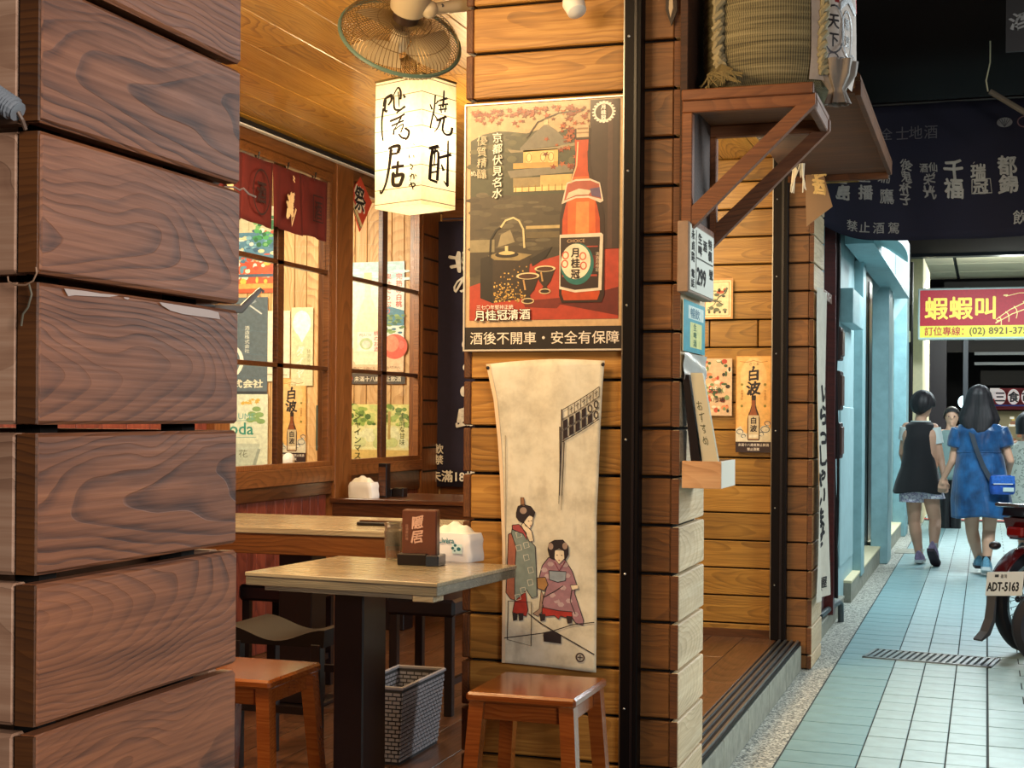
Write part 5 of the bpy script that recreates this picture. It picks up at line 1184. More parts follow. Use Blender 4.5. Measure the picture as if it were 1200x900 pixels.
# straw wrapped barrel
straw = N('woven_straw_mat'); tc = straw.n('ShaderNodeTexCoord').outputs['Object']; sp_ = straw.n('ShaderNodeSeparateXYZ'); straw.l(tc, sp_.inputs[0])
an = straw.math('ARCTAN2', sp_.outputs[1], sp_.outputs[0]); w1 = straw.math('SINE', straw.math('MULTIPLY', an, 190)); nz_ = straw.noise(straw.mapped(tc, (3, 3, 90)), 1.0, 3, .6)
f = straw.math('ADD', straw.math('MULTIPLY', w1, .12), nz_); straw.l(straw.ramp(f, [(.3, srgb('#3a3526')), (.55, srgb('#736a4c')), (.8, srgb('#958c6c'))]), straw.b.inputs['Base Color']); set_rough(straw.b, .85); straw.bump(f, .6, .004)
BYc = 4.66; bc = onY(911, 100, BYc); BR = .236
br = thing('straw_barrel', 'large straw-wrapped sake barrel with rope and printed paper on the bracket shelf', 'barrel', (bc.x, BYc, BZ))
prof = [(.08, .012), (BR * .80, .014), (BR * .90, .03), (BR * .975, .075), (BR * .99, .12)]
zz = .12
while zz < .56: prof += [(BR * 1.0, zz + .006), (BR * .985, zz + .013), (BR * .985, zz + .016)]; zz += .020
prof += [(BR * .9, .60), (.05, .61)]
obj('straw_body', MB().lathe(prof, 64), straw.m, br, smooth='all')
rope = plain('straw_rope', '#8f866a', .85, bump=.5, nscale=120)
def twist(parent, path, r, turns, nm='rope', mat=None):
    for s in (0, math.pi):
        pts = []
        n = len(path)
        for i in range((n - 1) * 8 + 1):
            k = min(n - 2, i // 8); f_ = i / 8 - k; p = Vector(path[k]).lerp(Vector(path[k + 1]), f_); t = (Vector(path[k + 1]) - Vector(path[k])).normalized()
            a_ = t.cross(Vector((.3, .5, .8))).normalized(); b_ = t.cross(a_); th = i / 8 / (n - 1) * turns * 2 * math.pi + s
            pts.append(p + (a_ * math.cos(th) + b_ * math.sin(th)) * r * .6)
        obj(nm, MB().tube(pts, r * .62, 7), mat or rope, parent, smooth=True)
def bp(px_, z, off=.012):   # point on the barrel surface seen in that direction
    for k in range(400):
        th = -math.pi + k * math.pi / 400 * 1.0
        x, y = bc.x + (BR + off) * math.cos(th), BYc + (BR + off) * math.sin(th)
        d = -x * math.sin(TH) + y * math.cos(TH); r_ = x * math.cos(TH) + y * math.sin(TH)
        if 600 + FPX * r_ / d >= px_: break
    return Vector(((BR + off) * math.cos(th), (BR + off) * math.sin(th), z))
twist(br, [bp(842, .56), bp(840, .40), bp(838, .25), bp(838, .13), bp(842, .07)], .019, 9)
twist(br, [bp(966, .56), bp(966, .40), bp(963, .25), bp(960, .12), bp(962, .05)], .016, 9)
tas = MB(); rr = random.Random(4)
for k in range(26):
    e = bp(842 + rr.uniform(-28, 30), .02 + rr.uniform(-.005, .03), .035); tas.tube([bp(842, .085, .02), bp(842 + (k - 13) * 1.2, .06, .04), e], [.006, .005, .002], 5)
tag(obj('rope_tassel', tas, plain('dark_straw_tassel', '#6c5f3c', .9), br), kind='stuff')
# printed paper wrapped on the right flank
def wrapf(u, v, off=.006):
    th = R(-58) + u * R(62); z = .03 + v * .53; k = 1.0 if z > .1 else .93 + .7 * (z - .0)
    rr_ = (BR + off + .003 * math.sin(u * 13 + v * 7)) * min(1, k); return (rr_ * math.cos(th), rr_ * math.sin(th), z)
mb = MB(); mb.grid(wrapf, 20, 16); obj('printed_wrapper', mb, plain('wrapper_paper', '#b0a298', .8, noise=.12, bump=.3, nscale=30), br, smooth='all', fix=False)
a = Art(100, 100, 1, 1)
a.rect(4, 0, 96, 22, '#b8281e', 1); a.poly([(40, 22), (60, 8), (80, 22), (80, 30), (60, 18), (40, 30)], '#2a1a18', 2); a.poly([(10, 0), (30, 0), (38, 22), (4, 22)], '#8c1a1a', 2)
a.ring(30, 52, 17, 26, 2, '#2a2022', 1); a.ring(58, 54, 14, 26, 2, '#2a2022', 1)
a.text('天', 20, 50, 18, '#2a2022', 2, .02); a.text('下', 21, 70, 17, '#2a2022', 2, .02); a.text('無', 50, 48, 15, '#2a2022', 2, .01); a.text('双', 50, 68, 15, '#2a2022', 2, .01)
for x, y in ((30, 84), (45, 88), (62, 86), (76, 80)): a.ring(x, y, 8, 6, 1.6, '#3a2c2c', 2)
def wrap_w(v):
    x, y, z = v; q = Vector(wrapf(.02 + x * .98, .05 + z * .52)); rad = Vector((q.x, q.y, 0)).normalized(); return tuple(q + rad * (.0025 - y))
put('wrapper_print', a.mesh('wrapper_print', M['ink'], wrap_w), br)
mb = MB(); g0 = bp(975, .06, .0)
def gth(u, v):
    th = 2 * math.pi * u; r = (.058, .05, .030, .034)[min(3, int(v * 3.01))]; k_ = v * 3; i_ = min(2, int(k_)); rr_ = (.060, .050, .022, .036); r = rr_[i_] + (rr_[i_ + 1] - rr_[i_]) * (k_ - i_)
    f_ = 1 + .16 * math.sin(th * 7 + v * 2) + .06 * math.sin(th * 13); return (g0.x + r * f_ * math.cos(th) + .01 * v, g0.y + r * f_ * math.sin(th), g0.z + .03 - .13 * v)
mb.grid(gth, 56, 12, closed_u=True); obj('gathered_paper', mb, plain('gathered_paper', '#7c726a', .7, bump=.5, nscale=40), br, smooth='all')

# ================================================================== SMALL ROOF OVER THE ENTRANCE
aw = thing('entrance_canopy', 'small brown boarded canopy sticking out over the entrance', 'canopy', (-.9, 5.2, 2.51))
cw_ = wood('canopy_board', *S('#1e0e04', '#46260c', '#5c3716'), rings=50, rough=.9); L_ = 1.75
obj('soffit_board', MB().box((0, .0, 0), (.46, L_, .015), .002), cw_, aw)
obj('fascia', MB().box((.455, 0, -.01), (.475, L_, .04), .002), cw_, aw)
obj('roof_board', MB().prism([(.475, .04), (.475, .055), (.0, .60), (0, .575)], -.03, L_ + .02), cw_, aw)
obj('gable', MB().prism([(0, .015), (.45, .015), (0, .56)], -.005, .012), cw_, aw); obj('gable', MB().prism([(0, .015), (.45, .015), (0, .56)], L_ - .012, L_), cw_, aw)
for y in (L_ - .03,): obj('bearer', MB().box((0, y, -.03), (.46, y + .03, 0), .002), cw_, aw)
# paper charm and tassel under the canopy
q = onY(958, 205, 6.9); pc = thing('folded_charm', 'tan folded paper charm with gold writing under the canopy', 'charm', tuple(q))
obj('paper_fold', MB().prism([(-.05, -.24), (.07, -.15), (-.0, .10), (-.03, .16), (-.06, .13)], 0, .006), plain('tan_paper', '#8a6a48', .7), pc)
a = Art(100, 240, .11, .3); a.vtext('福酒', 30, 60, 60, '#e8c27a', 1, .04, brush=1.4); put('lettering', a.mesh('lettering', M['inkmatt']), pc, (-.06, -.0005, -.17))
q = onY(935, 185, 6.6); ts = thing('straw_tassel', 'white paper and straw tassel hanging by the black post', 'tassel', tuple(q)); mb = MB(); rr = random.Random(8)
for k in range(16): mb.tube([(0, 0, .1), (rr.uniform(-.03, .03), rr.uniform(-.02, .02), .0), (rr.uniform(-.045, .045), rr.uniform(-.03, .03), rr.uniform(-.16, -.06))], [.004, .006, .002], 5)
tag(obj('strands', mb, plain('pale_straw', '#cfc6b2', .8), ts), kind='stuff'); obj('knot', MB().lathe([(.005, .1), (.014, .08), (.006, .05)], 10), plain('knot', '#8a7c58', .8), ts); obj('string', MB().tube([(0, 0, .1), (0, 0, .30)], .002, 5), M['black'], ts)
q = onY(905, 152, 6.4); gl_ = thing('shade_lamp', 'small lit white lamp in the entrance behind the braces', 'lamp', tuple(q))
obj('shade', MB().lathe([(.02, .07), (.05, .04), (.055, -.05), (.045, -.06)], 16), plain('lit_shade', '#fff3d8', .5, emis=1.6), gl_, smooth=True); obj('stem', MB().tube([(0, 0, .06), (0, 0, .22)], .006, 6), M['black'], gl_)
bulb = bpy.data.lights.new('entrance_bulb', 'POINT'); bulb.energy = 7; bulb.color = (1, .76, .42); bulb.shadow_soft_size = .08
bo = bpy.data.objects.new('entrance_bulb', bulb); COL.objects.link(bo); bo.location = (q.x - .1, q.y - .2, q.z - .14)

# ================================================================== SIGNS AND BOARDS ON THE STREET SIDE OF THE PILLAR
SX = -.866
a0, a1 = onX(808.5, 258, SX), onX(837, 279, SX); z0 = onX(808.5, 342, SX).z; z1 = a0.z
ps = thing('number_sign', 'white numbered sign in a wooden box on the pillar side', 'sign', (-.905, a0.y, z0)); dY = a1.y - a0.y
obj('box', MB().box((0, 0, 0), (.036, dY, z1 - z0), .003), plain('weathered_box', '#8d7562', .6, noise=.15), ps)
obj('face', MB().box((.036, .008, .008), (.039, dY - .008, z1 - z0 - .008)), plain('sign_face', '#c9c8ba', .5), ps)
a = Art(100, 100, dY, z1 - z0); K2 = '#2a2622'
a.rect(24, 8, 26, 92, '#4a463e', 1); a.rect(26, 46, 94, 48, '#4a463e', 1)
a.vtext('永貞路', 6, 10, 15, K2, 1, .02, sx=.9); a.vtext('電話', 6, 66, 13, K2, 1, .02)
a.vtext('生啤', 32, 10, 16, K2, 1, .03); a.vtext('酒', 52, 16, 17, K2, 1, .03); a.vtext('特價', 74, 10, 16, K2, 1, .03)
a.text('299', 28, 84, 34, K2, 1, .03, sx=.72); a.vtext('號', 78, 54, 16, K2, 1, .03)
put('lettering', a.mesh('lettering', M['inkmatt']), ps, (.0395, 0, 0), (0, 0, R(90)))
a0, a1 = onX(800, 350, -.905), onX(825, 420, -.905); z1 = onX(800, 350, -.905).z; z0 = onX(800, 411, -.905).z
tp_ = sheet('teal_flyer', 'teal and yellow flyer under the numbered sign on the pillar side', 'flyer', (-.903, a0.y, z0), a1.y - a0.y, z1 - z0, R(90))
a = Art(100, 100, a1.y - a0.y, z1 - z0); a.rect(0, 0, 100, 100, '#3f9aa6', 1); a.rect(22, 8, 92, 34, '#cfe0d8', 2); a.rect(30, 40, 84, 90, '#d9d98c', 2); a.vtext('生啤酒', 44, 42, 15, '#3f6f4a', 3, .02); a.text('暢飲', 30, 30, 22, '#2f6f86', 3, .01)
put('printed_picture', a.mesh('printed_picture', M['ink']), tp_, (0, -.0004, 0))
mb = MB(); a1 = onX(825, 420, -.905); a0 = onX(799, 420, -.905)
mb.grid(lambda u, v: (.005 + .0025 * math.sin(v * 9 + u * 5) + .0015 * math.sin(u * 13), (a1.y - a0.y) * u, .085 * v), 8, 12); cvr = thing('plastic_cover', 'crumpled clear-white plastic sheet below the teal flyer', 'cover', (-.903, a0.y, 1.487)); obj('sheet', mb, plain('cloudy_plastic', '#c9c6bd', .3, coat=.5, bump=.4, nscale=25), cvr, smooth='all')
# wooden box holding boards
q0, q1 = onY(799, 572, 4.45), onY(845, 541, 4.45)
bx_ = thing('wooden_box', 'small pale wooden box holding boards, fixed to the pillar corner', 'box', (q0.x, 4.45, q0.z)); bw2, bh2 = q1.x - q0.x, q1.z - q0.z; bd = .26
pw2 = wood('pale_box_wood', *S('#8a5f3c', '#b98d63', '#cfa67c'), rings=60, rough=.55)
obj('front_panel', MB().box((0, 0, 0), (bw2, .01, bh2), .001), pw2, bx_); obj('side_panel', MB().box((bw2 - .01, .01, 0), (bw2, bd, bh2), .001), plain('white_laminate', '#ded8c8', .5), bx_)
obj('back_panel', MB().box((0, bd, 0), (bw2, bd + .01, bh2)), pw2, bx_); obj('bottom_panel', MB().box((0, .01, 0), (bw2 - .01, bd, .008)), pw2, bx_)
b1, b2 = onY(824, 437, 4.5), onY(843, 545, 4.5)
mbd = thing('menu_board', 'pale slanting menu board standing in the wooden box', 'board', tuple(b2)); dx = b1.x - b2.x; dz_ = b1.z - b2.z
m = MB(); m.prism([(0, 0), (dx, dz_), (dx - .038, dz_), (-.05, 0)], -.012, .012); obj('panel', m, plain('silver_board', '#c9c2a8', .35), mbd)
a = Art(30, 100, .05, dz_); a.vtext('おすすめ', 8, 30, 12, '#5a5a3c', 1, 0, brush=1); put('lettering', a.mesh('lettering', M['inkmatt'], lambda v: (v[0] - .05 + dx * v[2] / dz_, v[1] - .0125, v[2])), mbd)
m = MB(); m.prism([(-.055, 0), (dx - .042, dz_ * .98), (dx - .062, dz_ * .98), (-.085, 0)], -.02, .10); obj('dark_frame', m, M['black'], mbd)
sv = thing('card_holder', 'small glass card holder leaning behind the slanting board', 'card holder', (q0.x + .035, 4.52, q0.z + .03)); obj('panel', MB().prism([(-.02, 0), (.035, 0), (.03, .14), (.005, .16)], 0, .006), plain('silvery_glass', '#b9c0c2', .1, .6), sv)

# hanging white cloth on the far pillar
a0, a1 = onX(952.5, 500, -.89), onX(968, 500, -.89); zt_, zb_ = onX(955, 335, -.88).z, onX(960, 700, -.88).z
hc = thing('wall_cloth', 'long white cloth with brush writing hung on the far pillar side', 'cloth', (-.888, a0.y + .03, zb_)); hw_, hh_ = .42, zt_ - zb_
def cf(u, v): return (.02 + .014 * math.sin(u * 8 + v * 5) * (1 - v * .4) + .02 * (1 - v) * u, hw_ * u * (1 - .05 * v), hh_ * v)
mb = MB(); mb.grid(cf, 14, 30); obj('cloth', mb, plain('off_white_cloth', '#cfc8b8', .9, noise=.08), hc, smooth='all', fix=False)
a = Art(60, 300, hw_, hh_); 
for i, ch in enumerate('いらっしゃいませ'): a.text(ch, 18, 110 + i * 20, 22, '#1d1a1c', 1, .04, brush=1)
a.text('居酒屋', 12, 290, 12, '#1d1a1c', 1, .02)
put('brush_lettering', a.mesh('brush_lettering', M['inkmatt'], lambda v: (cf(v[0] / hw_, v[2] / hh_)[0] + .003 - v[1], v[0], v[2])), hc)

# ================================================================== NAVY STREET BANNER
BY = 9.0; z_b, z_t = onY(1100, 277, BY).z, onY(1100, 119, BY).z; xb0, xb1 = onY(962, 200, BY).x, onY(1262, 200, BY).x; bw3, bh3 = xb1 - xb0, z_t - z_b
sb2 = thing('street_banner', 'wide dark navy banner with white sake names across the arcade', 'banner', (xb0, BY, z_b))
def bf(u, v): return (bw3 * u, .012 * math.sin(u * 22 + v * 2) * (1 - v) + .01 * math.sin(u * 9), bh3 * v + (.10 * max(0, 1 - u / .22) ** 2 * (1 - v) if u < .22 else 0) - .02 * math.sin(u * 3) * (1 - v))
mb = MB(); mb.grid(bf, 60, 14); pn = obj('cloth', mb, plain('navy_banner_cloth', '#100d24', .85, noise=.12, nscale=5), sb2, smooth='all', fix=False); m = pn.modifiers.new('t', 'SOLIDIFY'); m.thickness = .002
a = Art(300, 158, bw3, bh3); g1, g2, g3 = '#6f6a6c', '#a9a49c', '#8f8a86'
def B(x, y): return x - 962, y - 119
for ch, x in zip('士地酒', (1052, 1068, 1086)): a.text(ch, *B(x, 160), 17, '#5c575c', 1, .0)
a.text('全', *B(1034, 159), 15, '#5c575c', 1)
cols = [('富士高砂', 980, 190, 15, 1), ('重播', 1010, 198, 15, 1), ('瑞鷹', 1032, 198, 16, 1), ('賀茂金子', 1058, 184, 14, 1.2), ('酒仙栄光', 1085, 190, 12, 1)]
a.text('萱', *B(977, 213), 19, g3, 1, .03, brush=.8); a.text('島', *B(979, 233), 20, g3, 1, .03, brush=1)
a.text('重', *B(1008, 208), 15, g3, 1, .02); a.text('播', *B(1008, 228), 18, g3, 1, .03)
a.text('瑞', *B(1030, 209), 16, g3, 1, .01, brush=.8); a.text('鷹', *B(1033, 233), 19, g3, 1, .01, brush=.6)
for i, ch in enumerate('後鬼杯子'): a.text(ch, *B(1058, 196 + i * 13), 14, g3, 1, .02, brush=1.2)
a.text('酒仙', *B(1081, 199), 11, g3, 1, .02, brush=.6); a.text('栄', *B(1086, 213), 14, g3, 1, .02, brush=1); a.text('光', *B(1086, 229), 16, g3, 1, .03, brush=1.4)
a.text('千', *B(1110, 207), 24, g2, 1, .03, brush=.5); a.text('福', *B(1110, 229), 24, g2, 1, .03, brush=.6)
a.outline([B(1144, 192), B(1146, 190)], 1, g2, 1); a.text('瑞', *B(1141, 208), 18, g2, 1, .03); a.outline([B(1143, 210), B(1164, 210), B(1166, 226), B(1143, 226)], 1.2, g2, 1); a.text('冠', *B(1144, 225), 18, g2, 1, .03)
a.text('都', *B(1172, 205), 23, g2, 1, .03, brush=.6); a.text('錦', *B(1174, 226), 22, g2, 1, .03, brush=.6)
for ch, x in zip('禁止酒駕', (994, 1009, 1026, 1044)): a.text(ch, *B(x, 268), 14, g3, 1, .01, brush=.3)
a.text('飲酒過量', *B(1190, 262), 17, g2, 1, .01)
a.ell(*B(1180, 147), 9, 5.5, '#8c8788', 1); 
for k in range(-2, 3): a.line([B(1180, 152), B(1180 + k * 3.6, 142.5)], .7, '#4a464c', 2)
a.ring(*B(1203, 147), 8, 6, 1.4, '#7a5a5c', 1)
put('lettering', a.mesh('lettering', M['inkmatt'], lambda v: (lambda q: (q[0], q[1] - .0035 + v[1], q[2]))(bf(v[0] / bw3, v[2] / bh3))), sb2)
obj('rod', MB().tube([(-.1, 0, bh3), (bw3, 0, bh3)], .012, 8), M['black'], sb2)
q0, q1 = onY(1160, 107, 8.4), onY(1215, 140, 8.4)
st_ = thing('pale_rod', 'pale wooden rod slanting in front of the navy banner', 'rod', tuple(q0)); obj('rod', MB().tube([(0, 0, 0), tuple(q1 - q0)], .016, 8), plain('pale_rod', '#6a5c4c', .7), st_, smooth=True); obj('cord', MB().tube([(-.01, 0, .0), (-.02, 0, .06), (0, 0, .16), (0, 0, .5)], .004, 6), M['cream'], st_)
q = onY(1192, 30, 7.2); sc_ = thing('shop_sign', 'dark board with faint white script at the top right', 'sign', tuple(q)); obj('board', MB().box((-.05, 0, -.12), (.6, .02, .25)), plain('dark_sign_board', '#1c1412', .8), sc_)
a = Art(100, 60, .3, .15); a.text('酒場', 0, 40, 34, '#7a7470', 1, .02, brush=1.6); put('lettering', a.mesh('lettering', M['inkmatt']), sc_, (-.04, -.0005, -.06))

# draped teal canvas between pillar and shutter box
q = onY(990, 262, 9.6); cv = thing('canvas_awning', 'rumpled pale teal canvas under the left end of the navy banner', 'awning', (-.90, 9.1, 2.56))
mb = MB(); mb.grid(lambda u, v: (.02 + .30 * v + .02 * math.sin(u * 9), 2.2 * u, .18 - .13 * v - .05 * u + .03 * math.sin(u * 7 + v * 3)), 20, 8); pn = obj('canvas', mb, plain('teal_canvas', '#9cc0c2', .8), cv, smooth='all', fix=False); m = pn.modifiers.new('t', 'SOLIDIFY'); m.thickness = .003

# ================================================================== RED SHRIMP SIGN
SY = 18.9; c0, c1 = onY(1075.5, 398, SY), onY(1240, 335, SY); sw, sh2 = c1.x - c0.x, c1.z - c0.z
sg = thing('lightbox_sign', 'red and yellow lit restaurant sign with a shrimp at the end of the walkway', 'sign', (c0.x, SY, c0.z))
obj('casing', MB().box((0, 0, 0), (sw, .16, sh2), .01), plain('sign_frame_white', '#cfe2dc', .4), sg)
inkE = ink('lit_sign_ink', .4, emis=.55)
a = Art(1008 * 1.18 * 1.03, 450, sw - .05, sh2 - .05)
a.rect(0, 0, 1226, 340, '#a81c2c', 1); a.rect(0, 340, 1226, 450, '#dcd84c', 1)
for i, ch in enumerate('蝦蝦叫'):
    a.text(ch, 40 + i * 225, 258, 225, '#f4e05c', 3, .022, sx=.98)
a.text('訂位專線：', 40, 425, 88, '#b0342a', 2, .015, sx=.95); a.text('(02) 8921-3757', 450, 420, 88, '#6a4a1c', 2, .02, sx=1.05)
Y_ = '#f0dc8c'
pts = [(700, 300), (760, 260), (830, 215), (910, 180), (1000, 140), (1100, 110), (1220, 100)]; a.line(pts, 70, Y_, 2, (.5, 1.3)); a.line(pts, 52, '#b8303a', 3, (.4, 1.3))
for i in range(6):
    p, q = Vector(pts[i]), Vector(pts[i + 1]); c = (p + q) / 2; d_ = (q - p).normalized(); nn_ = Vector((-d_.y, d_.x)); w_ = 22 + i * 8; a.line([tuple(c + nn_ * w_), tuple(c + d_ * 8), tuple(c - nn_ * w_)], 9, Y_, 4)
    a.line([tuple(c + nn_ * w_), tuple(c + nn_ * (w_ + 38) - d_ * 26)], 8, Y_, 4)
a.line([(690, 320), (740, 290), (700, 300)], 12, Y_, 4); a.line([(780, 70), (900, 40), (1060, 40), (1220, 70)], 6, Y_, 4); a.line([(760, 60), (800, 58)], 12, Y_, 4)
put('lit_face', a.mesh('lit_face', inkE), sg, (.025, -.002, .025))
# distant red sign, yellow stall front
q0, q1 = onY(1160, 480, 27.6), onY(1250, 455, 27.6)
rs = thing('shop_sign', 'distant red sign with white characters over the stalls', 'sign', tuple(q0)); w_, h_ = q1.x - q0.x, q1.z - q0.z
obj('panel', MB().box((0, 0, 0), (w_, .05, h_)), plain('red_sign_panel', '#c0303c', .5), rs)
a = Art(90, 25, w_, h_); a.poly([(0, 0), (12, 0), (2, 16), (0, 18)], '#e8dfd8', 1); a.rect(0, 19, 90, 21, '#2b2f6c', 1)
for i, ch in enumerate('三食市'): a.ell(12 + i * 16, 10, 7, 9, '#f4e4e0', 1.5); a.text(ch, 5.5 + i * 16, 15, 13, '#2a2a30', 3, .03)
put('lit_face', a.mesh('lit_face', ink('lit_sign_ink2', .4, emis=.5)), rs, (0, -.002, 0))
q0, q1 = onY(1165, 520, 27.9), onY(1250, 482, 27.9)
sl2 = thing('stall_front', 'pale yellow lit stall front below the distant red sign', 'stall', tuple(q0)); w_, h_ = q1.x - q0.x, q1.z - q0.z
obj('back_panel', MB().box((0, 0, 0), (w_, .05, h_)), plain('stall_panel', '#c9b88a', .5), sl2)
a = Art(85, 38, w_, h_); rnd = random.Random(2)
for k in range(26): x, y = rnd.uniform(0, 78), rnd.uniform(6, 34); a.rect(x, y, x + rnd.uniform(3, 9), y + rnd.uniform(2, 6), rnd.choice(['#e8dca0', '#6a8f96', '#d0b04c', '#3a3430', '#e6e2d0', '#8a5c3c']), 1 + k * .1)
put('lit_face', a.mesh('lit_face', ink('lit_stall_ink', .4, emis=.7)), sl2, (0, -.002, 0))
q = onY(1129, 471, 26.0); lm = thing('street_lamp', 'small bluish white lamp by the dark shop post', 'lamp', tuple(q)); mb = MB(); ball(mb, (0, 0, 0), .09, (1, 1, 1.2), 12); obj('globe', mb, plain('lamp_globe', '#cfeef4', .5, emis=2.5), lm, smooth='all'); obj('stem', MB().tube([(0, .05, 0), (0, .3, .05)], .02, 6), M['black'], lm)

# ================================================================== DETAILS ON THE NEAR PILLAR
def near(px, py, dx=.0): return onX(px, py, -.9 + dx)
q = onY(8, 118, 1.2); cg = thing('cable_conduit', 'ribbed grey conduit at the near pillar corner', 'conduit', tuple(q))
p0, p1 = onY(-40, 90, 1.212), onY(21, 131, 1.212); n_ = 60; pts = [p0.lerp(p1, k / n_) - q for k in range(n_ + 1)]
obj('ribbed_tube', MB().tube(pts, [(.0105 if k % 3 else .0125) * (1 if k < n_ - 3 else .8) for k in range(n_ + 1)], 12), M['greycable'], cg, smooth=False)
obj('wire', MB().tube([p1 - q, onY(26, 140, 1.215) - q, onY(30, 152, 1.22) - q], .0022, 6), plain('tan_wire', '#5d4638', .5), cg)
wq = onY(25, 330, 1.218); wr_ = thing('wire_loop', 'thin tan wire loop in the gap of the near pillar', 'wire', tuple(wq))
obj('loop', MB().tube([onY(x, y, 1.214) - wq for x, y in ((9, 324), (10, 330), (18, 334), (30, 334), (39, 329), (43, 320), (42, 313))], .0009, 6), plain('copper_wire', '#a8856c', .4, .3), wr_, smooth=True)
obj('grey_wire', MB().tube([onY(x, y, 1.2185) - wq for x, y in ((34, 333), (37, 345), (33, 360), (27, 368), (25, 382))], .0011, 6), plain('grey_wire', '#6f6a5c', .4, .3), wr_, smooth=True)
pt_ = near(75, 338, .0005); pn_ = thing('paint_patch', 'chipped white paint along the top edge of the fourth near plank', 'paint', (-.8995, pt_.y, pt_.z))
def strip_px(pts, nm):
    vs = [near(x, y, .0012) - Vector((-.8995, pt_.y, pt_.z)) for x, y in pts]; m = MB(); m.add([tuple(v) for v in vs], [tuple(range(len(vs)))]); obj(nm, m, plain('chipped_white', '#b8a6a0', .7, bump=.4), pn_)
strip_px([(75, 338), (100, 341), (118, 344), (140, 346), (128, 348), (104, 347), (88, 346), (80, 347)], 'chip'); strip_px([(145, 348), (152, 349), (150, 351), (146, 350)], 'chip'); strip_px([(187, 354), (200, 356), (225, 360), (245, 363), (256, 366), (258, 374), (235, 371), (214, 368), (200, 364), (190, 358)], 'chip')
q = onY(283, 362, 1.70); ck = thing('metal_clip', 'grey metal clip sticking out past the near pillar edge', 'clip', tuple(q)); obj('plate', MB().tube([(-.04, -.075, 0), (-.03, -.02, 0), (0, 0, .0), (.012, .002, .012), (.026, .004, .026), (.03, .004, .022)], [.006, .006, .006, .0045, .003, .002], 8), plain('grey_clip', '#8c8d8c', .35, .5), ck, smooth=True)
q = onY(279, 221, 1.69); wc = thing('cable_tie', 'thin pale wire tied at the near pillar edge', 'wire', tuple(q)); obj('wire', MB().tube([(-.02, 0, .003), (-.005, 0, .002), (.002, 0, -.002), (.008, 0, .0), (.016, .0, -.008), (.026, 0, -.012)], .0013, 6), plain('pale_wire', '#a89c90', .5), wc, smooth=True)
q = onZ(886, 742, .157); ft = thing('door_stop', 'small shiny metal fitting on the entrance floor by the wall', 'fitting', tuple(q + Vector((0, -.05, 0)))); obj('cup', MB().lathe([(.02, 0), (.022, .01), (.012, .02), (.014, .06), (.02, .065)], 14), M['steel'], ft, smooth=True); obj('rod', MB().tube([(-.1, .02, .075), (.0, .02, .068), (.12, .02, .072)], .005, 6), M['steel'], ft)
# ================================================================== PEOPLE
skin_m = plain('skin', '#c99b80', .55, noise=.06, nscale=6); hair_k = N('dark_hair'); tc = hair_k.n('ShaderNodeTexCoord').outputs['Object']
hf = hair_k.noise(hair_k.mapped(tc, (60, 60, 3)), 1, 3, .6); hair_k.l(hair_k.ramp(hf, [(.35, srgb('#0f0d10')), (.7, srgb('#2b2528'))]), hair_k.b.inputs['Base Color']); set_rough(hair_k.b, .55); hair_k.bump(hf, .6, .004); hair_m = hair_k.m
def remeshed(mb, voxel, mat, name, smooth_it=4):
    me = mb.mesh('tmp', mat); o = put('tmp', me); m = o.modifiers.new('r', 'REMESH'); m.mode = 'VOXEL'; m.voxel_size = voxel
    s_ = o.modifiers.new('s', 'SMOOTH'); s_.iterations = smooth_it; s_.factor = .5
    dg = bpy.context.evaluated_depsgraph_get(); r = bpy.data.meshes.new_from_object(o.evaluated_get(dg)); bpy.data.objects.remove(o)
    r.name = name; r.materials.clear(); r.materials.append(mat); r.polygons.foreach_set('use_smooth', [True] * len(r.polygons)); return r
def rot_to(d):  # orientation with local +Y along d (facing), z up
    return Matrix.Rotation(math.atan2(-d[0], d[1]), 4, 'Z')
def head_mesh(mb, c, s, face):
    """c = head centre, s = head height, face = facing direction"""
    Mx = Matrix.Translation(c) @ rot_to(face)
    prof = [(.001, -.5), (.13, -.49), (.22, -.42), (.29, -.28), (.335, -.1), (.36, .1), (.35, .25), (.28, .40), (.15, .48), (.001, .5)]
    mb.lathe([(r * s, z * s) for r, z in prof], 20, Mx @ Matrix.Diagonal((.95, 1.12, 1, 1)) @ Matrix.Translation((0, -.02 * s, 0)))
    cone(mb, Mx @ Vector((0, .36 * s, .04 * s)), .028 * s, Mx @ Vector((0, .43 * s, -.10 * s)), .05 * s, 8)        # nose
    cone(mb, Mx @ Vector((-.07 * s, .33 * s, -.24 * s)), .035 * s, Mx @ Vector((.07 * s, .33 * s, -.24 * s)), .035 * s, 8)   # lips
    cone(mb, Mx @ Vector((0, .22 * s, -.40 * s)), .10 * s, Mx @ Vector((0, .28 * s, -.40 * s)), .08 * s, 8)        # chin
    for q in (-1, 1): cone(mb, Mx @ Vector((q * .34 * s, -.02 * s, .03 * s)), .05 * s, Mx @ Vector((q * .33 * s, .0, -.10 * s)), .035 * s, 8)   # ears
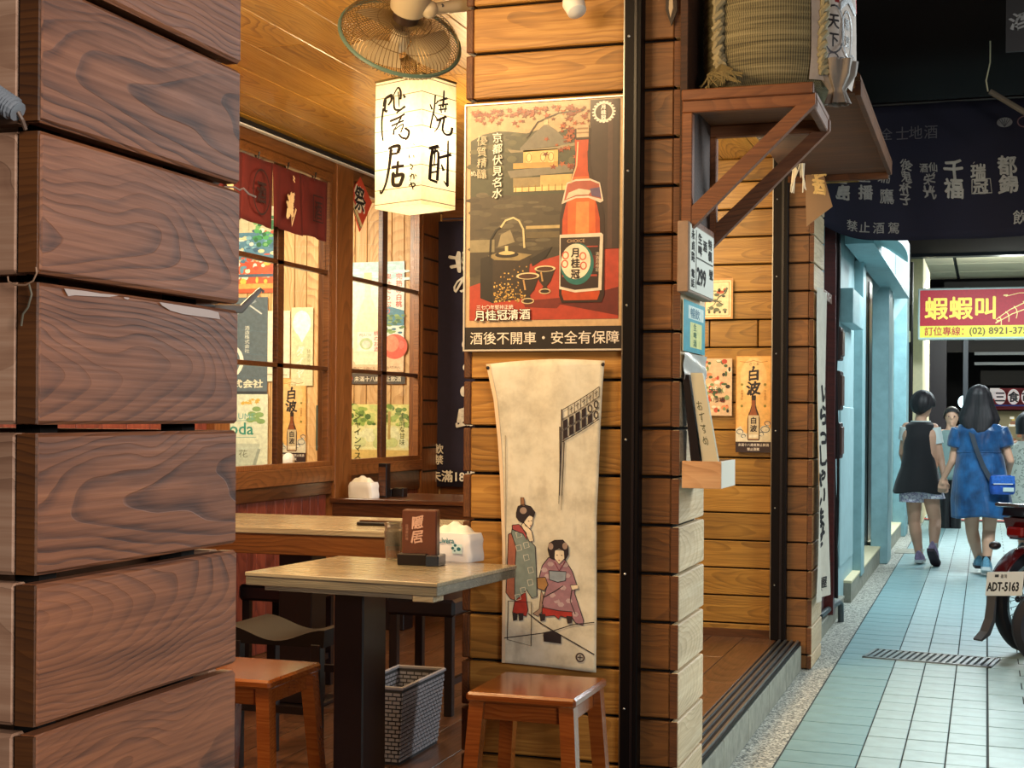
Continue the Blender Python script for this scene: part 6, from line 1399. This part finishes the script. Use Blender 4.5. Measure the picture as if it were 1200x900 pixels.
def hand_mesh(mb, wrist, direction, palm_n, s=1.0, curl=.5, thumb=1):
    d = Vector(direction).normalized(); n = Vector(palm_n); n = (n - d * n.dot(d)).normalized(); side = d.cross(n)
    cone(mb, wrist, .023 * s, wrist + d * .03 * s, .026 * s, 10)
    for k in range(4):
        off = (k - 1.5) * .018 * s; ln = (.075, .085, .08, .064)[k] * s
        b = Vector(wrist) + d * .075 * s + side * off; cone(mb, Vector(wrist) + d * .015 * s + side * off * .7, .014 * s, b, .0125 * s, 8)
        m1 = b + (d * math.cos(curl * .6) + n * math.sin(curl * .6)) * ln * .5; m2 = m1 + (d * math.cos(curl * 1.7) + n * math.sin(curl * 1.7)) * ln * .5
        cone(mb, b, .0098 * s, m1, .009 * s, 8); cone(mb, m1, .009 * s, m2, .0075 * s, 8)
    tb = Vector(wrist) + d * .025 * s + side * .026 * s * thumb; t1 = tb + (d * .6 + side * thumb * .7 + n * .4).normalized() * .035 * s; t2 = t1 + (d * .9 + side * thumb * .2 + n * .4).normalized() * .03 * s
    cone(mb, tb, .0135 * s, t1, .011 * s, 8); cone(mb, t1, .011 * s, t2, .0085 * s, 8)
def shoe(parent, ankle, toe_dir, mat, sole, s=1.0, pitch=0, laces=None, sock=None):
    Mx = Matrix.Translation(ankle) @ rot_to(toe_dir) @ Matrix.Rotation(pitch, 4, 'X'); L_ = .25 * s
    def f(u, v):
        yy_ = -.075 * s + L_ * v; w = .032 + .014 * math.sin(math.pi * min(1, v * 1.15)) - .012 * max(0, v - .85) / .15; h = (.095 - .055 * max(0, min(1, (v - .28) / .45))) * s
        if v > .93: h *= .8; w *= .8
        if v < .05: w *= .75
        th = math.pi * u; return Mx @ Vector((w * s * math.cos(th) * (1 if v > .3 else .9), yy_, -.055 * s + (h * math.sin(th) ** .7)))
    mb = MB(); mb.grid(f, 14, 16); n = 15
    mb.add([f(i / 14, 0) for i in range(15)], [tuple(range(15))]); mb.add([f(i / 14, 1) for i in range(15)], [tuple(range(15))])
    o = obj('shoe', mb, mat, parent, smooth='all')
    def g(z, k):
        return [Mx @ Vector((x * s * k, y * s * k + .0, z)) for x, y in ((-.032, -.08), (.032, -.08), (.04, -.02), (.042, .08), (.046, .13), (.034, .175), (0, .187), (-.034, .175), (-.046, .13), (-.042, .08), (-.04, -.02))]
    m = MB(); a_, b_ = g(-.075 * s, .97), g(-.048 * s, 1.04); n = len(a_); m.add(a_ + b_, [tuple(range(n)), tuple(range(2 * n - 1, n - 1, -1))] + [(i, (i + 1) % n, (i + 1) % n + n, i + n) for i in range(n)])
    obj('sole', m, sole, o)
    if laces is not None:
        m = MB()
        for k in range(4): m.tube([Mx @ Vector((-.02 * s, .03 + k * .02, .0 - k * .007 + .012)), Mx @ Vector((0, .035 + k * .02, .03 - k * .009)), Mx @ Vector((.02 * s, .03 + k * .02, .012 - k * .007))], .003, 5)
        obj('laces', m, laces, o)
    if sock is not None: obj('sock', MB().lathe([(.036 * s, -.01), (.034 * s, .05), (.036 * s, .055)], 14, Matrix.Translation(ankle)), sock, parent, smooth=True)
    return o
def garment(parent, name, rings, mat, n=40, folds=0, nf=9, ph=0, t=.004, wav=.0):
    """rings: (centre Vector, half width x, half depth y, lean)"""
    def f(u, v):
        k = v * (len(rings) - 1); i = min(len(rings) - 2, int(k)); q = k - i; q2 = q
        c = rings[i][0].lerp(rings[i + 1][0], q2); w = rings[i][1] + (rings[i + 1][1] - rings[i][1]) * q2; d = rings[i][2] + (rings[i + 1][2] - rings[i][2]) * q2
        th = 2 * math.pi * u; fo = 1 + folds * (v ** 1.5) * math.sin(th * nf + ph + 2 * math.sin(th * 2)) + folds * .4 * math.sin(th * 3 + v * 7)
        return Vector((c.x + w * math.cos(th) * fo, c.y + d * math.sin(th) * fo, c.z + wav * v * math.sin(th * 3 + ph)))
    mb = MB(); mb.grid(f, n, (len(rings) - 1) * 6, closed_u=True); o = obj(name, mb, mat, parent, smooth='all', fix=True)
    m = o.modifiers.new('t', 'SOLIDIFY'); m.thickness = t; m.offset = 0; return o
def limbs(mb, J, S_=1.0, arm=(.040, .034, .024), leg=(.085, .055, .036), calf=.056):
    for q in 'LR':
        cone(mb, J['sh' + q], .048 * S_, J['el' + q], arm[1] * S_); cone(mb, J['sh' + q], .05 * S_, Vector(J['sh' + q]).lerp(Vector(J['el' + q]), .5), arm[0] * S_)
        cone(mb, J['el' + q], arm[1] * S_, J['wr' + q], arm[2] * S_)
        cone(mb, J['hip' + q], leg[0] * S_, J['kn' + q], leg[1] * S_); k, a = Vector(J['kn' + q]), Vector(J['an' + q])
        mc = k.lerp(a, .32) + Vector((0, -.012, 0)); cone(mb, k, leg[1] * S_, mc, calf * S_); cone(mb, mc, calf * S_, k.lerp(a, .68), .043 * S_); cone(mb, k.lerp(a, .68), .043 * S_, a, leg[2] * S_)
    pel = (Vector(J['hipL']) + Vector(J['hipR'])) / 2; nk = Vector(J['neck']); ch = (Vector(J['shL']) + Vector(J['shR'])) / 2
    for k, r, dz in ((-1, .1, 0), (1, .1, 0)):
        side = (Vector(J['shR']) - Vector(J['shL'])).normalized()
        cone(mb, pel + side * k * .06, .105 * S_, pel.lerp(ch, .45) + side * k * .045, .095 * S_); cone(mb, pel.lerp(ch, .45) + side * k * .045, .095 * S_, ch + side * k * .07 + Vector((0, 0, -.07)), .10 * S_)
    cone(mb, ch + Vector((0, 0, -.03)), .075 * S_, nk, .052 * S_); cone(mb, nk, .052 * S_, Vector(J['head']) + Vector((0, 0, -.05)), .052 * S_)
    for q in 'LR': cone(mb, ch + Vector((0, 0, -.02)), .06 * S_, J['sh' + q], .05 * S_)
def jts(Y, base, tab):
    return {k: onY(px, py, Y) + Vector((0, dy, 0)) - base for k, (px, py, dy) in tab.items()}
# ---- woman in the blue dress
YW = 13.35; base = onY(1150, 672, YW); base.z = 0
w2 = thing('person', 'woman with long dark hair in a knee-length blue dress, walking away with a blue bag', 'person', tuple(base))
J = jts(YW, base, dict(head=(1147, 469, .0), neck=(1148, 491, 0), shL=(1124, 505, 0), shR=(1172, 505, 0), elL=(1116, 540, .0), wrL=(1105, 562, .05), elR=(1184, 540, -.02), wrR=(1180, 562, .16),
    hipL=(1139, 575, 0), hipR=(1162, 575, 0), knL=(1139, 622, .03), knR=(1159, 622, .0), anL=(1147, 657, .12), anR=(1156, 658, -.08)))
mb = MB(); limbs(mb, J, 1.0); head_mesh(mb, J['head'] + Vector((0, .02, -.01)), .235, (0, 1))
hand_mesh(mb, J['wrL'], (-.1, .12, -1), (0, 1, 0), 1.05, .8, 1); hand_mesh(mb, J['wrR'], (-.3, .9, -.3), (0, 0, -1), 1.0, .7, -1)
put('body', remeshed(mb, .0072, skin_m, 'body'), w2)
V = lambda x, y, z=0: onY(x, y, YW) - base + Vector((0, z, 0))
blue = N('blue_satin_dress'); tc = blue.n('ShaderNodeTexCoord').outputs['Object']; ff = blue.noise(tc, 7, 3, .5); blue.l(blue.ramp(ff, [(.35, srgb('#083058')), (.65, srgb('#1c5c92'))]), blue.b.inputs['Base Color']); set_rough(blue.b, .32); blue.b.inputs['Sheen Weight'].default_value = .3; blue.bump(blue.noise(blue.mapped(tc, (14, 14, 4)), 1, 3, .5), .7, .02)
px = .00785
garment(w2, 'dress_top', [(V(1148, 493), 11 * px, .085, 0), (V(1148, 498), 22 * px, .115, 0), (V(1148, 505), 27.5 * px, .13, 0), (V(1148, 520), 25.5 * px, .13, 0), (V(1147, 530), 24 * px, .125, 0)], blue.m, folds=.012)
garment(w2, 'skirt', [(V(1147, 529), 24 * px, .125, 0), (V(1148, 535), 25 * px, .135, 0), (V(1149, 560), 29 * px, .17, 0), (V(1150, 585), 32 * px, .19, 0), (V(1151, 606), 32.5 * px, .195, 0)], blue.m, n=64, folds=.035, nf=8, wav=.012)
for q, s_ in (('L', 1), ('R', -1)):
    a_, b_ = J['sh' + q], Vector(J['sh' + q]).lerp(Vector(J['el' + q]), .52); m = MB(); up = Vector((0, 0, .02)); m.tube([a_ + up + Vector((s_ * .02, 0, 0)), a_ + Vector((0, 0, .005)), a_.lerp(b_, .5), b_, b_ + (b_ - a_).normalized() * .012], [.03, .072, .082, .076, .060], 16); obj('sleeve', m, blue.m, w2, smooth=True)
obj('waist_seam', MB().tube([V(1147, 529.5) + Vector((24.4 * px * math.cos(t_), .128 * math.sin(t_), 0)) for t_ in [2 * math.pi * k / 32 for k in range(32)]], .006, 6, closed=True), blue.m, w2, smooth=True)
# hair: long, to below the shoulders
def hairf(u, v):
    prof = [(.0, -.02), (.45, .02), (.78, .10), (1.02, .24), (1.16, .42), (1.32, .62), (1.58, .82), (1.78, 1.02), (1.55, 1.24), (1.0, 1.42)]
    k = v * (len(prof) - 1); i = min(len(prof) - 2, int(k)); q = k - i; r = prof[i][0] + (prof[i + 1][0] - prof[i][0]) * q; h = prof[i][1] + (prof[i + 1][1] - prof[i][1]) * q
    th = 2 * math.pi * u; fo = 1 + .03 * math.sin(th * 9 + v * 4) + .05 * v * math.sin(th * 5 + 1); front = max(0, math.sin(th)); hh_ = h * (1 - .30 * front * (v > .3))
    c = J['head']; dy = .118 * (1 - .25 * front) if v > .35 else .118; return Vector((c.x + .098 * r * math.cos(th) * fo, c.y + .0 + dy * min(r, 1.05) * math.sin(th) * fo - .03 * max(0, v - .55), c.z + .135 - hh_ * .295))
mb = MB(); mb.grid(hairf, 56, 36, closed_u=True); obj('hair', mb, hair_m, w2, smooth='all')
bag_m = plain('blue_bag_nylon', '#1c4a9c', .35, noise=.35, nscale=30, bump=.2)
def loft_box(mb, c, w, d, h, rz=0): 
    prof = [(.86, 0), (.98, .1), (1, .3), (1, .7), (.94, .92), (.7, 1)]; n = 24; R_ = Matrix.Translation(c) @ Matrix.Rotation(rz, 4, 'Z')
    vs = []
    for r, z in prof:
        for k in range(n):
            th = 2 * math.pi * k / n; ct, st = math.cos(th), math.sin(th); vs.append(R_ @ Vector((w * r * abs(ct) ** .45 * (1 if ct > 0 else -1), d * r * abs(st) ** .45 * (1 if st > 0 else -1), z * h)))
    fs = [(i * n + k, i * n + (k + 1) % n, (i + 1) * n + (k + 1) % n, (i + 1) * n + k) for i in range(len(prof) - 1) for k in range(n)] + [tuple(range(n - 1, -1, -1)), tuple((len(prof) - 1) * n + k for k in range(n))]
    mb.add(vs, fs)
q = V(1174, 578, -.19); hb = thing('shoulder_bag', 'small blue shoulder bag with a pale patch worn by the woman in blue', 'bag', tuple(base + q))
m = MB(); loft_box(m, Vector((0, 0, 0)), .105, .045, .165, R(10)); obj('bag_body', m, bag_m, hb, smooth=True); obj('patch', MB().box((-.0, -.052, .025), (.09, -.046, .06), .002), plain('bag_patch', '#b8c8c4', .5), hb, rot=(0, 0, R(8)))
obj('flap', MB().box((-.095, -.05, .09), (.095, -.044, .16), .004), plain('bag_flap', '#2c62b4', .35, noise=.4, nscale=40), hb, rot=(0, 0, R(10))); obj('zip', MB().box((-.08, -.053, .088), (.08, -.05, .094)), M['white'], hb, rot=(0, 0, R(10)))
sp0 = [V(1134, 497, -.02), V(1138, 505, -.115), V(1144, 525, -.145), V(1152, 545, -.165), V(1162, 563, -.195), V(1167, 572, -.195)]; m = MB()
for (a_, b_) in zip(sp0, sp0[1:]):
    w_ = Vector((.018, 0, .008)); m.add([a_ - w_ - q, a_ + w_ - q, b_ + w_ - q, b_ - w_ - q] + [p + Vector((0, -.006, 0)) for p in (a_ - w_ - q, a_ + w_ - q, b_ + w_ - q, b_ - w_ - q)], [(0, 1, 2, 3), (7, 6, 5, 4), (0, 4, 5, 1), (2, 6, 7, 3), (1, 5, 6, 2), (0, 3, 7, 4)])
obj('strap', m, plain('dark_strap', '#1f2a38', .6), hb)
shm = plain('blue_grey_trainer', '#5c8ca4', .5, noise=.3, nscale=40); sol = plain('dark_sole', '#2a2428', .6); sol_w = plain('pale_sole', '#d0d4d4', .6)
shoe(w2, J['anL'] + Vector((0, 0, .0)), (-.05, 1), shm, sol, 1, 0, None, M['black']); shoe(w2, J['anR'], (.05, 1), shm, sol_w, 1.05, R(-12), None, M['black'])
# ---- short-haired person in black vest
YP = 14.15; base = onY(1080, 661, YP); base.z = 0
w1 = thing('person', 'person with short dark hair in a black sleeveless tunic and pale patterned shorts, walking away', 'person', tuple(base)); px = .00832
J = jts(YP, base, dict(head=(1081, 474, 0), neck=(1079, 491, 0), shL=(1063, 501, 0), shR=(1094, 502, 0), elL=(1057, 531, .05), wrL=(1060, 548, .20), elR=(1103, 540, .0), wrR=(1107, 561, -.08),
    hipL=(1071, 572, 0), hipR=(1089, 572, 0), knL=(1071, 612, .05), knR=(1096, 610, -.02), anL=(1077, 650, .04), anR=(1095, 641, -.24)))
mb = MB(); limbs(mb, J, 1.02); head_mesh(mb, J['head'] + Vector((.01, .015, -.01)), .225, (.75, 1))
hand_mesh(mb, J['wrR'], (.05, .1, -1), (0, -1, 0), 1.0, .8, 1); hand_mesh(mb, J['wrL'], (.1, .9, -.2), (0, 0, -1), 1.0, .6, 1)
put('body', remeshed(mb, .0076, skin_m, 'body'), w1)
V = lambda x, y, z=0: onY(x, y, YP) - base + Vector((0, z, 0))
blk = plain('black_tunic_cloth', '#141216', .85, bump=.2, nscale=14, sheen=.2)
garment(w1, 'tunic', [(V(1079, 494.5), 11 * px, .085, 0), (V(1078, 498), 16.5 * px, .115, 0), (V(1077, 512), 17 * px, .135, 0), (V(1077, 530), 17 * px, .135, 0), (V(1077, 548), 20 * px, .155, 0), (V(1076, 566), 25 * px, .18, 0), (V(1076, 577), 27.5 * px, .195, 0)], blk, n=56, folds=.022, nf=7, wav=.012)
shirt = plain('pale_grey_shirt', '#c5cfcc', .8)
for q in 'LR':
    a_, b_ = J['sh' + q], Vector(J['sh' + q]).lerp(Vector(J['el' + q]), .48); m = MB(); m.tube([a_ + Vector((0, 0, .012)), a_, a_.lerp(b_, .5), b_], [.04, .066, .064, .060], 14); obj('sleeve', m, shirt, w1, smooth=True)
obj('collar', MB().tube([V(1079, 494) + Vector((.085 * math.cos(t_), .07 * math.sin(t_), 0)) for t_ in [2 * math.pi * k / 24 for k in range(24)]], .008, 6, closed=True), shirt, w1, smooth=True)
sm = N('patterned_shorts'); tc = sm.n('ShaderNodeTexCoord').outputs['Object']; sm.l(sm.ramp(sm.noise(tc, 26, 2, .5), [(.42, srgb('#d8d4e0')), (.5, srgb('#8c80a8')), (.6, srgb('#e4e2e8'))]), sm.b.inputs['Base Color']); set_rough(sm.b, .8)
for q, x in (('L', 1069), ('R', 1091)): garment(w1, 'shorts_leg', [(V(x + (2 if q == 'L' else -3), 566), .10, .12, 0), (V(x, 578), .115, .13, 0), (V(x + (0 if q == 'L' else 1), 588 if q == 'L' else 584), .118, .13, 0)], sm.m, n=30, folds=.04, nf=5)
def hairs(u, v):
    th = 2 * math.pi * u; c = J['head']; back = max(0, -math.sin(th - R(37) * 0 + R(37)))
    a_ = v * (.5 + .27 * (.35 + back)) * math.pi; r = math.sin(a_); fo = 1 + .035 * math.sin(th * 11 + v * 5)
    return Vector((c.x + .004 + .108 * r * math.cos(th) * fo, c.y - .01 + .122 * r * math.sin(th) * fo, c.z + .012 + .118 * math.cos(a_) * (1.0 if a_ < 1.57 else .95)))
mb = MB(); mb.grid(hairs, 44, 16, closed_u=True); o = obj('hair', mb, hair_m, w1, smooth='all'); m = o.modifiers.new('t', 'SOLIDIFY'); m.thickness = .018; m.offset = 0
purple = plain('mauve_trainer', '#8f7a9a', .55, noise=.25, nscale=40); pk_l = plain('dark_purple_lace', '#4c2c4c', .6); sole2 = plain('maroon_sole', '#33202a', .6)
shoe(w1, J['anL'] + Vector((0, 0, .0)), (.12, 1), purple, sol_w, .98, 0, pk_l, shirt); shoe(w1, J['anR'] + Vector((0, 0, 0)), (.25, 1), purple, sole2, 1.0, R(-38), pk_l, shirt)
# ---- woman at the right edge in a patterned white shirt
YT = 15.2; base = onY(1205, 645, YT); base.z = 0
w3 = thing('person', 'dark-haired person in a pale patterned shirt at the right edge, behind the blue bag', 'person', tuple(base))
V = lambda x, y, z=0: onY(x, y, YT) - base + Vector((0, z, 0))
J = {k: V(x, y, z) for k, (x, y, z) in dict(head=(1203, 497, 0), neck=(1204, 514, 0), shL=(1191, 522, 0), shR=(1219, 522, 0), elL=(1187, 548, 0), wrL=(1190, 566, .12), elR=(1224, 548, 0), wrR=(1222, 568, .1), hipL=(1198, 580, 0), hipR=(1213, 580, 0), knL=(1198, 612, .04), knR=(1213, 612, 0), anL=(1198, 640, .05), anR=(1213, 640, -.08)).items()}
mb = MB(); limbs(mb, J, 1.0); head_mesh(mb, J['head'], .225, (0, 1)); hand_mesh(mb, J['wrL'], (0, .4, -1), (1, 0, 0), 1.0, .6, 1); hand_mesh(mb, J['wrR'], (0, .4, -1), (-1, 0, 0), 1.0, .6, -1)
put('body', remeshed(mb, .010, skin_m, 'body'), w3)
pat = N('patterned_white_shirt'); tc = pat.n('ShaderNodeTexCoord').outputs['Object']; pat.l(pat.ramp(pat.noise(tc, 20, 3, .6), [(.54, srgb('#cfd4c8')), (.6, srgb('#6a7468')), (.63, srgb('#cfd4c8'))]), pat.b.inputs['Base Color']); set_rough(pat.b, .85)
px = .0089; garment(w3, 'shirt', [(V(1204, 517), .09, .08, 0), (V(1204, 522), .155, .11, 0), (V(1204, 535), .17, .13, 0), (V(1204, 560), .175, .14, 0), (V(1204, 590), .20, .16, 0)], pat.m, folds=.02)
garment(w3, 'skirt', [(V(1204, 585), .17, .14, 0), (V(1204, 600), .19, .16, 0), (V(1204, 618), .2, .17, 0)], plain('grey_skirt', '#7f8a8c', .8), folds=.03)
for q in 'LR':
    a_, b_ = J['sh' + q], Vector(J['sh' + q]).lerp(Vector(J['el' + q]), .6); m = MB(); m.tube([a_ + Vector((0, 0, .01)), a_, a_.lerp(b_, .5), b_], [.04, .068, .068, .062], 14); obj('sleeve', m, pat.m, w3, smooth=True)
c3_ = J['head']
def h3(u, v):
    th = 2 * math.pi * u; a_ = v * .80 * math.pi; r = math.sin(min(a_, 1.9)); return Vector((c3_.x + .106 * r * math.cos(th), c3_.y + .118 * r * math.sin(th) * (1 - .2 * max(0, math.sin(th)) * (v > .5)), c3_.z + .125 * math.cos(a_)))
mb = MB(); mb.grid(h3, 30, 14, closed_u=True); obj('hair', mb, hair_m, w3, smooth='all')
shoe(w3, J['anL'], (0, 1), M['black'], sol, 1, 0); shoe(w3, J['anR'], (0, 1), M['black'], sol, 1, 0)
# ---- man far behind, facing the viewer
YM = 19.0; base = onY(1112, 632, YM); base.z = 0
w4 = thing('person', 'dark-haired man in a grey-green shirt facing the viewer behind the two walkers', 'person', tuple(base))
V = lambda x, y, z=0: onY(x, y, YM) - base + Vector((0, z, 0))
J = {k: V(x, y, z) for k, (x, y, z) in dict(head=(1115.5, 489, 0), neck=(1114, 502, 0), shL=(1102, 508, 0), shR=(1126, 508, 0), elL=(1100, 530, 0), wrL=(1104, 546, -.1), elR=(1128, 530, 0), wrR=(1125, 548, -.1), hipL=(1108, 558, 0), hipR=(1119, 558, 0), knL=(1108, 592, 0), knR=(1119, 592, 0), anL=(1108, 624, 0), anR=(1119, 624, 0)).items()}
mb = MB(); limbs(mb, J, 1.08); head_mesh(mb, J['head'], .235, (0, -1)); hand_mesh(mb, J['wrL'], (0, -.3, -1), (1, 0, 0), 1.0, .6, -1); hand_mesh(mb, J['wrR'], (0, -.3, -1), (-1, 0, 0), 1.0, .6, 1)
put('body', remeshed(mb, .011, skin_m, 'body'), w4)
garment(w4, 'shirt', [(V(1114, 504), .09, .08, 0), (V(1114, 508), .19, .11, 0), (V(1114, 525), .2, .13, 0), (V(1114, 562), .19, .14, 0)], plain('grey_green_shirt', '#6f8482', .8), folds=.02)
for q in 'LR':
    a_, b_ = J['sh' + q], Vector(J['sh' + q]).lerp(Vector(J['el' + q]), .7); m = MB(); m.tube([a_, a_.lerp(b_, .5), b_], [.07, .07, .06], 12); obj('sleeve', m, plain('grey_green_sleeve' + q, '#6f8482', .8), w4, smooth=True)
    garment(w4, 'trouser_leg', [(J['hip' + q] + Vector((0, 0, .05)), .11, .13, 0), (J['kn' + q], .08, .09, 0), (J['an' + q], .07, .08, 0)], M['black'], n=20)
    shoe(w4, J['an' + q], (0, -1), M['black'], sol, 1.05, 0)
c4_ = J['head']
def h4(u, v):
    th = 2 * math.pi * u; fr_ = max(0, -math.sin(th)); a_ = v * (.62 - .27 * fr_) * math.pi; r = math.sin(a_); return Vector((c4_.x + .102 * r * math.cos(th), c4_.y + .01 + .116 * r * math.sin(th), c4_.z + .02 + .118 * math.cos(a_)))
mb = MB(); mb.grid(h4, 30, 12, closed_u=True); obj('hair', mb, hair_m, w4, smooth='all')
m = MB(); [ball(m, c4_ + Vector((s_ * .035, -.098, .01)), .010, (1, .5, .7), 8) for s_ in (-1, 1)]; obj('eyes', m, M['black'], w4)

# ================================================================== MOTORCYCLE at the right edge
WR = .30; wc_ = onZ(1199, 762, 0); 
mc = thing('motorcycle', 'dark red motorcycle parked at the right edge with its rear wheel towards the viewer', 'motorcycle', (wc_.x + .035, wc_.y - .05, 0), R(-40))
# local +Y is the direction the motorcycle points
tyre = plain('tyre_rubber', '#17121a', .7, bump=.2); rim = plain('rim_metal', '#a9adb0', .25, .9)
def wheel(y, nm):
    m = MB(); Mx = Matrix.Translation((0, y, WR)) @ Matrix.Rotation(R(90), 4, 'Y'); n = 40; t_ = .042
    prof = [(WR - .075, -.02), (WR - .05, -.04), (WR - .015, -.036), (WR, -.015), (WR, .015), (WR - .015, .036), (WR - .05, .04), (WR - .075, .02), (WR - .075, -.02)]
    m.lathe(prof, n, Mx, cap=False); w = obj(nm, m, tyre, mc, smooth=True)
    m = MB(); m.lathe([(WR - .095, -.018), (WR - .072, -.024), (WR - .070, .024), (WR - .095, .018), (WR - .095, -.018)], n, Mx, cap=False); obj('rim', m, rim, w, smooth=True)
    m = MB(); m.lathe([(.02, -.05), (.035, -.045), (.035, .045), (.02, .05)], 16, Mx); obj('hub', m, rim, w, smooth=True)
    m = MB()
    for k in range(32):
        th = 2 * math.pi * k / 32; th2 = th + (.45 if k % 2 else -.45); s_ = .035 if (k // 2) % 2 else -.035
        m.tube([Mx @ Vector((.033 * math.cos(th2), .033 * math.sin(th2), s_)), Mx @ Vector(((WR - .085) * math.cos(th), (WR - .085) * math.sin(th), s_ * .2))], .0018, 4)
    obj('spokes', m, rim, w); return w
wheel(0, 'rear_wheel'); wheel(1.22, 'front_wheel')
redp = plain('dark_red_bodywork', '#4a0f12', .2, coat=.8)
def side(pts, x0, x1): return MB().prism([(p[0], p[1]) for p in pts], x0, x1, 'X')
obj('rear_body', side([(-.06, .66), (-.10, .74), (-.12, .79), (.15, .82), (.5, .74), (.62, .45), (.40, .36), (.25, .56), (.08, .66)], -.10, .10), redp, mc)
m = MB(); m.grid(lambda u, v: (Vector((-.055 + .11 * v + 0, (WR + .028) * math.cos(R(15) + u * R(150)), WR + (WR + .028) * math.sin(R(15) + u * R(150)) - .012 * (abs(v - .5) * 2) ** 2)) ), 22, 6); o = obj('rear_fender', m, redp, mc, smooth='all'); q = o.modifiers.new('t', 'SOLIDIFY'); q.thickness = .005
obj('mud_flap', side([(-.325, .36), (-.335, .36), (-.36, .22), (-.40, .15), (-.455, .11), (-.45, .10), (-.38, .13), (-.34, .20)], -.03, .03), plain('grey_flap', '#4c4a4c', .5), mc)
obj('seat', side([(-.10, .80), (-.08, .86), (.15, .87), (.45, .81), (.48, .76), (.15, .80)], -.125, .125), M['leather'], mc)
m = MB(); m.tube([(-.11, .2, .83), (-.13, -.08, .86), (-.08, -.20, .87), (.08, -.20, .87), (.13, -.08, .86), (.11, .2, .83)], .012, 8); obj('grab_rail', m, rim, mc, smooth=True)
obj('tail_light', MB().box((-.06, -.15, .68), (.06, -.09, .74), .012), plain('tail_lens', '#7c1410', .15, coat=.6), mc)
for s_ in (-1, 1):
    m = MB(); ball(m, (s_ * .15, -.13, .62), .032, (1, 1.3, .8), 12); obj('indicator', m, plain('indicator_lens%d' % s_, '#2b2022', .3), mc, smooth='all')
    obj('shock_absorber', MB().tube([(s_ * .12, .05, .36), (s_ * .12, .16, .62)], .025, 10), M['black'], mc, smooth=True)
    obj('swing_arm', MB().tube([(s_ * .09, 0, WR), (s_ * .09, .42, .30)], .02, 8), M['black'], mc, smooth=True)
    obj('fork', MB().tube([(s_ * .07, 1.22, WR), (s_ * .07, 1.05, .85)], .02, 8), rim, mc, smooth=True)
    obj('handle_grip', MB().tube([(s_ * .05, 1.02, 1.0), (s_ * .22, .96, 1.03), (s_ * .36, .9, 1.0)], .014, 8), M['black'], mc, smooth=True)
    obj('mirror', MB().lathe([(.001, 0), (.05, .005), (.045, .02), (.001, .025)], 14, Matrix.Translation((s_ * .30, .96, 1.2)) @ Matrix.Rotation(R(90), 4, 'X')), M['black'], mc, smooth=True)
    obj('mirror_stem', MB().tube([(s_ * .24, .95, 1.03), (s_ * .30, .96, 1.2)], .006, 6), M['black'], mc)
obj('leg_shield', side([(.62, .40), (.75, .36), (.98, .80), (1.04, 1.0), (.98, 1.02), (.88, .80)], -.17, .17), redp, mc); obj('floorboard', MB().box((-.12, .42, .33), (.12, .75, .38), .01), M['black'], mc)
obj('head_cowl', side([(.95, .92), (1.12, .95), (1.10, 1.06), (.98, 1.08)], -.10, .10), redp, mc); obj('engine', side([(.2, .2), (.5, .2), (.55, .38), (.25, .42)], -.09, .09), plain('engine_grey', '#4a4a4c', .4, .6), mc)
obj('exhaust', MB().tube([(.13, .35, .24), (.14, .1, .26), (.14, -.18, .32)], [.02, .04, .045], 12), plain('exhaust_dark', '#2b282a', .35, .6), mc, smooth=True); obj('stand', MB().tube([(-.08, .3, .3), (-.2, .34, .0)], .01, 6), M['black'], mc)
pln = put('number_plate', None, mc, (0.09, -.345, .36), (R(-14), R(-6), 0))
ob = obj('plate', MB().box((-.13, -.002, 0), (.13, .002, .14), .002), plain('plate_white', '#e2e6e6', .4), pln)
a = Art(130, 70, .26, .14); a.text('ADT-5163', 6, 56, 36, '#2a2c30', 1, .03, sx=.72); a.text('臺灣', 50, 18, 12, '#2a2c30', 1); a.rect(30, 8, 44, 16, '#3a3c40', 1); put('lettering', a.mesh('lettering', M['inkmatt']), pln, (-.13, -.0025, 0))
for nm_ in ('a',):
    # part of another parked machine: its dark rear wheel
    q = onZ(1236, 785, 0); m2_ = thing('scooter', 'second parked scooter, only its dark rear wheel showing at the right edge', 'scooter', (q.x + .0, q.y - .0, 0), R(-75)); WR2 = .23
    Mx = Matrix.Translation((0, 0, WR2)) @ Matrix.Rotation(R(90), 4, 'Y'); m = MB(); m.lathe([(.13, -.04), (WR2 - .03, -.055), (WR2, -.02), (WR2, .02), (WR2 - .03, .055), (.13, .04), (.13, -.04)], 36, Mx, cap=False); w = obj('rear_wheel', m, tyre, m2_, smooth=True)
    m = MB(); m.lathe([(.02, -.05), (.13, -.035), (.13, .035), (.02, .05)], 24, Mx); obj('rim', m, M['black'], w, smooth=True)
    obj('body', side([(.0, .50), (.02, .62), (.25, .66), (.6, .60), (.7, .35), (.3, .30), (.2, .45)], -.12, .12), plain('dark_grey_body', '#26262c', .25, coat=.6), m2_); obj('seat', side([(.02, .64), (.06, .71), (.45, .70), (.5, .62)], -.11, .11), M['leather'], m2_)
    Mx = Matrix.Translation((0, 1.2, WR2)) @ Matrix.Rotation(R(90), 4, 'Y'); m = MB(); m.lathe([(.02, -.04), (.13, -.04), (WR2 - .03, -.055), (WR2, 0), (WR2 - .03, .055), (.13, .04), (.02, .04)], 36, Mx); obj('front_wheel', m, tyre, m2_, smooth=True)
    obj('leg_shield', side([(.75, .35), (.9, .35), (1.1, .95), (1.0, .98)], -.16, .16), plain('dark_grey_shield', '#26262c', .25, coat=.6), m2_); obj('floorboard', MB().box((-.15, .55, .28), (.15, .9, .34), .01), M['black'], m2_)
    obj('handlebar', MB().tube([(-.3, .95, 1.0), (0, 1.05, 1.0), (.3, .95, 1.0)], .016, 8), M['black'], m2_, smooth=True); obj('fork', MB().tube([(0, 1.2, WR2 + .0), (0, 1.06, .9)], .03, 8), M['black'], m2_)
